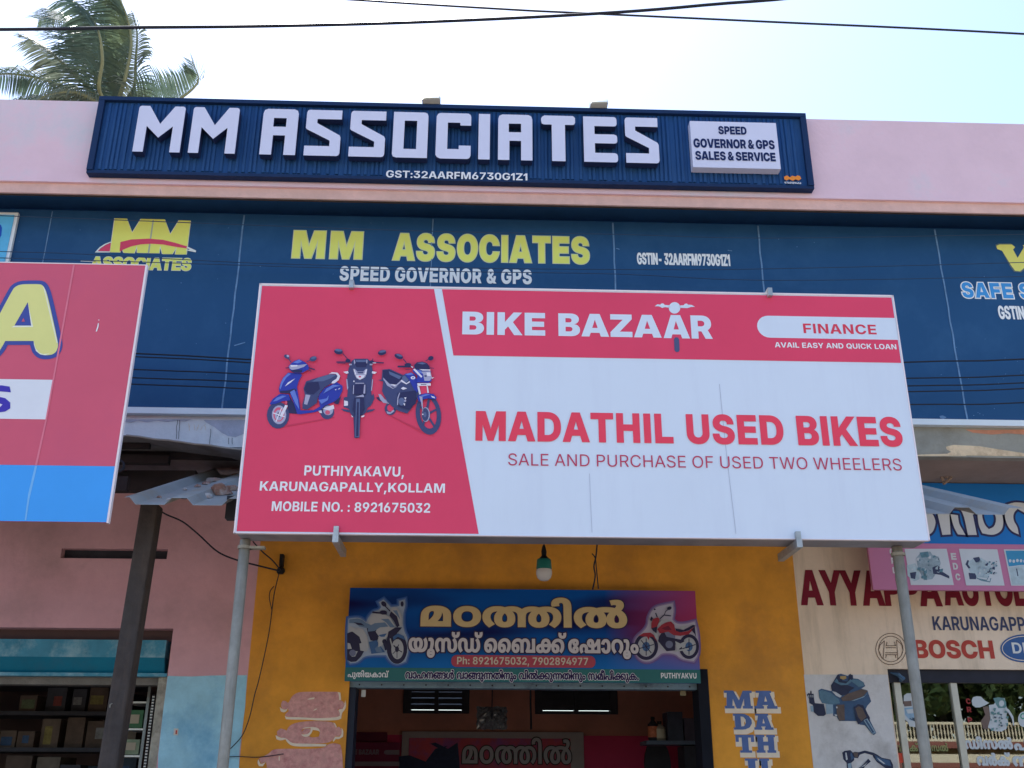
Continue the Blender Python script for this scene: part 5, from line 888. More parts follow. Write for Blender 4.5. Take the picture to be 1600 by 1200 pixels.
def slabtext(b, rows, m, edge, Y):
    for t, x0, x1, yb, yt in rows:
        xa, zb = P(x0, yb, Y)
        xb, _ = P(x1, yb, Y)
        zt = P(x0, yt, Y)[1]
        n = len(t)
        gap = .012
        wd = (xb-xa-gap*(n-1))/n
        ws = {'M': 1.25, 'I': .62, 'T': .95, 'L': .8}
        tot = sum(ws.get(c, 1) for c in t)
        x = xa
        for c in t:
            w_ = (xb-xa-gap*(n-1))*ws.get(c, 1)/tot
            h = zt-zb
            sl = []
            s_ = h*.16
            def R(a, c2, d, e): return [(x+a*w_, zb+d*h), (x+a*w_, zb+e*h), (x+c2*w_, zb+e*h), (x+c2*w_, zb+d*h)]
            if c == 'M': sl = [R(.0, .34, 0, .15), R(.64, 1.0, 0, .15), R(0, .3, .87, 1), R(.7, 1.0, .87, 1), [(x+.06*w_, zb), (x+.1*w_, zt), (x+.34*w_, zt), (x+.52*w_, zb+.45*h), (x+.68*w_, zt), (x+.92*w_, zt), (x+.94*w_, zb), (x+.7*w_, zb), (x+.7*w_, zb+.55*h), (x+.56*w_, zb), (x+.42*w_, zb), (x+.3*w_, zb+.55*h), (x+.26*w_, zb)]]
            if c == 'A': sl = [R(0, .42, 0, .15), R(.56, 1.03, 0, .15), R(.1, .8, .88, 1), [(x+.06*w_, zb), (x+.28*w_, zt), (x+.7*w_, zt), (x+.96*w_, zb), (x+.64*w_, zb), (x+.6*w_, zb+.2*h), (x+.38*w_, zb+.2*h), (x+.34*w_, zb)]]
            if c == 'D': sl = [R(0, .5, 0, .14), R(0, .5, .86, 1), R(.08, .4, 0, 1), [(x+q[0]*w_, zb+q[1]*h) for q in [(.4, 1), (.62, .98), (.85, .85), (.98, .6), (.98, .38), (.85, .14), (.62, .02), (.4, 0), (.4, .2), (.55, .22), (.66, .4), (.66, .62), (.55, .8), (.4, .82)]]]
            if c == 'T': sl = [R(.2, .84, 0, .13), R(.33, .68, 0, 1), R(0, 1, .84, 1), R(0, .17, .6, 1), R(.83, 1, .6, 1)]
            if c == 'H': sl = [R(0, .45, 0, .14), R(.55, 1, 0, .14), R(0, .45, .87, 1), R(.55, 1, .87, 1), R(.08, .38, 0, 1), R(.62, .93, 0, 1), R(.3, .7, .4, .62)]
            if c == 'I': sl = [R(0, 1, 0, .14), R(0, 1, .87, 1), R(.22, .8, 0, 1)]
            if c == 'L': sl = [R(0, 1, 0, .2), R(.0, .6, .87, 1), R(.1, .5, 0, 1), R(.8, 1, .0, .42)]
            sh = [[(p[0]+.010, p[1]-.018) for p in q] for q in sl]
            def cw(q):
                a = sum(q[i-1][0]*q[i][1]-q[i][0]*q[i-1][1] for i in range(len(q)))
                return q if a < 0 else q[::-1]
            b.sheet([grow(cw(q), .012) for q in sh], Y+.0016, edge, 'neg')
            b.sheet([cw(q) for q in sl], Y, m, 'neg')
            if c == 'A':
                b.sheet([[(x+.46*w_, zb+.4*h), (x+.52*w_, zb+.7*h), (x+.58*w_, zb+.4*h)]], Y-.0008, edge)
            x += w_+gap


slabtext(b, [('MA', 1133, 1214, 1107, 1079), ('DA', 1147, 1208, 1140, 1115), ('TH', 1151, 1213, 1176, 1148), ('IL', 1166, 1214, 1213, 1185)], painted_blue, painted_cream, YP)
b.build('lettering', bld, label='blue block lettering MADATHIL painted on the orange wall')
# pink painted letters on the left of the door, as they stand on the wall
pinkp = mat('painted_pink', (0.70, 0.35, 0.31), 0.8, 0.2, 30, (0.48, 0.16, 0.17), 0.7, 24)
b = B()
Z3 = (0.11670, 400, 1060)
def z3(pts): return [(400+x*.1167, 1060+y*.1167) for x, y in pts]
crm = painted_cream
shp = [
 (crm, [(318, 380), (330, 440), (370, 458), (410, 440), (425, 400), (400, 420), (350, 412)]),
 (crm, [(385, 500), (400, 545), (460, 552), (700, 552), (850, 566), (1080, 562), (1140, 540), (1150, 460), (1190, 420), (1210, 360), (1195, 290), (1180, 360), (1100, 430), (1125, 500), (1000, 525), (600, 518), (420, 520)]),
 (crm, [(1095, 182), (1130, 190), (1140, 290), (1112, 290)]),
 (pinkp, [(450, 300), (480, 240), (540, 195), (620, 178), (1090, 180), (1110, 220), (1112, 290), (1160, 300), (1188, 350), (1160, 410), (1095, 415), (1125, 460), (1120, 500), (1080, 522), (820, 535), (600, 520), (430, 518), (388, 490), (410, 460), (440, 440), (425, 400), (400, 415), (350, 405), (330, 350), (355, 300), (395, 300), (430, 330)]),
 (crm, [(685, 285), (720, 262), (785, 255), (780, 275), (730, 282)]),
 (crm, [(765, 432), (790, 408), (822, 402), (800, 425)]),
 (crm, [(262, 760), (275, 815), (330, 835), (395, 815), (420, 860), (480, 905), (600, 915), (930, 910), (945, 880), (600, 872), (470, 868), (400, 790), (340, 800)]),
 (crm, [(1035, 590), (1060, 600), (1082, 650), (1065, 665)]),
 (crm, [(1145, 660), (1172, 700), (1165, 780), (1110, 815), (1070, 810), (1035, 850), (1028, 835), (1060, 780), (1120, 780), (1150, 740)]),
 (pinkp, [(410, 700), (440, 640), (520, 595), (700, 570), (1000, 575), (1050, 610), (1070, 665), (1110, 645), (1150, 690), (1145, 745), (1110, 775), (1065, 770), (1025, 830), (950, 870), (600, 875), (470, 865), (405, 800), (350, 795), (285, 765), (280, 710), (330, 670), (385, 685)],
  [[(610, 700), (640, 665), (740, 655), (830, 665), (860, 720), (840, 780), (740, 795), (700, 760), (640, 770)]]),
 (pinkp, [(630, 690), (660, 668), (735, 668), (740, 710), (700, 748), (640, 750), (612, 720)]),
 (crm, [(602, 752), (640, 750), (700, 745), (735, 700), (730, 660), (640, 672), (620, 680), (650, 652), (800, 650), (850, 680), (858, 725), (840, 700), (760, 690), (745, 730), (700, 782), (640, 782)]),
 (crm, [(30, 1080), (18, 1130), (40, 1175), (90, 1178), (135, 1110), (100, 1140), (60, 1145)]),
 (pinkp, [(40, 1070), (110, 1040), (180, 1000), (220, 955), (330, 940), (900, 945), (960, 880), (1060, 865), (1130, 890), (1150, 960), (1165, 1200), (1180, 2200), (160, 2200), (155, 1200), (130, 1110), (70, 1140)]),
 (crm, [(305, 1040), (320, 1040), (318, 1105), (302, 1095)]),
]
for i, it in enumerate(shp):
    yy = YP+.001-.0004*i
    b.sheet([[P(x, y, yy) for x, y in soften(z3(c))] for c in [it[1]]+(it[2] if len(it) > 2 else [])], yy, it[0], 'eo')
b.build('lettering', bld, label='worn pink lettering in Malayalam script painted on the orange wall')

# right shop wall painting
maroon = mat('painted_maroon', (0.22, 0.012, 0.03), 0.75, 0.15, 8)
navyp = mat('painted_navy', (0.06, 0.07, 0.14), 0.75, 0.2, 10)
redp = mat('painted_red', (0.50, 0.07, 0.05), 0.75, 0.15, 8)
b = B()
b.textpx('AYYAPPA', 'B', (1253, 945), (1472, 946), 892, YP, maroon, g=.005, track=-30)
b.build('lettering', bld, label='maroon lettering AYYAPPA painted on the beige wall')
b = B()
b.textpx('AUTOELECTRICALS', 'B', (1478, 946.5), (1838, 946.5), 893, YP, maroon, g=.005, track=-20)
b.build('lettering', bld, label='maroon lettering AUTO ELECTRICALS painted on the beige wall')
b = B(); b.textpx('KARUNAGAPPALLY', 'B', (1459, 984.5), (1657, 986), 963, YP, navyp); b.build('lettering', bld, label='dark blue lettering KARUNAGAPPALLY')
b = B(); b.textpx('BOSCH', 'B', (1431, 1029), (1554, 1027), 1002, YP, redp, g=.003); b.build('lettering', bld, label='red lettering BOSCH')
b = B()
thin = mat('painted_brown_line', (0.12, 0.07, 0.05), 0.8, 0)
for rx, ry in ((24, 25), (19.5, 20.5)):
    o_, i_ = ring(1392, 1014, rx, ry, .9, 26)
    b.sheet([[P(x, y, YP) for x, y in o_], [P(x, y, YP) for x, y in i_]], YP, thin, 'eo')
for pts in ([(1382, 1001), (1380, 1030)], [(1401, 1000), (1403, 1030)], [(1384, 1009), (1400, 1009)], [(1384, 1012), (1400, 1012)], [(1383, 1020), (1402, 1020)], [(1383, 1023), (1402, 1023)],
            [(1382, 1001), (1375, 1008), (1373, 1016), (1377, 1026), (1380, 1030)], [(1401, 1000), (1409, 1007), (1411, 1016), (1408, 1025), (1403, 1030)],
            [(1386, 1003), (1385, 1009)], [(1398, 1003), (1399, 1009)], [(1385, 1023), (1384, 1028)], [(1399, 1023), (1400, 1028)]):
    b.px(stroke(pts, 1.0), YP-.0005, thin)
b.build('emblem', bld, label='thin outlined round emblem with a letter H form')
b = B()
ovb = mat('painted_oval_blue', (0.05, 0.12, 0.30), 0.6, 0.1)
b.sheet([[P(x, y, YP) for x, y in ell(1601, 1013, 38, 22, 30)]], YP, ovb)
o_, i_ = ring(1601, 1013, 35.5, 19.5, 1.2, 30)
b.sheet([[P(x, y, YP-.001) for x, y in o_], [P(x, y, YP-.001) for x, y in i_]], YP-.001, painted_cream, 'eo')
b.textpx('DE', 'B', (1583, 1021), (1612, 1021), 1004, YP-.002, mat('painted_white', (.7, .7, .68), .7, .05))
b.build('emblem', bld, label='dark blue oval emblem')
# the painted pump
pc = {'n': mat('paint_steel_blue', (0.06, 0.11, 0.20), .7, .2, 20), 't': mat('paint_teal', (0.11, 0.20, 0.27), .7, .2, 20), 'l': mat('paint_light_blue', (0.28, 0.38, 0.46), .7, .1, 20),
      'b': mat('paint_brown', (0.14, 0.10, 0.085), .7, .2, 20), 'k': mat('paint_dark', (0.035, 0.04, 0.075), .7, .2, 20), 'y': mat('paint_ochre', (0.45, 0.30, 0.12), .7, .1), 'w': mat('paint_pale', (0.55, 0.55, 0.56), .7, .1)}
items = [('n', [(365, 230), (395, 180), (440, 105), (480, 95), (560, 120), (590, 95), (620, 120), (625, 150), (680, 155), (745, 195), (765, 240), (720, 270), (790, 290), (835, 420), (790, 470), (770, 510), (800, 580), (820, 640), (895, 790), (865, 815), (835, 790), (760, 700), (700, 690), (660, 650), (560, 650), (460, 650), (430, 600), (390, 590), (380, 460), (260, 440), (225, 380), (215, 290), (250, 270), (370, 300), (375, 270)]),
         ('t', [(222, 300), (260, 285), (360, 320), (450, 390), (470, 440), (380, 460), (260, 435), (228, 380)]),
         ('l', [(300, 450), (385, 455), (390, 560), (310, 570)]),
         ('k', [(80, 340), (100, 320), (118, 330), (122, 295), (134, 295), (138, 330), (160, 330), (165, 390), (175, 440), (280, 450), (305, 570), (280, 590), (210, 590), (160, 545), (150, 460), (110, 440), (105, 390)]),
         ('l', [(120, 470), (155, 470), (160, 540), (130, 540)]), ('w', [(98, 345), (106, 345), (108, 372), (100, 372)]), ('w', [(124, 345), (132, 345), (132, 372), (126, 372)]), ('w', [(146, 345), (154, 345), (156, 372), (148, 372)]),
         ('k', [(365, 235), (400, 180), (450, 100), (500, 180), (560, 185), (580, 100), (620, 110), (615, 170), (560, 230), (640, 260), (580, 300), (560, 340), (480, 350), (370, 280)]),
         ('t', [(400, 190), (430, 150), (455, 195), (540, 210), (590, 160), (620, 175), (560, 225), (480, 230)]), ('y', [(470, 125), (540, 120), (545, 150), (510, 165), (470, 150)]),
         ('t', [(615, 160), (670, 160), (750, 200), (755, 235), (690, 250), (610, 190)]),
         ('b', [(480, 380), (560, 330), (720, 275), (795, 295), (740, 360), (600, 410), (500, 415)]),
         ('w', [(375, 300), (420, 310), (490, 355), (470, 375), (420, 350)]), ('b', [(430, 460), (520, 455), (525, 640), (460, 645), (430, 560)]),
         ('l', [(600, 412), (700, 380), (770, 350), (800, 305), (750, 370), (640, 410)]),
         ('k', [(630, 490), (680, 450), (740, 465), (780, 540), (820, 610), (815, 660), (740, 650), (680, 690), (650, 600)]),
         ('b', [(650, 500), (690, 475), (730, 500), (760, 560), (780, 600), (720, 650), (680, 600)]),
         ('l', [(745, 640), (790, 620), (890, 790), (850, 800)]), ('n', [(760, 640), (780, 630), (870, 780), (850, 790)]), ('w', [(420, 480), (440, 480), (440, 500), (425, 500)]), ('w', [(405, 570), (435, 575), (435, 595), (410, 590)])]
b = B()
art(b, YP-.001, .1333, 1250, 1040, [(pc[c], p) for c, p in items])
items = [('k', [(495, 1020), (520, 1000), (590, 990), (620, 1020), (640, 1010), (690, 1015), (760, 995), (860, 1020), (900, 1040), (960, 1080), (1060, 1100), (1090, 1160), (1095, 1260), (1030, 1260), (1000, 1200), (900, 1130), (860, 1075), (850, 1050), (760, 1025), (700, 1045), (680, 1085), (635, 1080), (635, 1110), (600, 1140), (625, 1260), (555, 1260), (545, 1140), (510, 1100)]),
         ('n', [(600, 1010), (620, 1060), (640, 1080), (600, 1110), (590, 1040)]), ('w', [(530, 1020), (545, 1020), (560, 1100), (540, 1110)]), ('b', [(625, 1015), (680, 1020), (680, 1075), (640, 1070)]),
         ('n', [(880, 1050), (960, 1090), (1050, 1110), (1070, 1180), (980, 1160), (890, 1100)]), ('w', [(900, 1075), (950, 1110), (1000, 1150), (980, 1150), (930, 1115)]),
         ('l', [(560, 1150), (600, 1140), (610, 1260), (570, 1260)]), ('k', [(690, 1200), (740, 1160), (800, 1090), (830, 1125), (760, 1180), (730, 1240), (690, 1240)]), ('w', [(700, 1200), (760, 1160), (790, 1130), (760, 1175)])]
art(b, YP-.001, .1333, 1250, 1040, [(pc[c], p) for c, p in items])
b.build('painted_picture', bld, label='fuel pump and its drive shaft painted in blues on the grey wall')
# small paper tag on the blue wall
b = B(); b.px([(272, 1138), (279, 1138.5), (278, 1149), (271, 1148.5)], YW-.006, mat('paper', (.62, .58, .52), .8, .05)); b.px([(274.5, 1141), (277, 1141), (276.5, 1147), (274, 1147)], YW-.007, redp)
b.build('paper_tag', bld)

# ---------------------------------------------------------------- top sign with raised letters
sign_blue = mat('sign_blue', alb(22, 62, 118, .95), 0.6, 0.10, 3, alb(60, 95, 140), 0.25, 5, streak=1)
sign_blue_dark = mat('sign_blue_frame', alb(18, 42, 84, .95), 0.6, 0.1, 6)
letter_white = mat('letter_white', alb(186, 196, 232), 0.35, 0.03, 6)
letter_side = mat('letter_side', alb(30, 44, 86), 0.6, 0.05, 6)
print_white = flat('print_white', 205, 215, 240)
print_navy = flat('print_navy', 22, 38, 88)
ts = thing('shop_sign', (-0.19, 6.0, 5.44), 'long dark blue ribbed sign on the parapet with large raised white letters MM ASSOCIATES', 'sign')
sx0, sx1, sz0, sz1 = -2.657, 2.274, 5.44, 6.055
b = B()
b.box(sx0+.04, sx1-.04, 5.975, 6.012, sz0+.03, sz1-.03, sign_blue)
b.build('panel', ts)
# ribs of the panel
n = 0
rb = B(); rb.hexa([(-.008, 5.966, sz0+.04), (.008, 5.966, sz0+.04), (.013, 5.975, sz0+.04), (-.013, 5.975, sz0+.04),
                   (-.008, 5.966, sz1-.04), (.008, 5.966, sz1-.04), (.013, 5.975, sz1-.04), (-.013, 5.975, sz1-.04)], sign_blue)
x = sx0+.075
first = None
rng = random.Random(3)
while x < sx1-.06:
    if first is None:
        first = rb.build('rib', ts); first.location = (x, 0, 0); fo = x
    else:
        c = first.copy(); COL.objects.link(c); c.parent = ts; c.location = (x, 0, 0)
    x += rng.choice([.03, .045, .045, .06, .03])
b = B()
b.box(sx0, sx1, 5.945, 6.014, sz1-.03, sz1, sign_blue_dark)
b.box(sx0, sx1, 5.955, 6.014, sz0, sz0+.022, sign_blue_dark)
b.box(sx0, sx0+.04, 5.947, 6.012, sz0+.022, sz1-.03, sign_blue_dark)
b.box(sx1-.04, sx1, 5.947, 6.012, sz0+.022, sz1-.03, sign_blue_dark)
b.build('frame', ts)
r_ = .05
LET = {
 'M': [[(0, 0), (0, .95), (.015, .985), (.05, 1), (.23, 1), (.5, .61), (.77, 1), (.95, 1), (.985, .985), (1, .95), (1, 0), (.78, 0), (.78, .56), (.5, .31), (.22, .56), (.22, 0)]],
 'A': [[(0, 0), (0, .9), (.03, .97), (.12, 1), (.88, 1), (.97, .97), (1, .9), (1, 0), (.67, 0), (.67, .42), (.33, .42), (.33, 0)], [(.31, .61), (.67, .61), (.67, .80), (.31, .80)]],
 'S': [[(0, .60), (0, .93), (.02, .98), (.07, 1), (1, 1), (1, .80), (.31, .80), (.31, .71), (.97, .45), (1, .40), (1, .06), (.97, .015), (.92, 0), (0, 0), (0, .21), (.70, .21), (.70, .33), (.03, .57)]],
 'O': [[(.0, .07), (0, 1), (.9, 1), (.97, .98), (1, .92), (1, 0), (.12, 0), (.03, .02)], [(.32, .19), (.68, .19), (.68, .81), (.32, .81)]],
 'C': [[(0, .08), (0, .92), (.04, .98), (.12, 1), (.92, 1), (.98, .97), (1, .92), (1, .73), (.69, .73), (.69, .79), (.33, .79), (.33, .21), (.66, .21), (.66, .29), (1, .29), (1, .07), (.97, .02), (.9, 0), (.13, 0), (.04, .03)]],
 'I': [[(0, 0), (0, 1), (1, 1), (1, 0)]],
 'T': [[(.03, .97), (.1, 1), (.94, 1), (1, .96), (1, .85), (.97, .81), (.92, .8), (.7, .8), (.7, 0), (.31, 0), (.31, .8), (.08, .8), (.02, .82), (0, .88), (0, .93)]],
 'E': [[(0, 0), (0, 1), (.93, 1), (.98, .98), (1, .94), (1, .84), (.97, .8), (.92, .79), (.33, .79), (.33, .61), (.9, .61), (.98, .59), (1, .55), (1, .46), (.97, .42), (.9, .41), (.33, .41), (.33, .2), (.92, .2), (.98, .18), (1, .14), (1, .05), (.97, .01), (.92, 0)]],
}
YL = 5.895
zl0, zl1 = 5.575, 5.945
for ch, pa, pb in (('M', 207, 281), ('M', 293.5, 367), ('A', 405, 461), ('S', 474, 530), ('S', 544, 600), ('O', 612, 667), ('C', 680, 735), ('I', 747, 765), ('A', 778, 832), ('T', 846, 900), ('E', 913, 966), ('S', 979, 1031)):
    yb = 234+(pa-207)*.0306
    a, _ = P(pa, yb, YL)
    c, _ = P(pb, yb, YL)
    b = B()
    b.prism([[(a+p[0]*(c-a), zl0+p[1]*(zl1-zl0)) for p in q] for q in LET[ch]], YL, 5.955, letter_white, 'eo', letter_side)
    b.build('letter', ts, label='raised white letter '+ch)
# little stand-offs hidden behind the letters hold them on the panel
b = B()
for pa in range(220, 1031, 58):
    a, _ = P(pa, 240, 5.95)
b = B()
pa0, pz0 = P(1083, 261, 5.90); pa1, _ = P(1220, 263, 5.90); pz1 = P(1078, 189, 5.90)[1]
b.box(pa0, pa1, 5.90, 5.966, pz0, pz1, letter_white)
pl = b.build('plaque', ts)
b = B()
YQ = 5.897
b.textpx('SPEED', 'K', (1123, 209.5), (1167, 210.5), 197, YQ, print_navy)
b.build('lettering', pl)
b = B()
b.textpx('GOVERNOR & GPS', 'K', (1084, 230), (1211, 233.5), 216, YQ, print_navy, space=170)
b.build('lettering', pl)
b = B()
b.textpx('SALES & SERVICE', 'K', (1087, 249.5), (1212.5, 252), 236, YQ, print_navy, space=170)
b.build('lettering', pl)
b = B(); b.textpx('GST:32AARFM6730G1Z1', 'B', (603, 276), (824, 283), 265, 5.952, print_white)
b.build('lettering', ts, label='small white line GST:32AARFM6730G1Z1')
b = B()
og = flat('print_orange', 225, 130, 60)
b.px([(1225, 276), (1230, 274), (1234, 277), (1238, 274.5), (1243, 276), (1246, 274), (1250, 275), (1252, 279), (1248, 282), (1243, 280), (1239, 282.5), (1233, 280), (1229, 282), (1225.5, 280)], 5.962, og)
b.textpx('9745139466', 'B', (1226, 287), (1252, 287.5), 284, 5.962, print_white)
b.build('maker_mark', ts, label='tiny orange and white sign maker mark')
# floodlights on top
def flood(px0, px1, py, ptop, lab):
    xa, za = P(px0, py, 5.99); xb, _ = P(px1, py, 5.99); zb = P(px0, ptop, 5.9)[1]
    xm = (xa+xb)/2
    t = thing('floodlight', (xm, 6.0, 6.06), lab, 'floodlight', 'floodlights on top of the blue sign')
    w = (xb-xa)/2
    b = B()
    b.hexa([(xm-w, 5.90, 6.058), (xm+w, 5.90, 6.066), (xm+w, 6.02, 6.062), (xm-w, 6.02, 6.060), (xm-w*1.05, 5.93, 6.098), (xm+w*1.05, 5.93, 6.118), (xm+w, 6.02, 6.10), (xm-w, 6.02, 6.085)], mat('floodlight_body', (0.62, 0.62, 0.58), 0.5, .05))
    b.build('housing', t)
    b = B()
    b.hexa([(xm-w*.9, 5.892, 6.064), (xm+w*.9, 5.892, 6.071), (xm+w*.9, 5.902, 6.070), (xm-w*.9, 5.902, 6.064), (xm-w*.94, 5.918, 6.094), (xm+w*.94, 5.918, 6.111), (xm+w*.94, 5.926, 6.111), (xm-w*.94, 5.926, 6.094)], mat('floodlight_glass', (0.75, 0.78, 0.72), 0.15, 0))
    b.build('lens', t)
    b = B()
    b.box(xm-.02, xm+.02, 5.97, 6.02, 6.05, 6.062, dark_metal)
    b.build('bracket', t)


flood(660, 688, 172, 163, 'small grey floodlight above the letter C of the blue sign')
flood(921, 948, 180, 172, 'small grey floodlight above the letter E of the blue sign')

# ---------------------------------------------------------------- navy banner board
navy = mat('flex_navy', alb(28, 72, 121), 0.6, 0.05, 1.2, alb(48, 92, 140), 0.35, 2.0, bump=0.06, bscale=3)
seam = mat('flex_seam', alb(92, 130, 178), 0.6, 0.3, 14)
pr_yel = flat('print_yellow', 212, 226, 118)
pr_yel_edge = flat('print_yellow_edge', 190, 205, 175)
pr_wht = flat('print_pale', 212, 226, 248)
pr_red = flat('print_red', 196, 72, 108)
pr_sky = flat('print_sky_blue', 62, 140, 215)
nb = thing('banner_board', (0, 6.3, 3.87), 'very long dark navy banner board under the parapet with yellow MM ASSOCIATES lettering', 'banner')
bx = [-9.0, -4.3]
tops = [P(83, 325, 6.3)[0], P(382, 335, 6.3)[0], P(676, 345, 6.3)[0], P(958, 350, 6.3)[0], P(1184, 355, 6.3)[0], P(1460, 357, 6.3)[0]]
edges = [-9.0, -4.3]+tops+[4.7, 6.0, 9.0]
zB0, zB1 = 3.895, 5.352
YB = 6.3
rng = random.Random(5)
for i in range(len(edges)-1):
    b = B()
    d = .006*(i % 2)
    b.box(edges[i], edges[i+1]-.004, YB, YB+.03, zB0, zB1, navy)
    b.build('panel', nb)
b = B()
for j, x in enumerate(tops):
    k = 14
    pts = []
    for i in range(k+1):
        z = zB1-.01-(zB1-zB0-.01)*i/k
        pts.append((x+rng.uniform(-.0028, .0028), z))
    b.sheet([stroke(pts, .007 if j in (0, 2) else .011)], YB-.002, seam)
b.px(stroke([(366, 540), (376, 537), (383, 535)], 1.5), YB-.003, seam)
b.px(stroke([(244, 647), (252, 644), (261, 643), (256, 636)], 1.2), YB-.003, seam)
b.px(stroke([(963, 388), (968, 389.5)], 1.2), YB-.003, seam)
b.px(stroke([(1137, 391), (1144, 392)], 1.2), YB-.003, seam)
b.px([(1468, 650), (1473, 649), (1479, 652), (1474, 655), (1469, 653)], YB-.003, seam)
for _ in range(40):
    px_, py_ = rng.choice([(rng.uniform(205, 390), rng.uniform(430, 645)), (rng.uniform(1420, 1600), rng.uniform(520, 655)), (rng.uniform(0, 1600), rng.uniform(345, 440))])
    b.px(ell(px_, py_, rng.uniform(.4, 1.0), rng.uniform(.3, .8), 6), YB-.003, seam)
b.build('seam', nb, kind='stuff')
b = B(); b.box(-9, 9, YB-.018, YB+.035, 3.852, 3.893, mat('white_trim', alb(196, 214, 240), 0.5, .05, 6)); b.build('trim', nb, label='white strip along the bottom edge')
b = B()
ye = YB-.003
b.textpx('MM', 'K', (456, 402.5), (565, 405), 360, ye, pr_yel, edge=pr_yel_edge, eg=.006, track=70)
b.build('lettering', nb, label='large yellow lettering MM')
b = B()
b.textpx('ASSOCIATES', 'K', (613.5, 406), (921, 412), 364.5, ye, pr_yel, edge=pr_yel_edge, eg=.006, track=45)
b.build('lettering', nb, label='large yellow lettering ASSOCIATES')
b = B(); b.textpx('SPEED GOVERNOR & GPS', 'K', (530, 438.5), (831, 444), 416, ye, pr_wht, track=30)
b.build('lettering', nb, label='white lettering SPEED GOVERNOR & GPS')
b = B(); b.textpx('GSTIN- 32AARFM9730G1Z1', 'B', (996, 412.5), (1141, 415.5), 395, ye, pr_wht, g=.002); b.build('lettering', nb, label='narrow white line GSTIN- 32AARFM9730G1Z1')
b = B()
vs_ = [(1557, 384), (1562, 382), (1581, 382), (1586, 386), (1583, 390), (1590, 403), (1600, 386), (1598, 383), (1625, 383), (1628, 387), (1620, 391), (1600, 419), (1594, 424), (1586, 423), (1580, 415), (1566, 392), (1558, 389)]
b.px([(x-1.6 if x < 1590 else x+1.6, y-1.6 if y < 400 else y+1.6) for x, y in vs_], ye+.001, flat('print_olive', 90, 110, 120))
b.px(vs_, ye, flat('print_pale_yellow', 202, 208, 120))
b.build('lettering', nb, label='pale yellow letter V cut by the right edge of the view')
b = B(); b.textpx('SAFE S', 'K', (1505, 464.5), (1613, 467), 441, ye, pr_sky, edge=pr_wht, eg=.008, track=60); b.build('lettering', nb, label='sky blue lettering SAFE S with white outline')
b = B(); b.textpx('GSTIN- 32', 'B', (1562, 498), (1632, 499.5), 478, ye, pr_wht, g=.002); b.build('lettering', nb, label='narrow white line GSTIN at the right')
# the MM logo
def q8(pts): return [(130+x*.125, 330+y*.125) for x, y in pts]
b = B()
w_edge = flat('print_pale_edge', 200, 215, 225)
mm = [(395, 88), (545, 92), (612, 270), (722, 96), (1018, 102), (1088, 290), (1198, 114), (1342, 118), (1290, 540), (1150, 540), (1168, 445), (1115, 535), (990, 535), (962, 430), (950, 525), (675, 520), (672, 430), (640, 525), (505, 520), (480, 440), (460, 515), (335, 512)]
b.px([(x-.9, y) for x, y in q8(mm)], ye+.001, w_edge)
b.px([(x+.7, y+.3) for x, y in q8(mm)], ye+.0006, w_edge)
b.px(q8(mm), ye, pr_yel)
b.px(q8([(868, 108), (884, 108), (826, 522), (806, 522)]), ye-.0006, flat('print_grey', 150, 170, 170))
arc_t = [(150, 512), (210, 450), (270, 410), (350, 380), (460, 385), (600, 355), (820, 345), (1000, 362), (1150, 400), (1300, 445), (1412, 495), (1402, 512), (1300, 482), (1150, 445), (1000, 415), (850, 405), (720, 412), (600, 440), (500, 478), (495, 510), (455, 512), (462, 390), (400, 395), (352, 390), (336, 512)]
b.px(q8([(148, 512), (205, 450), (270, 408), (350, 378), (345, 392), (280, 420), (220, 460), (180, 500), (334, 503), (334, 516), (150, 516)]), ye-.0008, w_edge)
b.px(q8([(180, 500), (225, 462), (285, 420), (346, 396), (332, 500)]), ye-.001, pr_red)
b.px(q8([(455, 495), (465, 385), (600, 353), (820, 343), (1000, 358), (1150, 395), (1300, 440), (1330, 470), (1150, 445), (1000, 417), (850, 407), (720, 414), (600, 440), (500, 480), (470, 500)]), ye-.0012, pr_red)
b.px(q8([(1300, 440), (1412, 492), (1405, 514), (1290, 490), (1280, 480), (1335, 482), (1290, 458)]), ye-.0016, w_edge)
b.textpx('ASSOCIATES', 'B', (141, 419.5), (297, 422), 401.5, ye, pr_yel, edge=w_edge, eg=.006, g=.003)
b.px(stroke([(126, 408), (150, 408.8)], .8), ye, w_edge)
b.build('emblem', nb, label='yellow MM logo with red swoosh over the word ASSOCIATES')

# small light blue poster at the far left, over the navy board
ps = thing('poster', (-3.6, 6.28, 4.9), 'light blue poster with white border at the far left of the navy board', 'poster')
b = B(); xa, za = P(14, 411, 6.27); xb, zb = P(27, 332, 6.27)
b.box(-4.4, (xa+xb)/2, 6.272, 6.296, za-.4, zb, flat('poster_white', 205, 222, 240)); b.build('border', ps)
b = B(); b.box(-4.37, (xa+xb)/2-.022, 6.266, 6.271, za-.38, zb-.022, mat('poster_blue', alb(90, 180, 235), .4, .35, 1.5)); b.build('print', ps)
b = B(); b.px([(-8, 352), (1, 351), (3, 356), (2, 368), (-2, 374), (-9, 374)], 6.264, flat('poster_deep_blue', 25, 80, 190)); b.build('lettering', ps)

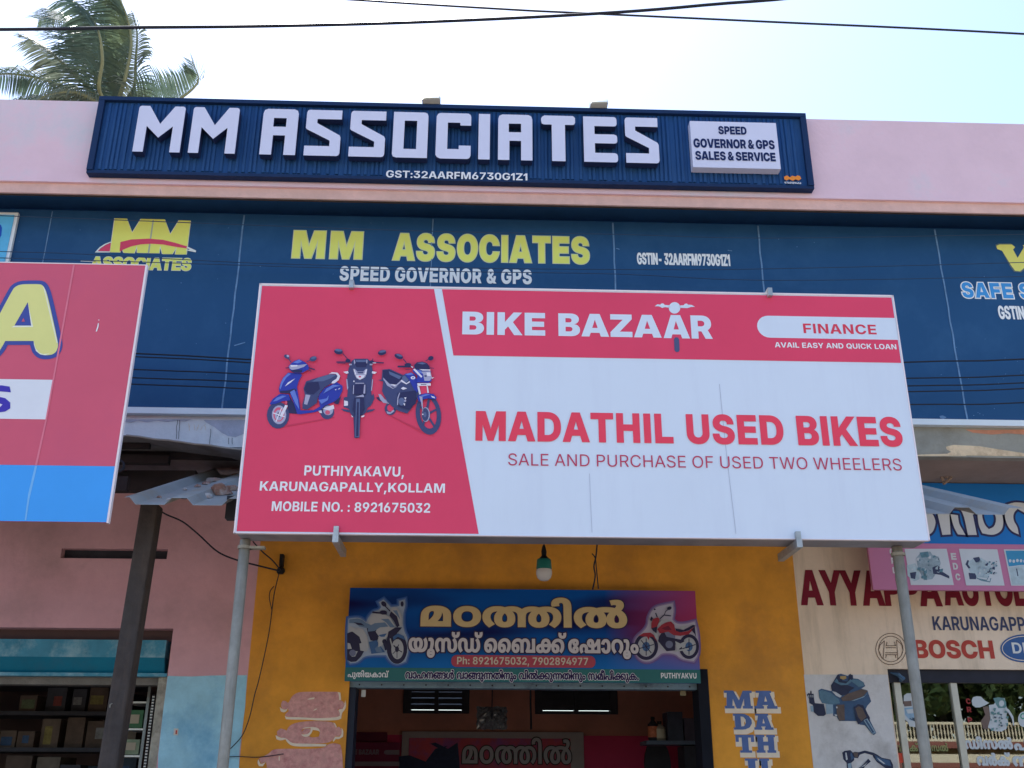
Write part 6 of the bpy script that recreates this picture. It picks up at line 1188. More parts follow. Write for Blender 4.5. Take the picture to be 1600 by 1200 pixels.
# ---------------------------------------------------------------- the big red and white sign
F = 4.9
flex_white = mat('flex_white', alb(187, 206, 238), 0.45, 0.025, 1.5, alb(178, 195, 226), 0.4, 2.2, streak=1, bump=0.10, bscale=2.5)
flex_red = mat('flex_red', alb(196, 64, 102), 0.55, 0.06, 1.6, bump=0.10, bscale=2.5)
bs = thing('billboard', (0.53, 5.0, 0), 'large red and white sign on two steel pipes reading BIKE BAZAAR and MADATHIL USED BIKES', 'sign')
c4 = [P(412, 446, F), P(1397, 463, F), P(1448, 849, F), P(364, 829, F)]
bx0, bx1, bz0, bz1 = -1.166, 2.225, 2.752, 4.088
b = B(); b.box(bx0, bx1, F, F+.012, bz0, bz1, flex_white); b.build('panel', bs)
b = B()
e = .006
x_tl = P(678, 455, F)[0]; x_bl = P(748, 831, F)[0]
b.sheet([[(bx0+e, bz0+e), (x_bl, bz0+e), (x_tl, bz1-e), (bx0+e, bz1-e)]], F-.0015, flex_red)
xt = P(690.5, 455, F)[0]; xm_, zm_ = P(708.5, 555.5, F)
b.sheet([[(xm_, zm_), (bx1-e, zm_), (bx1-e, bz1-e), (xt, bz1-e)]], F-.0015, flex_red)
b.build('red_print', bs)
b = B()
zc0, zc1 = P(1250, 528.7, F)[1], P(1250, 494.5, F)[1]
xl_ = P(1183, 512, F)[0]; rr = (zc1-zc0)/2
pill = [(bx1-e, zc0), (bx1-e, zc1)]+[(xl_+rr+rr*math.cos(R_(a)), (zc0+zc1)/2+rr*math.sin(R_(a))) for a in range(90, 271, 15)]
b.sheet([pill], F-.0022, flex_white)
b.build('white_pill_print', bs)
fy = F-.0029
b = B()
bz_ = flex_white
b.textpx('BIKE BAZA', 'K', (722, 523), (1034, 527), 487.5, fy, bz_, track=15)
b.textpx('AR', 'K', (1037, 528.2), (1114, 529.5), 492, fy, bz_, track=8)
b.px(ell(1054, 481, 9, 9, 20), fy, bz_)
b.px([(1023, 478.5), (1027, 475.5), (1032, 476), (1046, 477), (1046, 481), (1040, 480), (1034, 480.5), (1029, 478.5)], fy, bz_)
b.px([(1062, 477.5), (1076, 476), (1081, 476.5), (1086, 479.5), (1080, 479.5), (1074, 481.5), (1062, 481)], fy, bz_)
b.px(ell(1035, 477.5, 3.6, 3.6, 12), fy-.0006, bz_)
b.px(ell(1072, 477.8, 3.6, 3.6, 12), fy-.0006, bz_)
b.build('lettering', bs, label='white lettering BIKE BAZAAR with a small motorcycle over the letter A')
b = B()
b.px([(1053, 530), (1055, 527), (1059, 527), (1061, 530), (1062, 547), (1060, 550), (1056, 550), (1053.8, 547)], fy-.0012, flat('print_slate', 70, 82, 125))
b.build('wheel_print', bs)
b = B(); b.textpx('FINANCE', 'B', (1256, 521), (1370, 522), 506, fy, flat('print_crimson', 190, 62, 88), track=20); b.build('lettering', bs, label='crimson word FINANCE on the white pill')
b = B(); b.textpx('AVAIL EASY AND QUICK LOAN', 'B', (1211, 543.5), (1401, 545), 535.5, fy, print_white); b.build('lettering', bs, label='small white line AVAIL EASY AND QUICK LOAN')
pr_crim = flat('print_crimson_big', 206, 68, 96)
b = B(); b.textpx('MADATHIL USED BIKES', 'B', (744, 686.5), (1411, 697.5), 642.5, fy, pr_crim, g=.004, track=34, space=300); b.build('lettering', bs, label='large crimson lettering MADATHIL USED BIKES')
b = B(); b.textpx('SALE AND PURCHASE OF USED TWO WHEELERS', 'L', (794, 726), (1410, 736), 707.5, fy, flat('print_plum', 168, 62, 98), track=20); b.build('lettering', bs, label='thin plum line SALE AND PURCHASE OF USED TWO WHEELERS')
b = B()
b.textpx('PUTHIYAKAVU,', 'B', (475, 742.5), (631, 745), 727, fy, print_white, track=10)
b.build('lettering', bs, label='white address line')
b = B()
b.textpx('KARUNAGAPALLY,KOLLAM', 'B', (405.5, 766), (695, 770.5), 751.5, fy, print_white, track=10)
b.build('lettering', bs, label='white address line')
b = B()
b.textpx('MOBILE NO. : 8921675032', 'B', (424, 798), (672, 801.5), 783, fy, print_white, track=10)
b.build('lettering', bs, label='white line MOBILE NO. : 8921675032')

# the printed bikes
C = {'n': flat('bike_blue', 48, 62, 165), 'N': flat('bike_blue_light', 92, 118, 205), 'k': flat('bike_dark', 62, 72, 118), 'K': flat('bike_darker', 46, 50, 92), 'g': flat('bike_grey', 84, 100, 146),
     'w': flat('bike_pale', 200, 205, 232), 's': flat('bike_silver', 150, 156, 195), 'r': flat('bike_rose', 190, 90, 125), 'R': flex_red, 'h': flat('bike_shadow', 176, 58, 92)}
def A(lst): return [(C[q[0]],)+tuple(q[1:]) for q in lst]
b = B()
sc = [
 ('h', [(150, 1060), (900, 930), (900, 945), (400, 1040), (180, 1080)]),
 ('k', ell(810, 870, 88, 92)), ('s', ell(822, 850, 62, 60)), ('r', ell(815, 875, 30, 28)), ('w', [(750, 830), (890, 780), (900, 830), (830, 850)]), ('w', [(695, 850), (740, 850), (745, 885), (715, 880)]),
 ('K', [(330, 650), (400, 780), (435, 895), (330, 885), (300, 720)]),
 ('k', ell(195, 910, 140, 168)), ('s', ell(208, 905, 90, 118)), ('r', ell(205, 900, 68, 90)), ('s', ell(205, 910, 50, 66)), ('K', ell(205, 905, 22, 30)), ('w', stroke([(130, 880), (280, 930)], 14)), ('w', stroke([(170, 990), (240, 820)], 14)),
 ('w', [(215, 920), (285, 780), (318, 790), (250, 930)]), ('r', ell(297, 750, 14, 22, 8)),
 ('n', [(90, 768), (130, 705), (220, 642), (330, 650), (350, 725), (250, 735), (170, 765), (105, 778)]), ('N', [(130, 740), (180, 690), (250, 665), (300, 670), (240, 700), (180, 730)]),
 ('n', [(212, 625), (205, 580), (225, 510), (260, 440), (320, 378), (480, 385), (495, 412), (455, 480), (432, 560), (455, 700), (475, 850), (640, 848), (720, 800), (700, 690), (720, 640), (780, 570), (930, 495), (1003, 545), (1000, 605), (955, 700), (890, 745), (780, 790), (720, 850), (640, 875), (480, 897), (435, 895), (400, 780), (345, 640)]),
 ('K', [(220, 605), (320, 600), (400, 575), (430, 600), (350, 640), (220, 632)]),
 ('N', [(232, 500), (262, 445), (322, 385), (360, 392), (300, 440), (255, 510), (225, 590), (215, 570)]),
 ('w', [(280, 552), (320, 500), (412, 448), (350, 505)]), ('N', [(345, 620), (400, 590), (445, 720), (460, 840), (410, 760)]),
 ('k', [(500, 775), (530, 660), (515, 575), (548, 485), (690, 440), (830, 400), (940, 400), (960, 440), (930, 480), (850, 520), (780, 560), (720, 630), (690, 700), (680, 760), (560, 840), (500, 830)]),
 ('g', [(700, 440), (850, 395), (930, 402), (850, 450), (760, 485), (620, 490)]), ('K', [(555, 500), (700, 495), (720, 580), (640, 650), (560, 640), (520, 590)]), ('s', [(520, 770), (540, 650), (600, 660), (560, 780)]),
 ('w', [(828, 398), (870, 372), (940, 378), (972, 420), (955, 470), (900, 512), (862, 512), (875, 485), (925, 455), (940, 420), (915, 392), (860, 390)]),
 ('N', [(760, 640), (800, 580), (880, 530), (980, 540), (900, 560), (830, 600)]), ('N', [(700, 720), (800, 700), (830, 660), (820, 720), (740, 770)]), ('w', [(905, 590), (925, 580), (920, 600)]), ('w', [(940, 585), (975, 568), (965, 585)]),
 ('K', [(900, 745), (960, 690), (985, 680), (950, 775), (900, 765)]),
 ('k', stroke([(360, 250), (320, 195)], 12)), ('k', ell(305, 178, 38, 24, 14, .5)), ('s', ell(318, 170, 18, 14, 10, .5)), ('k', stroke([(555, 240), (610, 215)], 10)), ('k', ell(635, 205, 46, 32, 14, -.3)), ('g', ell(640, 192, 36, 14, 12, -.3)),
 ('K', stroke([(290, 320), (340, 315)], 10)), ('K', stroke([(570, 315), (655, 340)], 14)), ('K', stroke([(570, 345), (610, 360)], 10)),
 ('n', [(325, 300), (360, 260), (400, 230), (460, 210), (530, 245), (575, 290), (580, 335), (500, 380), (400, 380), (345, 345)]), ('N', [(380, 250), (460, 215), (500, 240), (440, 262)]), ('K', [(350, 350), (420, 340), (500, 340), (490, 375), (380, 375)]),
 ('s', [(335, 300), (350, 280), (440, 285), (560, 270), (520, 305), (450, 330), (370, 345), (340, 325)]), ('w', [(350, 285), (440, 282), (435, 300), (360, 305)]),
]
art(b, fy, .125, 410, 535, A(sc), .0003)
b.build('scooter_picture', bs, label='printed picture of a blue scooter')
b = B()
mk = [
 ('k', [(255, 640), (240, 650), (240, 760), (330, 790), (330, 640)]), ('w', [(245, 680), (290, 690), (290, 740), (245, 745)]), ('k', [(560, 640), (590, 600), (600, 660), (560, 740), (520, 770)]),
 ('k', [(205, 778), (300, 790), (310, 822), (240, 805)]), ('k', [(610, 780), (520, 790), (505, 825), (580, 805)]),
 ('k', [(290, 350), (300, 300), (340, 215), (370, 192), (520, 192), (545, 215), (575, 290), (585, 360), (570, 430), (560, 560), (570, 640), (500, 820), (470, 850), (440, 860), (420, 1120), (365, 1120), (355, 880), (310, 820), (280, 640), (290, 540), (275, 440)]),
 ('s', [(270, 430), (282, 430), (294, 535), (280, 560)]), ('s', [(585, 430), (575, 430), (560, 560), (572, 570)]),
 ('K', [(360, 230), (375, 200), (510, 200), (525, 235), (500, 290), (390, 290)]), ('g', [(380, 205), (505, 205), (500, 230), (385, 230)]), ('s', [(358, 215), (370, 200), (378, 240), (365, 260)]), ('s', [(505, 200), (520, 210), (515, 250), (505, 240)]),
 ('s', [(352, 310), (370, 310), (400, 340), (470, 340), (500, 310), (518, 310), (510, 370), (490, 410), (430, 442), (390, 420), (365, 370)]), ('w', [(356, 316), (366, 316), (390, 372), (375, 380)]), ('w', [(514, 316), (500, 318), (480, 372), (500, 378)]), ('w', [(380, 385), (490, 385), (470, 420), (430, 436), (395, 415)]), ('k', [(395, 345), (475, 345), (465, 362), (410, 362)]), ('r', ell(430, 402, 16, 10, 8)),
 ('w', [(235, 345), (290, 335), (300, 360), (270, 368)]), ('w', [(630, 348), (575, 338), (570, 362), (605, 370)]),
 ('K', [(340, 500), (500, 490), (495, 610), (350, 610)]), ('s', [(352, 500), (362, 500), (358, 605), (347, 605)]), ('s', [(480, 495), (495, 495), (492, 600), (470, 600)]), ('s', [(375, 474), (480, 474), (480, 484), (375, 484)]), ('w', ell(360, 455, 9, 9, 8)),
 ('s', [(370, 640), (470, 610), (480, 640), (440, 640)]), ('K', [(365, 650), (470, 650), (480, 780), (440, 860), (370, 850), (345, 780)]), ('g', [(385, 660), (430, 660), (425, 1110), (375, 1110)]), ('K', [(395, 700), (418, 700), (414, 1100), (385, 1100)]),
 ('w', [(325, 850), (350, 870), (340, 880)]), ('w', [(485, 850), (445, 865), (450, 880), (480, 870)]),
 ('s', [(300, 250), (335, 250), (335, 268), (305, 268)]), ('s', [(545, 250), (580, 252), (575, 268), (545, 268)]),
 ('K', stroke([(155, 230), (330, 232)], 14)), ('K', stroke([(165, 243), (260, 245)], 6)), ('K', stroke([(550, 232), (710, 240)], 14)), ('K', ell(290, 215, 30, 24, 10)), ('K', ell(570, 230, 30, 20, 10)), ('w', stroke([(580, 240), (620, 240)], 8)),
 ('K', stroke([(285, 195), (230, 130)], 9)), ('K', ell(180, 108, 52, 32, 16, .15)), ('g', ell(180, 92, 44, 16, 12, .1)), ('K', stroke([(575, 210), (585, 190)], 9)), ('K', ell(690, 120, 50, 30, 16, -.2)), ('g', ell(695, 105, 42, 14, 12, -.2)),
]
art(b, fy-.002, .1333, 505, 535, A(mk), .0003)
b.build('motorcycle_picture', bs, label='printed picture of a dark motorcycle seen head-on')
b = B()
ml = [
 ('h', [(180, 840), (800, 1140), (640, 1095), (560, 1050), (250, 890), (200, 870)]),
 ('k', ell(240, 790, 72, 80), ), ('R', ell(240, 780, 40, 45)), ('s', [(190, 820), (240, 835), (280, 800), (290, 820), (240, 855), (200, 850)]),
 ('s', [(90, 605), (120, 610), (170, 670), (270, 715), (240, 730), (150, 715), (110, 670)]), ('K', [(60, 650), (90, 640), (130, 700), (100, 690)]),
 ('k', ell(715, 860, 158, 255, 30, -.12), ell(715, 850, 104, 190, 24, -.12)), ('k', stroke([(700, 860), (810, 800)], 26)), ('k', stroke([(700, 870), (790, 1010)], 26)), ('k', stroke([(690, 850), (720, 670)], 30)), ('k', stroke([(690, 860), (650, 990)], 26)), ('k', stroke([(690, 850), (620, 760)], 26)),
 ('s', ell(682, 862, 52, 92, 20)), ('k', ell(676, 862, 44, 82, 20)), ('w', ell(645, 858, 10, 10, 6)), ('g', ell(672, 862, 20, 34, 10)),
 ('k', [(85, 430), (130, 425), (140, 300), (230, 292), (400, 370), (440, 345), (530, 380), (580, 440), (600, 600), (560, 700), (500, 790), (450, 850), (350, 820), (290, 790), (200, 700), (135, 570), (150, 450)]),
 ('K', [(140, 310), (220, 300), (390, 375), (380, 430), (310, 490), (220, 470), (150, 400)]), ('g', [(220, 320), (380, 385), (350, 420), (230, 360)]),
 ('s', [(150, 400), (230, 480), (300, 500), (370, 435), (440, 470), (480, 440), (490, 455), (440, 485), (375, 455), (300, 520), (220, 495), (155, 430)]), ('w', [(240, 480), (320, 490), (290, 505)]), ('s', [(160, 430), (270, 530), (340, 505), (270, 540), (200, 500)]),
 ('g', [(390, 390), (420, 370), (470, 430), (430, 465), (385, 430)]), ('w', [(365, 440), (380, 425), (440, 470), (480, 445), (485, 458), (440, 485)]),
 ('n', [(420, 360), (500, 335), (540, 360), (580, 440), (600, 560), (560, 590), (500, 480), (470, 420)]), ('N', [(420, 358), (500, 338), (530, 360), (460, 370)]), ('w', ell(522, 402, 30, 20, 10)), ('n', ell(522, 402, 12, 8, 8)),
 ('w', [(370, 535), (400, 515), (450, 535), (400, 552)]), ('K', [(330, 590), (560, 560), (560, 720), (470, 800), (340, 760)]), ('s', [(350, 590), (360, 590), (340, 660), (335, 740), (322, 745), (328, 650)]), ('g', ell(380, 700, 40, 50, 12)), ('w', [(410, 650), (440, 645), (430, 675)]), ('w', [(400, 720), (425, 725), (418, 755)]), ('s', ell(425, 690, 14, 14, 8)),
 ('w', [(575, 505), (600, 505), (622, 605), (600, 612)]), ('w', [(692, 505), (708, 505), (722, 590), (702, 592)]), ('R', [(610, 505), (690, 505), (700, 600), (625, 605)]),
 ('n', [(580, 660), (590, 620), (680, 595), (780, 605), (820, 650), (808, 672), (720, 660), (620, 675), (630, 720), (590, 690)]), ('w', [(745, 625), (790, 640), (800, 660), (760, 648)]), ('N', [(620, 625), (690, 605), (740, 612), (640, 640)]), ('s', [(600, 630), (640, 640), (650, 850), (620, 700)]),
 ('n', [(515, 320), (530, 280), (600, 300), (700, 310), (745, 320), (755, 440), (720, 465), (560, 460), (580, 380)]), ('w', [(525, 300), (545, 285), (640, 385), (625, 402)]), ('N', [(560, 300), (620, 310), (640, 350), (600, 340)]),
 ('s', [(625, 325), (740, 320), (758, 400), (735, 440), (665, 440), (650, 360)]), ('w', [(690, 335), (735, 335), (745, 380), (700, 380)]), ('k', ell(680, 380, 18, 12, 8)), ('w', [(575, 470), (742, 470), (745, 500), (580, 505)]), ('K', stroke([(620, 486), (690, 484)], 8)), ('w', [(755, 400), (790, 395), (760, 415)]),
 ('K', [(535, 245), (570, 210), (640, 200), (700, 220), (730, 260), (735, 295), (600, 300), (545, 290)]), ('g', [(570, 220), (640, 208), (690, 225), (640, 235)]), ('w', [(600, 295), (740, 300), (740, 312), (640, 312)]),
 ('K', stroke([(330, 262), (500, 262)], 22)), ('K', ell(460, 240, 44, 24, 12)), ('w', [(490, 255), (525, 265), (515, 280)]), ('K', stroke([(430, 300), (490, 300)], 7)), ('K', stroke([(440, 215), (400, 165)], 10)), ('K', ell(345, 135, 56, 32, 16, .35)), ('g', ell(350, 122, 40, 14, 12, .35)), ('K', stroke([(680, 195), (725, 165)], 9)), ('K', ell(745, 158, 36, 28, 14, -.3)), ('K', stroke([(735, 275), (785, 285)], 8)),
]
art(b, fy-.001, .125, 580, 540, A(ml), .0003)
b.build('motorcycle_picture', bs, label='printed picture of a blue commuter motorcycle')
# frame, creases, pipes
b = B()
cr = flat('flex_crease', 160, 174, 204)
b.px(stroke([(1124, 600), (1133, 690), (1141, 760), (1150, 834)], 1.0), F-.0016, cr)
b.px(stroke([(921, 740), (923, 790), (925, 832)], .8), F-.0016, cr)
b.build('crease', bs)
b = B()
wt = mat('flex_rim', alb(205, 205, 225), .4, .05)
b.box(bx0-.004, bx1+.004, F-.004, F+.02, bz1, bz1+.008, wt)
b.box(bx0-.004, bx1+.004, F-.004, F+.02, bz0-.004, bz0, wt)
b.box(bx0-.008, bx0, F-.004, F+.02, bz0-.004, bz1+.008, wt)
b.box(bx1, bx1+.006, F-.004, F+.02, bz0-.004, bz1+.008, wt)
b.build('rim', bs)
b = B()
for z in (bz0+.004, bz1-.044):
    b.box(bx0+.01, bx1-.004, F+.021, F+.165, z, z+.04, channel)
for x in (bx0+.012, 0.0, 1.1, bx1-.046):
    b.box(x, x+.04, F+.022, F+.062, bz0+.046, bz1-.046, channel)
b.build('frame', bs)
b = B()
bar = [(bx0+.01, F+.013), (bx1-.004, F+.013)]
b.box(bx0+.004, bx1-.004, F+.013, F+.17, bz0-.002, bz0+.003, channel)
b.build('bottom_channel', bs)
for x, nm in ((-1.143, 'left'), (2.116, 'right')):
    b = B(); b.tube([(x, 5.03, -.1), (x, 5.03, 1.2), (x, 5.03, 2.745)], .0265, galv, 16); b.build('post', bs, smooth=True)
    b = B(); b.tube([(x, 5.03, 2.70), (x, 5.03, 2.715)], .034, galv, 16); b.box(x+.026, x+(.10 if x < 0 else .03), 5.01, 5.05, 2.70, 2.712, galv); b.build('collar', bs)
cl = mat('clip_steel', (0.45, 0.46, 0.46), .4, .2, 30, metal=.6)
for px_, py_, up_ in ((549, 447, 1), (1203, 459, 1), (525, 835, 0), (1248, 848, 0)):
    x, z = P(px_, py_, F-.02)
    b = B()
    if up_: b.box(x-.012, x+.012, F-.03, F+.4, bz1-.02, bz1+.026, cl)
    else: b.box(x-.014, x+.014, F-.035, F+.30, bz0-.05, bz0-.012, cl); b.box(x-.012, x+.012, F-.03, F-.006, bz0-.012, bz0+.03, cl)
    b.build('clip', bs)

# ---------------------------------------------------------------- red sign at the left edge
lr = mat('flex_rose', alb(184, 84, 115), 0.5, 0.06, 1.5, alb(172, 80, 118), 0.4, 2.0, bump=0.04, bscale=4)
ls = thing('sign_board', (-2.9, 4.9, 2.79), 'red sign with yellow letter A and bright blue bottom band at the left edge', 'sign')
lx0, lx1, lz0, lz1 = -4.6, -1.785, 2.795, 4.19
b = B(); b.box(lx0, lx1, F, F+.012, lz0, lz1, lr); b.build('panel', ls)
b = B()
zb_ = P(90, 727.5, F)[1]
b.sheet([[(lx0, lz0), (lx1-.001, lz0), (lx1-.001, zb_), (lx0, zb_)]], F-.0015, mat('flex_blue', alb(58, 146, 240), .45, .04, 3, bump=.04, bscale=4)); b.build('blue_print', ls)
b = B()
_, zp0 = P(40, 655, F); _, zp1 = P(40, 593, F); xp = P(78, 625, F)[0]
b.sheet([[(lx0, zp0), (xp, zp0), (xp, zp1), (lx0, zp1)]], F-.0015, flat('flex_pale', 196, 208, 232)); b.build('white_print', ls)
b = B()
wv = [(-26, 611), (-16, 603), (2, 602), (15, 604), (17, 613), (6, 612), (-6, 611), (-12, 615), (-6, 619), (8, 622), (16, 629), (16, 638), (8, 643), (-6, 645), (-22, 644), (-27, 641), (-27, 633), (-15, 635), (0, 636), (4, 632), (-4, 629), (-20, 626), (-27, 620)]
b.px(wv, F-.003, flat('print_violet', 62, 55, 170)); b.build('lettering', ls, label='violet letter S on the white panel')
def aa(pts): return [(x*.15, 400+y*.15) for x, y in pts]
outA = [(-200, 1000), (-190, 960), (130, 350), (160, 320), (200, 300), (260, 293), (400, 292), (440, 300), (470, 340), (500, 430), (600, 880), (606, 940), (585, 1000), (540, 1030), (450, 1036), (400, 1010), (370, 965), (350, 885), (55, 885), (0, 985), (-50, 1035), (-120, 1040), (-170, 1030)]
holA = [(150, 725), (290, 480), (325, 725)]
A_px = aa(outA)
b = B()
fz = F-.003
Aw = [P(x, y, fz) for x, y in soften(A_px)]
Hw = [P(x, y, fz) for x, y in aa(holA)]
def cwq(q):
    a = sum(q[i-1][0]*q[i][1]-q[i][0]*q[i-1][1] for i in range(len(q)))
    return q if a < 0 else q[::-1]
ol = grow(cwq(Aw), .022)
b.sheet([ol], fz+.001, flat('print_indigo', 62, 78, 158))
b.sheet([Aw, Hw], fz, flat('print_cream_yellow', 198, 205, 142), 'eo')
b.px(aa([(445, 310), (470, 345), (600, 900), (590, 910), (460, 360)]), fz-.0008, flat('print_cream', 225, 230, 215))
b.px(aa([(350, 885), (372, 960), (405, 1005), (450, 1022), (520, 1015), (470, 1034), (420, 1025), (375, 990), (355, 930)]), fz-.0008, flat('print_cream', 225, 230, 215))
b.px(aa([(290, 480), (345, 740), (120, 742), (150, 726), (325, 726)]), fz-.0008, flat('print_cream', 225, 230, 215))
b.px(aa([(225, 683), (245, 645), (258, 683)]), fz-.0008, lr)
b.build('lettering', ls, label='yellow letter A with dark blue outline')
b = B()
sm = mat('flex_rose_seam', alb(196, 112, 142), .5, .1)
b.px([(114, 414), (117, 414), (73.5, 655), (58, 727), (54.5, 727), (71, 655)], F-.0022, sm)
b.px([(54.5, 728), (58, 728), (46, 780), (41, 813), (38.5, 813), (44, 772)], F-.0024, mat('flex_blue_seam', alb(105, 170, 240), .5, .1))
b.px([(153, 505), (154.5, 505), (154, 510), (151.5, 518), (149.5, 518), (152, 510)], F-.003, print_white)
b.px(ell(154.5, 500, .9, .9, 6), F-.003, print_white)
b.build('seam', ls)
b = B()
b.box(lx1, lx1+.010, F-.004, F+.02, lz0-.004, lz1+.004, wt); b.box(lx0, lx1, F-.003, F+.02, lz1, lz1+.005, wt)
b.build('rim', ls)
b = B()
b.box(lx0, lx1-.01, F+.014, F+.05, lz0+.01, lz0+.05, channel); b.box(lx0, lx1-.01, F+.014, F+.05, lz1-.05, lz1-.01, channel)
for x in (-4.5, -3.6, -2.7, -1.84): b.box(x, x+.035, F+.014, F+.05, lz0+.05, lz1-.05, channel)
b.build('frame', ls)
for x in (-3.0, -4.4):
    b = B(); b.tube([(x, 5.0, -.1), (x, 5.0, 4.1)], .0265, galv, 14); b.build('post', ls, smooth=True)

# ---------------------------------------------------------------- banner over the middle door
G = 7.06
sb = thing('shop_banner', (.33, 7.1, 2.27), 'blue banner with gold Malayalam lettering and two motorcycles above the middle shop door', 'banner')
gx0, gx1, gz0, gz1 = -0.862, 1.513, 2.27, 2.885
m = bpy.data.materials.new('banner_gradient'); m.use_nodes = True; MATS['banner_gradient'] = m
N, L = m.node_tree.nodes, m.node_tree.links
tc = N.new('ShaderNodeTexCoord'); sep = N.new('ShaderNodeSeparateXYZ'); L.new(tc.outputs['Object'], sep.inputs[0])
nz = N.new('ShaderNodeTexNoise'); nz.inputs['Scale'].default_value = 2.2; nz.inputs['Detail'].default_value = 1.5
mp = N.new('ShaderNodeMapping'); mp.inputs['Scale'].default_value = (.5, 1, 2.2); mp.inputs['Rotation'].default_value = (0, .35, 0); L.new(tc.outputs['Object'], mp.inputs[0]); L.new(mp.outputs[0], nz.inputs['Vector'])
r1 = N.new('ShaderNodeValToRGB'); r1.color_ramp.elements[0].position = .38; r1.color_ramp.elements[0].color = (.004, .004, .07, 1); r1.color_ramp.elements[1].position = .62; r1.color_ramp.elements[1].color = (.002, .085, .36, 1)
L.new(nz.outputs['Fac'], r1.inputs[0])
mr = N.new('ShaderNodeMapRange'); mr.inputs['From Min'].default_value = .55; mr.inputs['From Max'].default_value = 1.25; L.new(sep.outputs[0], mr.inputs[0])
mx = N.new('ShaderNodeMix'); mx.data_type = 'RGBA'; L.new(mr.outputs[0], mx.inputs[0]); L.new(r1.outputs[0], mx.inputs[6]); mx.inputs[7].default_value = (.42, .045, .14, 1)
mr2 = N.new('ShaderNodeMapRange'); mr2.inputs['From Min'].default_value = .32; mr2.inputs['From Max'].default_value = .05; mr2.inputs['To Max'].default_value = .85; L.new(sep.outputs[2], mr2.inputs[0])
mx2 = N.new('ShaderNodeMix'); mx2.data_type = 'RGBA'; L.new(mr2.outputs[0], mx2.inputs[0]); L.new(mx.outputs[2], mx2.inputs[6]); mx2.inputs[7].default_value = (.012, .17, .50, 1)
L.new(mx2.outputs[2], N['Principled BSDF'].inputs['Base Color']); N['Principled BSDF'].inputs['Roughness'].default_value = .6; N['Principled BSDF'].inputs['Specular IOR Level'].default_value = .12
b = B(); b.box(gx0, gx1, G+.002, G+.03, gz0, gz1, m); b.build('panel', sb)
b = B()
zg = P(800, 1044.5, G)[1]
b.sheet([[(gx0, gz0), (gx1, gz0), (gx1, zg), (gx0, zg)]], G, mat('banner_green', (.03, .15, .15), .5, .1)); b.build('green_print', sb)
gold = mat('banner_gold', (.64, .47, .24), .5, .08, 8); bdk = mat('banner_dark', (.03, .02, .07), .5, 0); silv = mat('banner_silver', (.62, .56, .58), .5, .06); bwh = mat('banner_white', (.80, .78, .80), .5, .04)
bpur = mat('banner_purple', (.025, .008, .07), .5, 0)
b = B()
def mtext(b, t, x0, x1, yb, yt, Y, m, **k):
    xa, za = P(x0, yb, Y); xb, _ = P(x1, yb, Y); zt = P(x0, yt, Y)[1]
    b.text(t, 'M', xa, xb, za, zt, Y, m, **k)
mtext(b, 'മഠത്തിൽ', 658, 979, 978, 933, G-.004, gold, edge=bdk, eg=.012, g=.0055)
b.build('lettering', sb, label='large gold Malayalam shop name')
b = B(); mtext(b, 'യൂസ്ഡ്| |ൈബക്ക്| |േഷാറൂം', 638, 998, 1027, 987, G-.006, silv, edge=bdk, eg=.010, g=.002, space=200)
b.build('lettering', sb, label='silver second line in Malayalam')
b = B()
x0_, z0_ = P(705, 1042, G); x1_, z1_ = P(930, 1025, G)
b.sheet([rrect(x0_, x1_, z0_, z1_, (z1_-z0_)*.45)], G-.002, mat('banner_red', (.42, .06, .09), .5, .05))
b.textpx('Ph: 8921675032, 7902894977', 'B', (714, 1038.5), (919, 1038.5), 1027, G-.004, mat('banner_cream', (.62, .52, .42), .5, .04))
b.build('lettering', sb, label='phone numbers on a red strip')
b = B(); mtext(b, 'വാഹനങ്ങൾ| |വാങ്ങുന്നതിനും| |വിൽക്കുന്നതിനും| |സമീപിക്കുക.', 633, 998, 1064.5, 1045, G-.003, bpur, edge=bwh, eg=.0036, g=.001, space=320)
b.build('lettering', sb, label='purple Malayalam line with white outline on the green strip')
b = B(); mtext(b, 'പുതിയകാവ്', 543, 607, 1061, 1047, G-.003, bwh)
b.build('lettering', sb, label='small white Malayalam place name at the left end')
b = B()
b.textpx('PUTHIYAKVU', 'B', (1033, 1060), (1088.5, 1060), 1051.5, G-.003, bwh)
b.build('lettering', sb, label='small white place name PUTHIYAKVU at the right end')
D = {'o': mat('bb_glow', (.09, .15, .36), .5, 0), 'O': mat('bb_glow2', (.27, .20, .38), .5, 0), 'w': mat('bb_white', (.42, .42, .45), .5, .05), 'b': mat('bb_steel', (.13, .20, .32), .5, .05), 'n': mat('bb_blue', (.05, .12, .28), .5, 0), 'k': mat('bb_dark', (.025, .022, .06), .5, 0),
     'r': mat('bb_red', (.33, .03, .05), .5, .05), 'R': mat('bb_red_dark', (.16, .015, .04), .5, .05), 'g': mat('bb_grey', (.16, .17, .27), .5, 0)}
def glow(b, pts, Y, cols):
    w = cwq([P(535+x*.1333, 915+y*.1333, Y) if not alt else P(935+x*.1333, 915+y*.1333, Y) for x, y in soften(pts)])
    for k, c in enumerate(cols):
        b.sheet([grow(w, .026-.009*k)], Y+.0006*(len(cols)-k), c, 'neg')


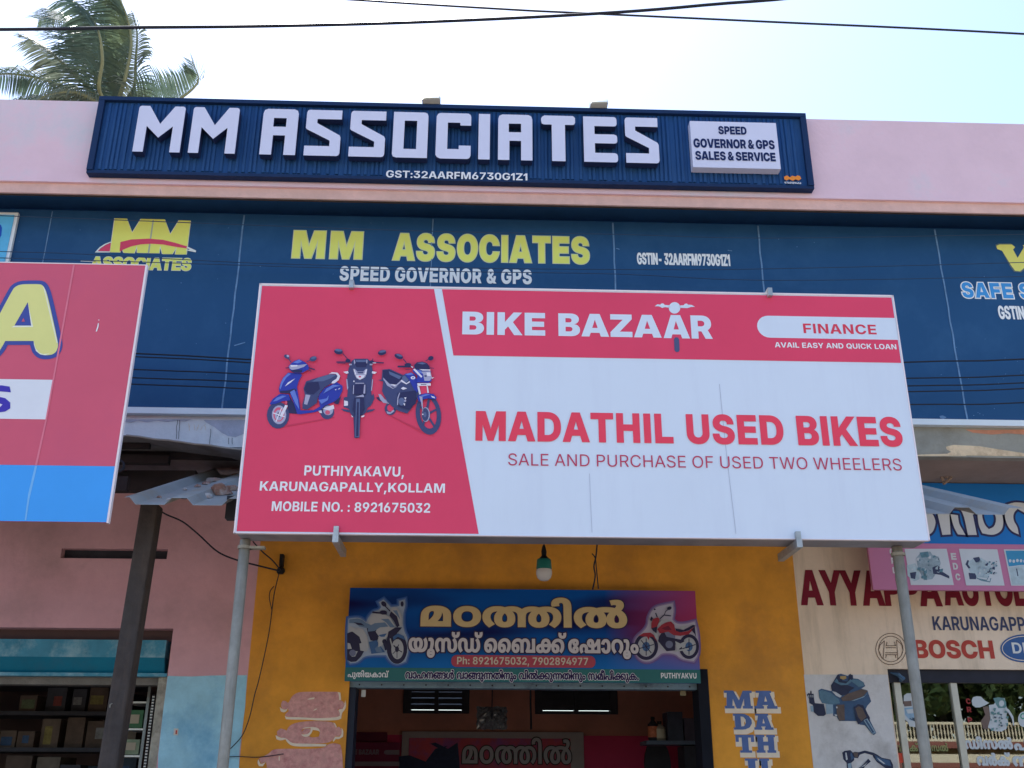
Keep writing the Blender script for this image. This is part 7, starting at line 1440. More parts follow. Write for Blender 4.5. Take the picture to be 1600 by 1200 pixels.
def A2(l): return [(D[q[0]],)+tuple(q[1:]) for q in l]
b = B()
alt = False
glow(b, [(85, 400), (200, 385), (280, 450), (350, 320), (440, 300), (470, 250), (445, 200), (480, 180), (520, 220), (560, 265), (640, 260), (680, 250), (680, 190), (720, 180), (725, 230), (695, 330), (700, 520), (750, 620), (765, 760), (730, 880), (640, 915), (570, 880), (520, 800), (260, 800), (180, 885), (100, 895), (75, 860), (75, 500)], G-.0031,
     [mat('bb_glow_outer', (.03, .10, .34), .6, 0), mat('bb_glow_mid', (.10, .18, .40), .6, 0), mat('bb_glow_inner', (.34, .40, .52), .6, 0)])
art(b, G-.004, .1333, 535, 915, A2([

 ('k', ell(640, 740, 120, 178, 26)), ('w', ell(645, 745, 72, 118, 22)), ('k', ell(640, 745, 24, 34, 12)), ('k', stroke([(600, 700), (640, 740)], 14)), ('k', stroke([(660, 690), (640, 740)], 10)), ('k', stroke([(700, 780), (640, 745)], 10)), ('k', stroke([(640, 850), (640, 760)], 8)), ('k', stroke([(590, 800), (635, 755)], 8)),
 ('k', [(55, 560), (130, 530), (200, 560), (260, 650), (270, 740), (220, 830), (160, 890), (100, 895), (55, 870)]), ('w', [(60, 670), (90, 680), (110, 740), (60, 745)]), ('w', [(100, 765), (180, 770), (150, 830), (110, 835)]), ('w', [(200, 680), (240, 670), (300, 750), (280, 775), (210, 760)]), ('g', ell(120, 790, 40, 40, 10)),
 ('k', [(280, 480), (400, 460), (440, 520), (430, 600), (400, 660), (330, 640), (300, 560)]), ('n', [(310, 660), (400, 640), (440, 700), (500, 780), (340, 800)]), ('b', [(380, 740), (430, 690), (470, 780), (400, 780)]), ('k', [(470, 650), (560, 640), (560, 740), (500, 760)]),
 ('w', [(80, 470), (150, 500), (210, 540), (270, 660), (300, 720), (290, 750), (240, 720), (200, 600), (120, 540), (70, 540)]), ('w', [(150, 490), (240, 510), (290, 590), (310, 720), (300, 740), (250, 620), (200, 540)]),
 ('b', [(80, 395), (180, 385), (230, 400), (280, 440), (330, 460), (300, 500), (200, 480), (150, 440), (80, 440)]), ('k', [(130, 430), (220, 440), (260, 470), (180, 460)]),
 ('w', [(300, 440), (340, 340), (380, 320), (480, 330), (560, 370), (600, 440), (625, 490), (600, 560), (540, 600), (430, 600), (390, 540), (420, 480), (350, 470)]), ('b', [(300, 480), (380, 440), (500, 430), (540, 480), (440, 490), (380, 530), (300, 540)]), ('b', [(450, 390), (540, 390), (620, 490), (560, 490), (510, 430)]), ('n', [(420, 580), (520, 560), (480, 620)]),
 ('w', [(420, 600), (520, 600), (470, 700), (420, 720)]), ('k', ell(492, 655, 26, 30, 10)),
 ('k', [(540, 540), (620, 490), (700, 490), (640, 560), (600, 600), (540, 700), (520, 640)]), ('n', [(590, 600), (650, 560), (720, 590), (740, 640), (650, 600), (600, 640)]),
 ('w', [(560, 280), (600, 250), (650, 270), (690, 340), (700, 470), (660, 490), (640, 400), (580, 340)]), ('k', [(570, 300), (640, 360), (670, 470), (640, 490), (600, 410), (550, 350)]), ('b', [(590, 290), (640, 290), (680, 400), (640, 350)]),
 ('k', stroke([(350, 312), (520, 330)], 20)), ('k', ell(480, 315, 44, 26, 10)), ('k', stroke([(560, 300), (490, 230)], 12)), ('k', ell(485, 215, 36, 26, 12, .8)), ('k', ell(700, 215, 18, 32, 12)), ('w', stroke([(560, 620), (590, 750)], 14)),
]), .0003)
b.build('motorcycle_picture', sb, label='printed white and blue sports motorcycle')
b = B()
alt = True
glow(b, [(430, 720), (450, 620), (550, 540), (600, 460), (600, 380), (660, 270), (780, 240), (860, 225), (870, 290), (850, 400), (900, 460), (1000, 470), (1120, 440), (1150, 560), (1160, 800), (1110, 870), (980, 850), (900, 780), (740, 770), (680, 830), (580, 885), (480, 850)], G-.0031,
     [mat('rb_glow_outer', (.16, .10, .28), .6, 0), mat('rb_glow_mid', (.28, .20, .36), .6, 0), mat('rb_glow_inner', (.46, .42, .52), .6, 0)])
art(b, G-.004, .1333, 935, 915, A2([

 ('k', ell(560, 715, 140, 158, 28), ell(560, 715, 100, 118, 24)), ('w', ell(560, 715, 96, 112, 22)), ('n', ell(560, 715, 46, 56, 14)), ('k', stroke([(560, 620), (560, 820)], 10)), ('k', stroke([(470, 740), (650, 690)], 10)), ('k', stroke([(500, 640), (620, 790)], 10)),
 ('k', ell(1062, 715, 118, 146, 26), ell(1062, 715, 84, 108, 22)), ('w', ell(1062, 715, 82, 105, 22)), ('n', ell(1062, 715, 44, 54, 14)), ('k', stroke([(1062, 620), (1062, 810)], 10)), ('k', stroke([(985, 740), (1140, 690)], 10)),
 ('r', [(470, 590), (530, 555), (610, 550), (650, 580), (690, 660), (640, 600), (600, 600), (590, 640), (570, 600)]),
 ('w', [(640, 530), (700, 560), (700, 640), (670, 620)]), ('w', [(700, 620), (730, 620), (740, 690), (800, 750), (860, 765), (760, 760), (710, 690)]), ('k', [(710, 600), (760, 520), (860, 560), (900, 620), (1000, 640), (1020, 680), (900, 690), (900, 760), (800, 770), (740, 700), (700, 650)]), ('g', ell(830, 690, 44, 44, 14)), ('w', [(900, 650), (960, 680), (1040, 640), (1000, 700), (920, 760)]), ('w', stroke([(890, 770), (1060, 740)], 18)),
 ('g', [(760, 520), (800, 510), (900, 580), (900, 620), (800, 600)]),
 ('r', [(690, 510), (740, 460), (800, 430), (850, 420), (890, 460), (900, 520), (960, 550), (1060, 530), (1140, 470), (1120, 500), (1060, 570), (960, 590), (880, 580), (820, 540), (720, 560)]), ('R', [(740, 500), (820, 470), (860, 520), (780, 520)]),
 ('k', [(900, 500), (1000, 520), (1110, 460), (1140, 470), (1060, 525), (960, 550), (910, 530)]), ('w', [(950, 480), (1050, 465), (1000, 510), (960, 505)]), ('k', [(1090, 520), (1130, 480), (1145, 610), (1130, 570)]),
 ('r', [(620, 440), (640, 390), (700, 370), (720, 400), (680, 500), (620, 500)]), ('k', [(605, 400), (620, 360), (640, 380), (620, 420)]), ('k', [(620, 500), (690, 480), (680, 560), (640, 530)]), ('w', [(700, 450), (740, 400), (800, 390), (850, 410), (760, 440), (710, 480)]),
 ('k', stroke([(720, 390), (770, 345), (850, 355)], 12)), ('k', stroke([(770, 345), (790, 300), (830, 270)], 9)), ('k', ell(832, 265, 28, 20, 10, -.4)), ('k', stroke([(690, 370), (670, 320)], 14)), ('k', ell(660, 278, 12, 10, 8)),
]), .0003)
b.build('motorcycle_picture', sb, label='printed red motorcycle')

# ---------------------------------------------------------------- blue and pink sign under the canopy
H = 6.93
rs = thing('sign_board', (3.6, 6.95, 2.88), 'bright blue and pink sign with white Malayalam letters and three part pictures under the canopy', 'sign')
hx0, hx1, hz0, hz1, hzm = 2.712, 5.6, 2.882, 3.643, 3.205
b = B(); b.box(hx0, hx1, H, H+.03, hz0, hz1, mat('flex_pink', (.55, .19, .33), .5, .05, 3)); b.build('panel', rs)
b = B(); b.sheet([[(hx0, hzm), (hx1, hzm), (hx1, hz1), (hx0, hz1)]], H-.0015, mat('flex_azure', (.012, .18, .55), .45, .15, 1.2, bump=.04, bscale=4)); b.build('blue_print', rs)
b = B()
wl = mat('sign_letter_white', (.62, .60, .60), .5, .04); wlk = mat('sign_letter_edge', (.03, .03, .10), .5, 0)
def r4(pts): return [(1350+x*.16667, 740+y*.16667) for x, y in pts]
glyphs = [
 [[(400, 300), (430, 220), (520, 175), (640, 170), (720, 205), (750, 260), (740, 300), (690, 260), (600, 235), (560, 300), (640, 370), (672, 440), (668, 490), (640, 560), (560, 590), (440, 570), (400, 450)]],
 [[(690, 380), (800, 380), (812, 570), (735, 575)]],
 [[(810, 380), (880, 390), (890, 470), (920, 520), (950, 575), (880, 570), (840, 500)]],
 [[(700, 380), (720, 290), (800, 260), (960, 265), (1060, 265), (1110, 300), (1110, 340), (1020, 385), (1058, 575), (975, 575), (935, 385), (900, 330), (820, 330), (800, 390)]],
 [[(1060, 300), (1110, 320), (1105, 400), (1130, 480), (1170, 520), (1220, 500), (1240, 440), (1230, 380), (1180, 320), (1160, 280), (1250, 300), (1290, 350), (1310, 460), (1290, 540), (1210, 580), (1110, 560), (1070, 480)]],
 [[(1315, 360), (1340, 290), (1420, 265), (1520, 280), (1700, 300), (1700, 400), (1560, 400), (1440, 330), (1400, 370), (1400, 440), (1440, 500), (1450, 570), (1380, 540), (1330, 460)]],
]
for gq in glyphs:
    q = [[P(x, y, H-.004) for x, y in soften(r4(c))] for c in gq]
    b.sheet([grow(cwq(c), .015) for c in q], H-.003, wlk, 'neg')
for gi, gq in enumerate(glyphs):
    q = [[P(x, y, H-.0045-.0004*gi) for x, y in soften(r4(c))] for c in gq]
    b.sheet(q, H-.0045-.0004*gi, wl)
b.build('lettering', rs, label='large white Malayalam letters')
b = B()
pw = mat('picture_paper', (.60, .62, .66), .5, .05)
E_ = {'t': mat('picture_teal', (.12, .24, .30), .5, .3, 30), 'g': mat('picture_grey', (.32, .40, .46), .5, .3, 30), 'k': mat('picture_dark', (.05, .06, .12), .5, .2, 30), 'l': mat('picture_light', (.45, .55, .60), .5, .2, 30), 'a': mat('picture_azure', (.05, .28, .50), .5, .1), 'w': pw}
def A3(l): return [(E_[q[0]],)+tuple(q[1:]) for q in l]
rng = random.Random(11)
it = [('w', [(380, 705), (775, 705), (842, 1045), (440, 1045)])]
it += [('l', [(400, 860), (480, 840), (520, 900), (520, 990), (470, 1010), (410, 960)]), ('g', [(490, 790), (530, 740), (620, 730), (640, 760), (700, 780), (720, 840), (700, 900), (640, 990), (560, 1000), (520, 920), (500, 860)]),
       ('t', [(520, 740), (600, 730), (610, 780), (540, 790)]), ('k', [(640, 880), (690, 860), (720, 910), (800, 960), (800, 985), (720, 950), (650, 940)]), ('t', [(560, 900), (590, 900), (590, 1000), (560, 990)]), ('k', [(430, 930), (490, 920), (480, 990), (440, 980)])]
for _ in range(46):
    x, y = rng.uniform(420, 720), rng.uniform(745, 1000)
    if abs(x-600)/150+abs(y-870)/140 > 1.25: continue
    s_ = rng.uniform(10, 30)
    it.append((rng.choice('tgklw'), [(x, y), (x+s_, y+rng.uniform(-12, 12)), (x+s_*.8, y+s_), (x-s_*.2, y+s_*.8)]))
art(b, H-.003, .16667, 1350, 740, A3(it), .0002)
b.build('pump_picture', rs, label='picture of a grey-green injection pump')
b = B()
it = [('w', [(890, 705), (1250, 710), (1318, 1050), (958, 1048)]), ('l', [(960, 840), (1020, 800), (1100, 790), (1180, 840), (1200, 920), (1150, 980), (1050, 970), (990, 920)]), ('k', [(950, 850), (970, 810), (985, 815), (975, 850), (1000, 885), (980, 890)]), ('k', [(1020, 790), (1080, 780), (1095, 820), (1050, 835)]),
      ('k', [(980, 930), (1040, 935), (1055, 960), (1050, 990), (990, 990)]), ('t', stroke([(1050, 975), (1100, 1000), (1180, 1015), (1190, 980)], 9)), ('t', stroke([(1070, 985), (1150, 1000), (1170, 960)], 8))]
for _ in range(26):
    x, y = rng.uniform(1140, 1240), rng.uniform(800, 950)
    s_ = rng.uniform(8, 26)
    it.append((rng.choice('tkkg'), [(x, y), (x+s_, y+rng.uniform(-8, 8)), (x+s_*.8, y+s_), (x-s_*.2, y+s_*.8)]))
for _ in range(14):
    x, y = rng.uniform(1000, 1140), rng.uniform(810, 950)
    s_ = rng.uniform(8, 22)
    it.append((rng.choice('lwlg'), [(x, y), (x+s_, y+rng.uniform(-8, 8)), (x+s_*.8, y+s_), (x-s_*.2, y+s_*.8)]))
art(b, H-.003, .16667, 1350, 740, A3(it), .0002)
b.build('pump_picture', rs, label='picture of a pale pump with dark fittings')
b = B()
it = [('w', [(1310, 710), (1700, 715), (1740, 1050), (1380, 1050)]), ('a', [(1326, 722), (1700, 722), (1700, 860), (1356, 870)]), ('l', [(1356, 870), (1700, 860), (1700, 1042), (1390, 1042)]), ('w', stroke([(1360, 875), (1480, 860), (1600, 865)], 8)), ('k', [(1425, 890), (1435, 890), (1448, 960), (1438, 962)])]
for i in range(6): it.append(('w', ell(1370+i*34, 818+4*math.sin(i*2), 13, 16, 8)))
art(b, H-.003, .16667, 1350, 740, A3(it), .0002)
b.build('pump_picture', rs, label='blue picture of fuel injectors')
b = B()
for t, xs in (('CRDI', [(243, 762, 288), (258, 845, 300), (272, 935, 312), (300, 1025, 322)]), ('EDC', [(820, 808, 870), (838, 900, 885), (862, 1000, 908)])):
    if t == 'EDC': b.build('lettering', rs, label='white letters C R D I set vertically'); b = B()
    for ch, (x, y, x2) in zip(t, xs):
        (a0, b0), (a1, _) = r4([(x, y)])[0], r4([(x2, y)])[0]
        b.textpx(ch, 'K', (a0, b0), (a1, b0), b0-(10.5 if t == 'EDC' else 9.5), H-.003, wl)
b.build('lettering', rs, label='white letters E D C set vertically')

# ---------------------------------------------------------------- tin canopy roof
rt = thing('tin_roof', (.4, 5.6, 2.93), 'ribbed grey tin canopy roof sloping out behind the big sign', 'roof')
SL = math.tan(R_(21.6))
prof = []
x = -1.773
pitch = .285
XR = 2.70
while x < XR:
    for dx, dz in ((0, .036), (.028, .036), (.062, 0), (.205, 0), (.238, .036)):
        prof.append((x+dx, dz))
    x += pitch
prof.append((x, .036)); prof.append((x+.03, .036))
b = B()
yf, yb_ = 5.05, 6.62
z0f = 2.925
vs = []
for t_ in (0, .0012):
    for yy in (yf, yb_):
        vs += [(px_, yy, z0f+dz+(yy-yf)*SL-t_*1.0) for px_, dz in prof]
n = len(prof)
fs = [(i, i+1, n+i+1, n+i) for i in range(n-1)]+[(2*n+i+1, 2*n+i, 3*n+i, 3*n+i+1) for i in range(n-1)]
fs += [(i+1, i, 2*n+i, 2*n+i+1) for i in range(n-1)]
b.add(vs, fs, tin)
b.build('sheet', rt)
b = B()
for yy in (5.75, 6.3):
    zz = z0f+(yy-yf)*SL
    b.box(-1.72, 2.72, yy, yy+.04, zz-.048, zz-.004, dark_metal)
b.build('purlin', rt)
b = B(); x0_, z0_ = P(355, 794, 5.3); x1_, z1_ = P(372, 812, 5.3)
b.box(x0_, x1_+.1, 5.27, 5.33, z1_, z0_+.06, dark_metal); b.build('beam_end', rt)

# rubble lying on the roof
rng = random.Random(21)
def chunk(px_, py_, s, lab, m, fl=.5):
    # find where the line of sight meets the roof, in its own valley
    d = right*(px_-800)+up*(600-py_)+fwd*FPX
    t = (z0f-yf*SL-CAM[2])/(d.z-d.y*SL)
    c = Vector(CAM)+d*t
    n = 12
    pts = []
    for i in range(26):
        v = Vector((rng.gauss(0, 1), rng.gauss(0, 1), rng.gauss(0, 1))).normalized()
        k = rng.uniform(.7, 1.1)
        pts.append(Vector((v.x*s*k, v.y*s*k*.9, abs(v.z)*s*k*fl*1.4)))
    import bmesh
    bm = bmesh.new()
    for p in pts: bm.verts.new(p)
    r = bmesh.ops.convex_hull(bm, input=bm.verts)
    bmesh.ops.delete(bm, geom=[v for v in bm.verts if not v.link_faces], context='VERTS')
    me = bpy.data.meshes.new('plaster_fragment'); bm.to_mesh(me); bm.free(); me.materials.append(m)
    o = bpy.data.objects.new('plaster_fragment', me); COL.objects.link(o)
    o.location = c; o.rotation_euler = (R_(21.6), 0, rng.uniform(0, .6)); TAGS(o, lab, 'rubble', 'broken plaster lying on the tin roof')


for args in ((344, 773, .075, 'largest red and white plaster chunk at the front edge of the tin roof', rubble_r, .6),
             (322, 778, .040, 'white plaster chunk left of the largest chunk on the roof edge', rubble_w, .5),
             (336, 752, .062, 'flat white plaster slab in the first roof valley', rubble_w, .3),
             (322, 757, .030, 'small brown fragment left of the flat white slab', rubble_r, .5),
             (309, 761, .026, 'dark brown fragment leftmost of the cluster by the flat slab', rubble_r, .5),
             (289, 766, .018, 'small pale pebble of plaster alone in the first valley', rubble_w, .7),
             (298, 771, .012, 'tiny brown crumb below the pale pebble', rubble_r, .6),
             (249, 778, .016, 'tiny red crumb near the left front corner of the roof', rubble_r, .6),
             (264, 781, .013, 'pair-sized white crumb right of the red crumb near the front edge', rubble_w, .5),
             (360, 752, .045, 'flat white plaster flake high up beside the sign edge', rubble_w, .25),
             (362, 766, .050, 'reddish chunk half hidden by the left edge of the big sign', rubble_r, .5),
             (352, 757, .030, 'red chip between the flat slab and the flake', rubble_r, .5),
             (368, 745, .035, 'grey-brown lump highest up against the sign edge', rubble_r, .5)):
    chunk(*args)
# ---------------------------------------------------------------- upper tin sheet and dark timbers, left
ut = thing('lean_to_roof', (-2.2, 6.1, 3.45), 'old thin roofing sheet on dark timbers under the white fascia at the left', 'roof')
b = B()
pa = [(P(205, 679, 6.0), 6.0), (P(385, 702, 6.24), 6.24)]
(xa, za), (xb, zb) = P(198, 679, 6.0), P(392, 703, 6.0)
sh = mat('old_sheet', (.20, .19, .20), .7, .25, 5, (.10, .08, .07), .7, 3)
b.hexa([(xa, 6.0, za-.012), (xb, 6.0, zb-.012), (xb+.1, 7.0, zb+.05), (xa, 7.0, za-.05), (xa, 6.0, za-.004), (xb, 6.0, zb-.004), (xb+.1, 7.0, zb+.06), (xa, 7.0, za-.04)], sh)
k = 9
b.tube([(xa+(xb-xa)*i/k, 5.995, za-.006+(zb-za)*i/k+.003*math.sin(i*2.3)) for i in range(k+1)], .006, tin, 6)
b.hexa([(xa-1.9, 6.0, za-.03), (xa, 6.0, za-.012), (xa, 7.0, za-.05), (xa-1.9, 7.0, za-.09), (xa-1.9, 6.0, za-.022), (xa, 6.0, za-.004), (xa, 7.0, za-.04), (xa-1.9, 7.0, za-.08)], sh)
b.build('sheet', ut)
def beam(p0, p1, Y, h, t, m=timber):
    (xa, za), (xb, zb) = P(*p0, Y), P(*p1, Y)
    b = B()
    b.hexa([(xa, Y, za-h), (xb, Y, zb-h), (xb, Y+t, zb-h), (xa, Y+t, za-h), (xa, Y, za), (xb, Y, zb), (xb, Y+t, zb), (xa, Y+t, za)], m)
    b.build('beam', ut)
beam((-400, 695), (395, 708), 6.26, .035, .06)
beam((-400, 697), (264, 711), 6.2, .055, .05)
beam((-400, 733), (306, 735), 6.36, .13, .08)
beam((-400, 742), (200, 744), 6.1, .09, .05)
b = B(); x_, z_ = P(259, 712, 6.26); b.box(x_-.014, x_+.014, 6.255, 6.275, z_-.055, z_+.02, timber); b.build('strut', ut)
b = B(); (xa, za), (xb, zb) = P(190, 692, 6.1), P(233, 700, 6.1); b.box(xa-.3, xb, 6.1, 6.13, zb, za, timber); b.build('beam', ut)
b = B()
pts = [(186+8*math.cos(t*.7), 728+9*math.sin(t*.7)) for t in range(10)]
b.tube([(*[P(x, y, 5.7)[0]], 5.7, P(x, y, 5.7)[1]) for x, y in pts], .007, cable_m, 6); b.build('wire_coil', ut)

# ---------------------------------------------------------------- dark post, left
pt = thing('post', (-1.76, 5.36, 0), 'dark weathered square concrete post in front of the left shop', 'post')
(xt0, zt), (xt1, _) = P(222, 792, 5.3), P(247, 792, 5.3)
b = B()
Yp = 5.3
xtop, xmid = P(218, 792, Yp), P(151, 1200, Yp)
sl_ = (xtop[0]-xmid[0])/(xtop[1]-xmid[1])
xb0 = xmid[0]-sl_*(xmid[1]+.1)
x3 = xtop[0]+sl_*(3.0-xtop[1])
w_ = .092
b.hexa([(xb0, Yp, -.1), (xb0+w_, Yp, -.1), (xb0+w_, Yp+.11, -.1), (xb0, Yp+.11, -.1), (x3, Yp, 3.0), (x3+w_, Yp, 3.0), (x3+w_, Yp+.11, 3.0), (x3, Yp+.11, 3.0)], post_m)
sh_ = b.build('shaft', pt)
bv = sh_.modifiers.new('bevel', 'BEVEL'); bv.width = .012; bv.segments = 2
b = B(); xh, zh = P(174, 1103, Yp-.01)
b.tube([(xh, Yp-.004, zh+.012), (xh-.006, Yp-.012, zh+.006), (xh-.006, Yp-.012, zh-.008)], .003, galv, 6); b.build('hook', pt)

# ---------------------------------------------------------------- wires and cables
def cable(name, pts, r, lab, cat='cable', group=None, m=cable_m, n=6):
    b = B(); b.tube(pts, r, m, n); b.build(name, smooth=True, label=lab, cat=cat, group=group)


def wpts(l, Y): return [(P(x, y, Y)[0], Y, P(x, y, Y)[1]) for x, y in l]
def smoothp(pts, k=6):
    out = []
    n = len(pts)
    for i in range(n-1):
        p0, p1, p2, p3 = Vector(pts[max(i-1, 0)]), Vector(pts[i]), Vector(pts[i+1]), Vector(pts[min(i+2, n-1)])
        for j in range(k):
            t = j/k
            out.append(.5*((2*p1)+(-p0+p2)*t+(2*p0-5*p1+4*p2-p3)*t*t+(-p0+3*p1-3*p2+p3)*t**3))
    out.append(Vector(pts[-1]))
    return out


cable('overhead_cable', smoothp(wpts([(-900, 30), (-300, 44), (0, 46), (200, 43), (400, 41), (640, 35), (900, 23), (1100, 8), (1400, -25), (2200, -160)], 5.2)), .0105, 'thick black overhead cable crossing the sky from the left edge', group='overhead cables')
cable('overhead_cable', smoothp(wpts([(-400, -110), (300, -20), (560, 0), (800, 15), (900, 20), (1200, 34), (1600, 53), (2400, 100)], 5.6)), .0075, 'thinner overhead cable sloping down to the right edge of the sky', group='overhead cables')
names = ['first', 'second', 'third', 'fourth', 'fifth', 'sixth']
lows = [((205, 552), (395, 562), (900, 590), (1415, 566), (1600, 561)), ((205, 557), (395, 567), (900, 600), (1416, 591), (1600, 586)), ((203, 577), (394, 585), (900, 615), (1417, 603), (1600, 598)),
        ((203, 590), (393, 597), (900, 625), (1418, 612), (1600, 607)), ((202, 600), (392, 608), (900, 640), (1421, 632), (1600, 629)), ((200, 625), (390, 630), (900, 650), (1422, 640), (1600, 645))]
for i, l in enumerate(lows[:5]):
    a = [(-500, l[0][1]-28)]+list(l)+[(2100, l[4][1]-30)]
    cable('service_cable', smoothp(wpts(a, 6.12), 4), .0042 if i else .005, names[i]+' thin black cable from the top, strung low in front of the navy board', group='thin cables in front of the navy board')
ups = [[(-300, 330), (0, 337), (400, 352), (700, 362), (960, 366), (1200, 372), (1600, 366), (1900, 360)], [(-300, 385), (0, 393), (130, 397), (400, 411), (700, 418), (960, 421), (1200, 420), (1600, 410), (1900, 400)], [(-300, 398), (0, 403), (400, 415), (700, 424), (960, 428), (1200, 438), (1600, 432), (1900, 425)]]
fcab = mat('pale_cable', alb(44, 66, 100), .6, .1)
for i, l in enumerate(ups):
    cable('service_cable', smoothp(wpts(l, 6.2), 4), .0028, names[i]+' faint grey cable from the top, crossing the yellow lettering of the navy board', group='faint cables high on the navy board', m=fcab)
cable('wall_wire', smoothp(wpts([(246, 793), (258, 803), (285, 815), (310, 835), (340, 862), (370, 875), (400, 883), (437, 892)], 6.9)), .006, 'black wire sagging across the pink wall to the orange wall', 'wire')
cable('wall_wire', smoothp(wpts([(395, 846), (410, 862), (425, 875), (438, 890)], 7.05)), .005, 'short black wire from the left pipe to the wall knob', 'wire')
cable('wall_wire', smoothp([(P(x, y, 7.17)[0], 7.17, P(x, y, 7.17)[1]) for x, y in [(437, 892), (428, 930), (420, 990), (405, 1060), (398, 1085), (390, 1120), (378, 1150), (358, 1172), (352, 1180)]]), .0035, 'thin wire running down the orange wall to the left pipe', 'wire')
cable('wall_wire', smoothp(wpts([(352, 1183), (372, 1182), (405, 1183), (443, 1178)], 7.17)), .003, 'thin nearly level wire ending on the pink painted letters', 'wire')
cable('wall_wire', smoothp(wpts([(428, 916), (422, 924), (421, 935), (424, 950), (425, 955)], 7.18)), .003, 'curled loose wire end high on the orange wall', 'wire')
kn = thing('junction_knob', (-1.4, 7.12, 2.9), 'black wire junction knob on the orange wall near the left pipe', 'junction')
b = B(); kx, kz = P(438, 890, 7.14)
b.lathe((kx, 7.16, kz-.03), [(0, 0), (.02, .004), (.03, .02), (.026, .04), (.012, .055), (0, .06)], black, 10); b.box(kx-.012, kx+.012, 7.14, 7.2, kz+.03, kz+.11, black); b.build('knob', kn)
# wires and hooks on the big sign's underside
cable('hanging_wire', smoothp(wpts([(933, 850), (931, 870), (928, 885), (930, 900), (926, 921)], 6.6)), .0055, 'thin twisted wire hanging to the top of the blue banner', 'wire')
cable('hanging_wire', smoothp(wpts([(925, 865), (930, 872), (932, 890), (935, 920)], 6.62)), .004, 'second strand twisted beside the wire above the blue banner', 'wire')
cable('hanging_wire', smoothp(wpts([(336, 712), (340, 725), (342, 738)], 6.9)), .006, 'short dark wire under the upper sheet, left of the big sign', 'wire')
cable('hanging_wire', smoothp(wpts([(361, 712), (360, 722), (359, 732)], 6.9)), .004, 'second short wire under the upper sheet beside the big sign', 'wire')
b = B()
b.tube(smoothp(wpts([(1474, 752), (1471, 745), (1472, 738), (1476, 736), (1478, 746), (1482, 742), (1486, 746), (1480, 752), (1474, 756)], 6.8)), .010, mat('rag_cord', (.35, .25, .20), .9, .3, 30), 6)
b.build('tied_cord', label='knot of pale cord hanging under the canopy above the blue sign', cat='cord')

# ---------------------------------------------------------------- the bulb
Yb = 6.3
bxp, _ = P(850, 880, Yb)
bz = lambda y: P(850, y, Yb)[1]
bu = thing('light_bulb', (bxp, Yb, bz(908)), 'unlit white bulb in a green holder hanging from a wire over the banner', 'bulb')
rad = 12.5/1600*6.3
b = B(); b.lathe((bxp, Yb, 0), [(0, bz(908)), (rad*.5, bz(907)), (rad*.85, bz(903)), (rad, bz(897)), (rad, bz(892)), (rad*.92, bz(889))], mat('bulb_glass', (.60, .56, .54), .25, .02), 20); b.build('glass', bu, smooth=True)
b = B(); b.lathe((bxp, Yb, 0), [(rad*.92, bz(891)), (rad*.98, bz(888)), (rad*.9, bz(876)), (rad*.85, bz(874)), (0, bz(873.5))], mat('holder_green', (.02, .16, .13), .4, .1), 20); b.build('base', bu, smooth=True)
b = B(); b.lathe((bxp, Yb, 0), [(rad*.86, bz(875)), (rad*.5, bz(871)), (rad*.3, bz(868)), (rad*.35, bz(862)), (rad*.25, bz(856)), (rad*.15, bz(852)), (0, bz(851))], black, 14); b.build('holder', bu, smooth=True)
b = B(); b.tube([(bxp, Yb, bz(855)), (bxp+.004, Yb, bz(835)), (bxp, Yb, 3.65)], .004, cable_m, 6); b.build('cord', bu)

# ---------------------------------------------------------------- inside the middle shop
def on(py, px_, Y): return P(px_, py, Y)
b = B(); ps2 = thing('poster', (0, 10.5, 1.2), 'framed poster with grey Malayalam shop name on the back wall', 'poster')
(pa_, zb_), (pb_, zt_) = P(622, 1300, 10.5), P(912, 1144, 10.5)
b.box(pa_, pb_, 10.52, 10.56, zb_, zt_, mat('poster_frame', (.34, .30, .30), .6, .1)); b.build('border', ps2)
m = mat('poster_cloud', (.50, .07, .10), .6, .2, 2, (.06, .08, .38), .95, 1.3)
b = B(); b.box(pa_+.07, pb_-.13, 10.512, 10.519, zb_+.07, zt_-.06, m); b.build('print', ps2)
b = B()
xa, _ = P(722, 1194, 10.5); xb, za = P(893, 1194, 10.5); zt = P(722, 1152, 10.5)[1]
b.text('മഠത്തിൽ', 'M', xa, xb, za, zt, 10.505, mat('poster_letter', (.40, .38, .40), .6, .1), edge=black, eg=.010)
b.build('lettering', ps2)
b = B()
sil = [(622, 1182), (640, 1180), (665, 1190), (680, 1170), (700, 1165), (690, 1172), (672, 1162), (680, 1160), (700, 1170), (715, 1160), (718, 1190), (720, 1240), (622, 1240)]
b.sheet([[P(x, y, 10.503) for x, y in sil]], 10.503, mat('poster_bike', (.02, .03, .08), .6, .3, 30)); b.build('motorcycle_picture', ps2)
ps3 = thing('poster', (-.6, 10.5, 1.2), 'small dark red BIKE BAZAAR poster low at the left inside the shop', 'poster')
b = B(); (pa_, zb_), (pb_, zt_) = P(545, 1300, 10.4), P(624, 1160, 10.4)
b.box(pa_, pb_, 10.42, 10.45, zb_, zt_, mat('poster_crimson', (.17, .012, .055), .6, .1)); b.build('print', ps3)
b = B(); pg = mat('poster_grey', (.26, .22, .26), .6, .05)
b.textpx('IKE BAZAAR', 'K', (546, 1179), (592, 1179), 1171, 10.41, pg)
b.px([(600, 1174), (603, 1172), (624, 1172), (624, 1179), (603, 1179), (600, 1177)], 10.41, pg)
b.px([(545, 1190), (624, 1190), (624, 1197), (545, 1197)], 10.41, pg)
b.build('lettering', ps3)
b = B(); (pa_, zb_), (pb_, zt_) = P(545, 1159, 10.5), P(605, 1144, 10.5)
b.box(pa_, pb_, 10.53, 10.56, zb_, zt_, mat('poster_wine', (.13, .012, .04), .6, .1)); b.build('poster', label='plain wine-red strip above the small red poster inside the shop', cat='poster')
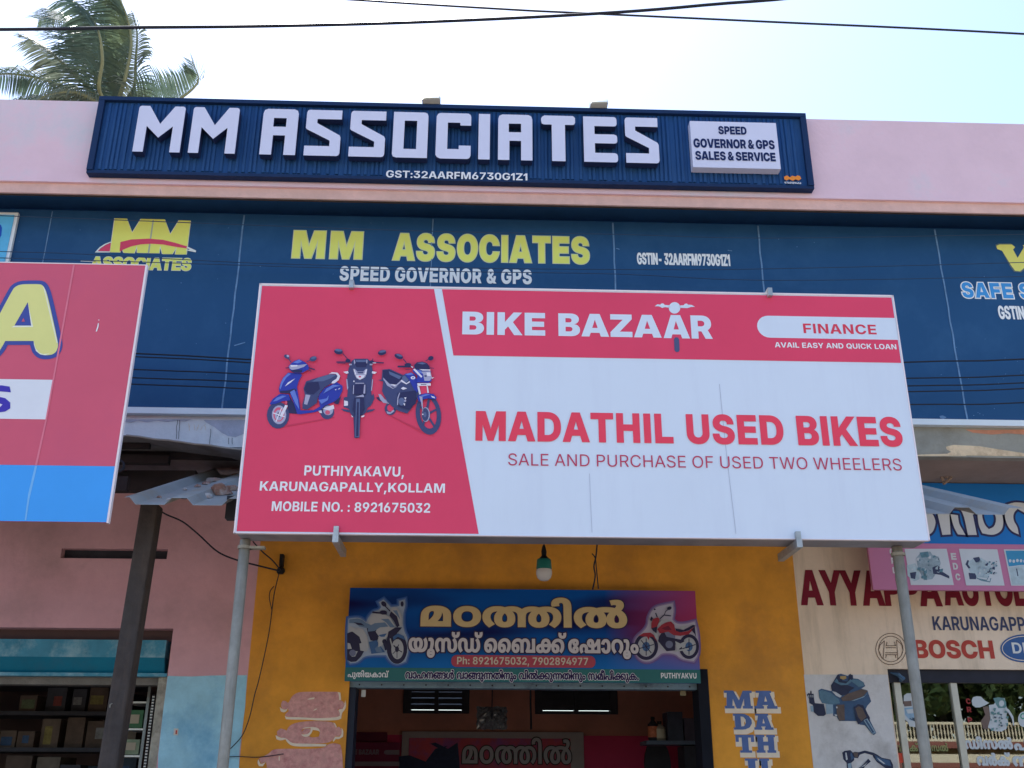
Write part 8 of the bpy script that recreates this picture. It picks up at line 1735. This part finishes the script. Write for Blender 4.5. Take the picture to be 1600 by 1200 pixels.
# hanging packet
hp = thing('hanging_bag', (.16, 9.4, 2.1), 'shiny grey plastic bag hanging on a cord inside the shop', 'bag')
b = B()
(x0_, zt_), (x1_, zb_) = P(745, 1104, 9.4), P(792, 1140, 9.4)
nx, nz_ = 12, 9
rng = random.Random(9)
vs = []
for j in range(nz_+1):
    for i in range(nx+1):
        u_, v_ = i/nx, j/nz_
        bul = math.sin(math.pi*u_)*math.sin(math.pi*min(1, v_*1.0))
        vs.append((x0_+(x1_-x0_)*(u_+.02*math.sin(j*2)), 9.4-.06*bul+rng.uniform(-.018, .018), zb_+(zt_-zb_)*(v_+.02*math.sin(i*1.7))))
b.add(vs, [(j*(nx+1)+i, j*(nx+1)+i+1, (j+1)*(nx+1)+i+1, (j+1)*(nx+1)+i) for j in range(nz_) for i in range(nx)], mat('bag_plastic', (.16, .17, .19), .15, .5, 25, spec=.9))
b.add([(x, y+.09 if 0 < (k % (nx+1)) < nx and 0 < k//(nx+1) < nz_ else y+.004, z) for k, (x, y, z) in enumerate(vs)], [(j*(nx+1)+i+1, j*(nx+1)+i, (j+1)*(nx+1)+i, (j+1)*(nx+1)+i+1) for j in range(nz_) for i in range(nx)], MATS['bag_plastic'])
b.build('bag', hp)
b = B(); xm = (x0_+x1_)/2; b.tube([(xm, 9.33, zb_+.08), (xm, 9.33, zt_), (xm+.01, 9.4, 3.64)], .006, cable_m, 6); b.build('cord', hp)
cable('hanging_rod', [(P(830, 1140, 9.6)[0], 9.6, P(830, 1140, 9.6)[1]), (P(829, 1100, 9.6)[0], 9.6, P(829, 1100, 9.6)[1]), (P(828, 1070, 9.6)[0], 9.6, 3.64)], .010, 'thin dark rod hanging from the ceiling inside the shop', 'rod', m=dark_metal)
# shelf with bottles at the right
sf = thing('wall_shelf', (1.95, 9.6, 2.0), 'narrow dark shelf at the right inside the middle shop', 'shelf')
Ys = 9.0
(x0_, z0_), (x1_, _) = P(1010, 1157, Ys), P(1112, 1157, Ys)
b = B(); b.box(x0_, 2.199, Ys, Ys+.35, z0_-.03, z0_, mat('shelf_steel', (.10, .13, .18), .4, .1)); b.build('board', sf)
b = B(); b.box(2.12, 2.16, Ys+.1, Ys+.14, z0_-.4, z0_-.03, dark_metal); b.build('bracket', sf)
def bottle(px_, ptop, r, lab, body, band):
    x, _ = P(px_, 1150, Ys+.1)
    zt = P(px_, ptop, Ys+.1)[1]
    h = zt-z0_
    t = thing('bottle', (x, Ys+.1, z0_), lab, 'bottle', 'bottles on the inside shelf')
    b = B(); b.lathe((x, Ys+.1, z0_), [(0, 0), (r, 0), (r, h*.68), (r*.5, h*.8), (r*.35, h*.84)], body, 14); b.build('body', t, smooth=True)
    b = B(); b.lathe((x, Ys+.1, z0_), [(r+.002, h*.15), (r+.002, h*.6)], band, 14); b.build('paper_label', t, smooth=True)
    b = B(); b.lathe((x, Ys+.1, z0_), [(r*.38, h*.84), (r*.38, h), (0, h)], black, 10); b.build('cap', t)
bottle(1021, 1120, .045, 'dark bottle with orange and white wrapper on the inside shelf', dark_metal, mat('wrap_orange', (.50, .16, .08), .5, .4, 30))
bottle(1031, 1127, .05, 'squat bottle with pale label on the inside shelf', mat('bottle_pale', (.30, .27, .22), .5, .1), mat('wrap_cream', (.45, .42, .32), .5, .1))
for i, (a_, c_, t_, lab) in enumerate(((1044, 1068, 1112, 'dark box next to the pale bottle on the inside shelf'), (1070, 1092, 1122, 'lower dark box in the middle of the inside shelf'), (1094, 1110, 1116, 'dark helmet-sized box at the right end of the inside shelf'))):
    b = B(); xa, _ = P(a_, 1150, Ys+.05); xb, _ = P(c_, 1150, Ys+.05); zt = P(a_, t_, Ys+.05)[1]
    b.box(xa, xb, Ys+.05, Ys+.28, z0_, zt, mat('box_dark%s' % 'abc'[i], (.05+.02*i, .06, .09), .6, .3, 12)); b.build('box', label=lab, cat='box')
# dark oval mirror / backrest shapes below the shelf
b = B(); (cx_, cz_) = P(1028, 1200, 9.8)
b.prism([[(cx_+.12*math.cos(a*.3), cz_+.02+.24*math.sin(a*.3)) for a in range(21)]], 9.8, 9.84, dark_metal); b.build('oval_panel', label='dark oval panel standing below the shelf inside the shop', cat='panel')
b = B(); x0_, z0_ = P(1066, 1166, 9.1)
b.box(x0_, 2.19, 9.02, 9.32, 0.9, z0_, dark_metal); b.build('cabinet', label='dark cabinet standing under the inside shelf', cat='cabinet')
# small white tag hanging inside at the left
b = B(); (xa, zt), (xb, zb) = P(564, 1077, 7.3), P(570, 1088, 7.3); b.box(xa, xb, 7.34, 7.345, zb, zt, mat('tag_white', (.8, .8, .78), .6, 0)); b.build('paper_tag', label='small white tag hanging at the top left of the middle doorway', cat='tag')
b = B(); x_, z_ = P(1068, 1082, 7.3); b.box(x_-.02, x_+.018, 7.31, 7.33, z_-.02, z_+.02, mat('tag_tan', (.30, .24, .14), .7, .2)); b.build('paper_tag', label='tan tag under the right end of the shutter bar', cat='tag')

# ---------------------------------------------------------------- inside the left shop: racks of parts in boxes
rng = random.Random(33)
rk = thing('storage_rack', (-3.5, 8.9, 0), 'dark steel rack with rows of cartons inside the left shop', 'rack')
Yr = 8.6
lev = [P(60, y, Yr)[1] for y in (1232, 1168, 1111, 1066)]
b = B()
for z in lev: b.box(-5.2, -2.55, Yr, Yr+.5, z-.03, z, dark_metal)
sh_o = b.build('shelf', rk)
for x in (-5.2, -3.9, -2.6):
    b = B(); b.box(x, x+.05, Yr-.01, Yr+.04, 0, 3.2, dark_metal); b.build('upright', rk)
cols = [(.10, .07, .055), (.13, .095, .075), (.05, .05, .06), (.09, .055, .045), (.15, .125, .10), (.035, .05, .065)]
cm = [mat('carton%s' % c, q, .8, .3, 10) for c, q in zip('abcdef', cols)]
lm = [mat('carton_print%s' % c, q, .7, .4, 25) for c, q in zip('abcde', [(.20, .05, .04), (.22, .18, .06), (.20, .20, .20), (.04, .08, .16), (.10, .13, .07)])]
desc = {0: 'brown', 1: 'tan', 2: 'grey', 3: 'rust brown', 4: 'pale', 5: 'slate'}
ORD = ['first', 'second', 'third', 'fourth', 'fifth', 'sixth', 'seventh', 'eighth', 'ninth', 'tenth', 'eleventh', 'twelfth', 'thirteenth', 'fourteenth', 'fifteenth']
lv = ['bottom', 'lower', 'middle', 'top']
for li, z in enumerate(lev):
    x = -5.0; c_ = 0
    while x < -2.75:
        w_ = rng.uniform(.10, .24); h_ = rng.uniform(.12, .26)
        if x+w_ > -2.6: break
        if not (-3.92 < x < -3.84 or -3.92 < x+w_ < -3.84):
            k = rng.randrange(6)
            b = B(); y_ = Yr+rng.uniform(.03, .12); b.box(x, x+w_, y_, y_+.3, z, z+h_, cm[k])
            if rng.random() < .6: b.box(x+w_*rng.uniform(.05, .4), x+w_*rng.uniform(.6, .95), y_-.002, y_, z+h_*rng.uniform(.1, .4), z+h_*rng.uniform(.5, .8), lm[rng.randrange(5)])
            an = rng.uniform(-.16, .16); cx0 = x+w_/2; cy0 = y_
            b.v = [(cx0+(q[0]-cx0)*math.cos(an)-(q[1]-cy0)*math.sin(an), cy0+(q[0]-cx0)*math.sin(an)+(q[1]-cy0)*math.cos(an)+.03, q[2]) for q in b.v]
            b.build('carton', label='%s carton, %s from the left on the %s shelf of the left shop rack' % (desc[k], ORD[c_], lv[li]), cat='carton', group='cartons on the rack in the left shop')
            c_ += 1
        x += w_+rng.uniform(.01, .05)
# glass-fronted case near the right jamb
cs = thing('display_case', (-2.35, 7.8, 0), 'narrow display case with green packets at the right side of the left shop', 'cabinet')
Yc = 7.75
(xa, _), (xb, _) = P(192, 1150, Yc), P(222, 1150, Yc)
b = B()
b.box(xb+.0, xb+.02, Yc, Yc+.3, .3, 2.30, mat('case_edge', (.20, .22, .22), .4, .2, metal=.5)); b.build('frame', cs)
for i, y in enumerate((1096, 1138, 1180, 1222)):
    z = P(200, y, Yc)[1]
    b = B(); b.box(xa-.02, xb, Yc, Yc+.3, z-.012, z, alu); b.build('shelf', cs)
for i, (y, hh, m_, lab) in enumerate(((1137, 28, mat('pack_green', (.05, .16, .07), .5, .2, 20), 'dark green packet on the upper shelf of the display case'), (1179, 24, mat('pack_pale', (.22, .28, .18), .5, .3, 20), 'pale green packet on the lower shelf of the display case'))):
    z = P(205, y, Yc)[1]; zt = P(205, y-hh, Yc)[1]
    t = thing('packet', ((xa+xb)/2, Yc+.05, z), lab, 'packet')
    b = B(); b.box(xa-.06, xb-.02, Yc+.03, Yc+.12, z, zt, m_); b.build('box', t)
    b = B(); b.box(xa+.0, xb-.045, Yc+.027, Yc+.03, z+.03, z+.03+(zt-z)*.5, mat('pack_label', (.45, .38, .28), .6, .1)); b.build('paper_label', t)
b = B()
xc, _ = P(232, 1150, 7.6)
for k in range(60):
    z = 2.2-k*.02
    b.box(xc-.008, xc+.008, 7.6, 7.606, z, z+.009, alu)
b.box(xc-.011, xc+.011, 7.607, 7.617, 0.9, 2.22, dark_metal)
b.build('slotted_rail', cs)

# ---------------------------------------------------------------- right shop window
sw = thing('shop_window', (4.7, 7.3, .62), 'glazed front of the right shop with dark header, metal mullions and stickers', 'window')
b = B(); b.box(2.845, 6.6, YW+.03, YW+.09, 2.30, 2.387, mat('window_header', (.022, .022, .035), .5, .3, 6)); b.build('header', sw)
glass = bpy.data.materials.new('window_glass'); glass.use_nodes = True; MATS['window_glass'] = glass
N, L = glass.node_tree.nodes, glass.node_tree.links
N.remove(N['Principled BSDF'])
gl_ = N.new('ShaderNodeBsdfGlossy'); gl_.inputs['Roughness'].default_value = .01; gl_.inputs[0].default_value = (.95, .95, .95, 1)
tr_ = N.new('ShaderNodeBsdfTransparent'); tr_.inputs[0].default_value = (.5, .52, .52, 1)
mx_ = N.new('ShaderNodeMixShader'); mx_.inputs[0].default_value = .15
L.new(tr_.outputs[0], mx_.inputs[1]); L.new(gl_.outputs[0], mx_.inputs[2]); L.new(mx_.outputs[0], N['Material Output'].inputs[0])
xm1, _ = P(1488, 1068, YW+.06)
mull = [2.845, P(1400, 1068, YW+.06)[0], xm1, 4.62, 5.7, 6.6]
mm_ = mat('mullion', (.55, .52, .44), .4, .1, 10, metal=.3)
for i in range(1, len(mull)-1):
    b = B(); b.box(mull[i]-.022, mull[i]+.022, YW+.04, YW+.085, .62, 2.30, mm_); b.build('mullion', sw)
for i in range(len(mull)-1):
    b = B(); b.box(mull[i]+.022*(i > 0), mull[i+1]-.022, YW+.060, YW+.064, .62, 2.30, glass); b.build('pane', sw)
b = B(); b.box(2.845, 6.6, YW+.02, YW+.1, .60, .64, mm_); b.build('sill', sw)
b = B(); xs_, zs_ = P(1401, 1056, YW+.02)
b.tube([(xs_-.04, YW+.02, zs_+.02), (xs_, YW-.01, zs_+.005), (xs_+.03, YW+.0, zs_-.02), (xs_+.02, YW+.02, zs_-.035)], [.004, .014, .02, .01], mat('hook_blue', (.06, .12, .2), .3, .1), 8); b.build('hook', sw)
YG = YW+.058
stk = {'w': mat('sticker_white', (.55, .57, .58), .4, .05), 'l': mat('sticker_blue', (.28, .42, .55), .4, .2, 30), 'd': mat('sticker_dark', (.06, .09, .13), .4, .2, 30), 't': mat('sticker_teal', (.14, .26, .26), .4, .2, 30), 'b': mat('sticker_brown', (.18, .12, .10), .4, .2), 'r': mat('sticker_red', (.75, .09, .05), .4, .05), 'm': mat('sticker_maroon', (.30, .03, .03), .4, .05), 'o': mat('sticker_olive', (.26, .26, .10), .5, .1), 'g': mat('sticker_green', (.05, .3, .2), .4, 0)}
def A4(l): return [(stk[q[0]],)+tuple(q[1:]) for q in l]
sc_ = 220/1600
b = B()
art(b, YG, sc_, 1380, 1040, A4([
 ('w', [(235, 340), (270, 315), (370, 312), (400, 340), (450, 400), (440, 500), (430, 560), (445, 640), (450, 700), (400, 705), (300, 690), (280, 640), (230, 600), (180, 520), (170, 470), (200, 440), (230, 440)]),
 ('b', [(225, 405), (320, 400), (325, 460), (240, 465)]), ('l', [(240, 480), (380, 470), (410, 560), (430, 640), (300, 620), (250, 560)]), ('l', [(350, 370), (400, 350), (420, 400), (380, 430)]), ('w', [(260, 500), (350, 490), (360, 540), (280, 545)]), ('d', stroke([(300, 600), (380, 640), (430, 680)], 10)), ('d', [(330, 590), (380, 600), (370, 630), (335, 620)])]), .0002)
b.build('pump_sticker', sw, label='white and blue pump sticker left of the pipe')
b = B()
it = [('b', [(1130, 470), (1190, 460), (1220, 520), (1210, 640), (1190, 720), (1140, 720), (1110, 630), (1160, 560)]), ('w', [(1200, 450), (1260, 440), (1280, 400), (1300, 360), (1380, 370), (1400, 460), (1420, 520), (1400, 560), (1420, 640), (1400, 720), (1340, 750), (1240, 740), (1190, 700), (1220, 600)]),
      ('t', [(1250, 370), (1310, 360), (1370, 370), (1395, 410), (1400, 480), (1310, 485), (1280, 440)]), ('w', ell(1345, 430, 30, 36, 10)), ('w', [(1005, 400), (1020, 360), (1060, 348), (1110, 352), (1160, 400), (1205, 425), (1160, 450), (1100, 475), (1050, 475), (1015, 450)])]
rng = random.Random(4)
for _ in range(40):
    x, y = rng.uniform(1215, 1400), rng.uniform(480, 720)
    s_ = rng.uniform(10, 30)
    it.append((rng.choice('ttwdw'), [(x, y), (x+s_, y+rng.uniform(-9, 9)), (x+s_*.8, y+s_), (x-s_*.2, y+s_*.8)]))
it += [('w', [(1385, 470), (1430, 500), (1480, 580), (1490, 680), (1480, 680), (1460, 600), (1420, 530), (1385, 500)])]
art(b, YG, sc_, 1380, 1040, A4(it), .0002)
for i, (t, y0, y1) in enumerate((('AUTO', 385, 372), ('PUMP SERVICE', 425, 410))):
    pass
b.build('pump_sticker', sw, label='grey-green engine pump sticker with a white speech bubble')
b = B()
art(b, YG, sc_, 1380, 1040, A4([('w', ell(1600, 610, 68, 88, 20)), ('g', ell(1590, 575, 34, 36, 14)), ('w', ell(1590, 575, 20, 22, 12)), ('r', [(155, 990), (235, 995), (245, 1100), (185, 1108)])]), .0004)
b.build('sticker', sw, label='round white sticker and red square sticker')
b = B()
for ch, x, y in (('C', 945, 435), ('R', 955, 530), ('P', 965, 650)):
    a0 = (1380+x*sc_, 1040+y*sc_)
    b.textpx(ch, 'K', a0, (a0[0]+7.2, a0[1]), a0[1]-8.5, YG, stk['m'])
for ch, x, y in (('D', 60, 520),):
    a0 = (1380+x*sc_, 1040+y*sc_); b.textpx(ch, 'K', a0, (a0[0]+7, a0[1]), a0[1]-9, YG, stk['m'])
b.build('lettering', sw, label='maroon letters C R P on the glass')
b = B()
wls = stk['w']
mtext(b, 'ഡിസൽ', 1509, 1583, 1170, 1151, YG, wls, g=.003)
mtext(b, 'പമ്പ്', 1586, 1640, 1172, 1150, YG, wls, g=.003)
mtext(b, 'വർക്', 1528, 1580, 1196, 1176, YG, wls, g=.003)
mtext(b, 'സർ', 1584, 1640, 1197, 1176, YG, wls, g=.003)
b.build('lettering', sw, label='white Malayalam lettering on the window glass')
b = B(); mtext(b, 'വർക്', 1400, 1436, 1174, 1160, YG, stk['o']); mtext(b, 'ഡിസൽ', 1440, 1482, 1174, 1160, YG, stk['o'])
b.build('lettering', sw, label='faint olive Malayalam lettering on the left pane')
# things behind the glass
b = B(); b.box(2.9, 6.6, 8.9, 9.3, 0, 1.55, cm[3]); b.build('counter', label='brown counter behind the glass of the right shop', cat='counter')

# ---------------------------------------------------------------- palm behind the building
PY = 15.0
pc_x, pc_z = P(178, 172, PY)
palm = thing('palm_tree', (pc_x, PY, -.13), 'tall coconut palm with drooping fronds behind the parapet at the left', 'tree')
bark = mat('palm_bark', (.13, .11, .09), .9, .3, 4, bump=.6, bscale=12)
leaf = mat('palm_leaf_hazy', (.075, .12, .095), .40, .35, 1.5, (.19, .23, .09), .6, .9, trans=.30)  # bluish leaf colour includes the haze in front of the palm
leaf2 = mat('palm_leaf_old', (.15, .18, .14), .55, .3, 2, trans=.3)
rachis = mat('palm_rib', (.22, .24, .14), .6, .2)
b = B(); b.tube([(pc_x+.5, PY+.4, -.2), (pc_x+.3, PY+.2, 5), (pc_x+.1, PY, 9), (pc_x, PY, pc_z-.3)], [.22, .17, .15, .14], bark, 12); b.build('trunk', palm, smooth=True)
rng = random.Random(12)


def frond(pts, L0, droop, lab=None, side=None, twist=0.0, m=leaf, dens=1.0, up_=Vector((0, 0, 1)), wind=(0, 0, 0)):
    """pts: rachis control points in photo pixels + depth; L0 leaflet length"""
    c = smoothp([(P(x, y, Y)[0], Y, P(x, y, Y)[1]) for x, y, Y in pts], 10)
    b = B()
    n = len(c)
    b.tube(c, [.035*(1-i/n)+.006 for i in range(n)], rachis, 6)
    W = Vector(wind)
    tot = sum((c[i+1]-c[i]).length for i in range(n-1))
    step = .034/dens
    acc = 0
    s = 0
    for i in range(n-1):
        seg = c[i+1]-c[i]
        l = seg.length
        t = seg.normalized()
        q = acc
        while q < l:
            p = c[i]+t*q
            f = (s+q)/tot
            if f > .06:
                env = min(1, (f-.02)*5)*(1-.62*max(0, f-.45)/.55)
                sd = t.cross(up_)
                if sd.length < .05: sd = Vector((1, 0, 0))
                sd.normalize()
                nrm = sd.cross(t).normalized()
                for sg in (-1, 1):
                    if side and sg != side: continue
                    L1 = L0*env*rng.uniform(.82, 1.1)
                    d0 = (sd*sg*1.0+t*.75+nrm*.15*rng.uniform(-1, 1)+W).normalized()
                    d1 = (d0+Vector((0, 0, -droop*rng.uniform(.7, 1.3)))).normalized()
                    d2 = (d1+Vector((0, 0, -droop*1.6*rng.uniform(.6, 1.3)))+W*.6).normalized()
                    a0 = p
                    a1 = a0+d0*L1*.35
                    a2 = a1+d1*L1*.35
                    a3 = a2+d2*L1*.30
                    w = t*.015
                    b.add([a0-w*.6, a0+w*.6, a1+w, a1-w, a2+w*.8, a2-w*.8, a3], [(0, 1, 2, 3), (3, 2, 4, 5), (5, 4, 6)], m)
            q += step*rng.uniform(.8, 1.2)
        acc = q-l
        s += l
    b.build('frond', palm)


K_ = (pc_x, PY)
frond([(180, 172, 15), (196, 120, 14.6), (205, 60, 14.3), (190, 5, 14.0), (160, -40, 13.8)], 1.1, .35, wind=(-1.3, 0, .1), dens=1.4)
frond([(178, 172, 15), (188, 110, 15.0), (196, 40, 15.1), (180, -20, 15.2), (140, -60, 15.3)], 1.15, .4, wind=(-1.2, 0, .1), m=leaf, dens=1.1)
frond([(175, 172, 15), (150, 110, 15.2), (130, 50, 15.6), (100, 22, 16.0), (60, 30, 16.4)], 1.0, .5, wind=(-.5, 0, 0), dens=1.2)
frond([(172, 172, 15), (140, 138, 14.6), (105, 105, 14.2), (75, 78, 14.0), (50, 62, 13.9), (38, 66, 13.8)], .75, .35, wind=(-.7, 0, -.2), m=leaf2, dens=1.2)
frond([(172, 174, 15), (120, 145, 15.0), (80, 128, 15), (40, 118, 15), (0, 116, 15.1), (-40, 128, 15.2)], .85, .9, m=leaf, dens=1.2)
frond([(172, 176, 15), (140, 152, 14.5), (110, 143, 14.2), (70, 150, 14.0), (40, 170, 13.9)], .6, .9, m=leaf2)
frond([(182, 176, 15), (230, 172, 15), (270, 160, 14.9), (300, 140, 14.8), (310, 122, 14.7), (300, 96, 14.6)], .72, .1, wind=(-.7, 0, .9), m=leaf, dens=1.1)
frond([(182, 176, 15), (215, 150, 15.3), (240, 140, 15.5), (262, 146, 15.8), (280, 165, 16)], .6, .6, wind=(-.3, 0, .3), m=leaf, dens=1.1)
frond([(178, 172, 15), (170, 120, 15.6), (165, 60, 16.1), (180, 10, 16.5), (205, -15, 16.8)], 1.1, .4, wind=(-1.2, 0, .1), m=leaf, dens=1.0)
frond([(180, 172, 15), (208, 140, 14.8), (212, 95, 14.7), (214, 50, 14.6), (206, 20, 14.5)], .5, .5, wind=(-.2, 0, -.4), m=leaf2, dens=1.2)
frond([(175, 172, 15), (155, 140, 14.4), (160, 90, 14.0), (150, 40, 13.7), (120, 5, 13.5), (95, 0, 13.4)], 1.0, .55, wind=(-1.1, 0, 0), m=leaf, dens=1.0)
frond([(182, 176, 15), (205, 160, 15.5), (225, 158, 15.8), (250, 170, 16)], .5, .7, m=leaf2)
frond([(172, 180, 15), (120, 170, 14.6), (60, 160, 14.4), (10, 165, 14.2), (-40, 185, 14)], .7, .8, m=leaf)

# ---------------------------------------------------------------- across the road, seen mirrored in the right shop's glass
op = thing('yellow_building', (12, -19, 0), 'yellow building with balcony balustrades across the road, mirrored in the shop glass', 'building')
yel = mat('yellow_wall', (.80, .62, .34), .8, .1, 3); crmw = mat('cream_wall', (.82, .74, .52), .8, .08, 3); red_band = mat('red_band', (.30, .12, .09), .8, .1); dk = mat('opening_shade', (.05, .04, .04), .8, .1)
OY = -33.0
b = B(); b.box(-60, 80, OY-8, OY, 0, 3.55, yel); b.build('wall', op)
b = B(); b.box(-60, 80, OY, OY+1.3, 3.35, 3.62, red_band); b.box(-60, 80, OY, OY+1.32, 2.55, 2.75, red_band); b.build('floor_band', op)
b = B(); b.box(-60, 80, OY+.02, OY+1.3, 2.76, 3.1, crmw); b.build('awning', op)
b = B(); b.box(-60, 80, OY+1.22, OY+1.3, 3.62, 3.72, crmw); b.box(-60, 80, OY+1.22, OY+1.3, 4.32, 4.42, crmw); b.build('rail', op)
b = B(); b.lathe((0, OY+1.26, 3.72), [(.04, 0), (.02, .1), (.045, .25), (.02, .45), (.04, .6)], crmw, 5)
bl0 = b.build('baluster', op, smooth=True); bl0.location = (8, 0, 0)
for k in range(1, 150):
    c = bl0.copy(); COL.objects.link(c); c.parent = op; c.location = (8+k*.15, 0, 0)
for k in range(30):
    b = B(); x = -60+k*4.6; b.box(x, x+.4, OY+.9, OY+1.25, 0, 2.55, crmw); b.build('pillar', op)
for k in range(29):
    b = B(); x = -58.4+k*4.6; b.box(x, x+1.9, OY, OY+.04, .2, 2.4, dk); b.build('opening_shade_panel', op)  # dark slabs on the wall face, coloured as shaded openings
folm = mat('tree_leaf', (.04, .075, .025), .6, .4, 1.0, (.10, .13, .04), .7, .8, trans=.25)
rng = random.Random(8)
for ti, (tx, ty, th, tw) in enumerate(((11, -44, 13, 6.5), (17, -47, 13, 6), (22, -44, 14, 6.5), (27, -47, 13, 6), (33, -44, 13, 6.5))):
    t = thing('broadleaf_tree', (tx, ty, 0), 'leafy tree across the road, %s of the five mirrored in the shop glass' % ('leftmost', 'second', 'middle', 'fourth', 'rightmost')[ti], 'tree', 'trees across the road')
    b = B(); b.tube([(tx, ty, -.2), (tx+.2, ty, 5), (tx, ty, th*.7)], [.35, .28, .12], bark, 10); b.build('trunk', t, smooth=True)
    b = B()
    vs, fs = [], []
    cl_ = [(Vector((rng.gauss(0, tw*.45), rng.gauss(0, tw*.4), rng.gauss(0, th*.2))), rng.uniform(1.0, 2.2)) for _ in range(60)]
    for c_, r0 in cl_:
        for _ in range(80):
            p = c_+Vector((rng.gauss(0, 1), rng.gauss(0, 1), rng.gauss(0, 1))).normalized()*r0*rng.uniform(.5, 1)
            a_ = Vector((rng.gauss(0, 1), rng.gauss(0, 1), rng.gauss(0, 1))).normalized()*.38
            d_ = a_.cross(Vector((rng.gauss(0, 1), rng.gauss(0, 1), rng.gauss(0, 1)))).normalized()*.2
            o_ = Vector((tx, ty, th*.62))+p
            n = len(vs); vs += [o_-a_, o_+d_, o_+a_, o_-d_]; fs.append((n, n+1, n+2, n+3))
    b.add(vs, fs, folm); b.build('crown', t)

for o in bpy.data.objects:
    if '_o' in o:
        del o['_o']
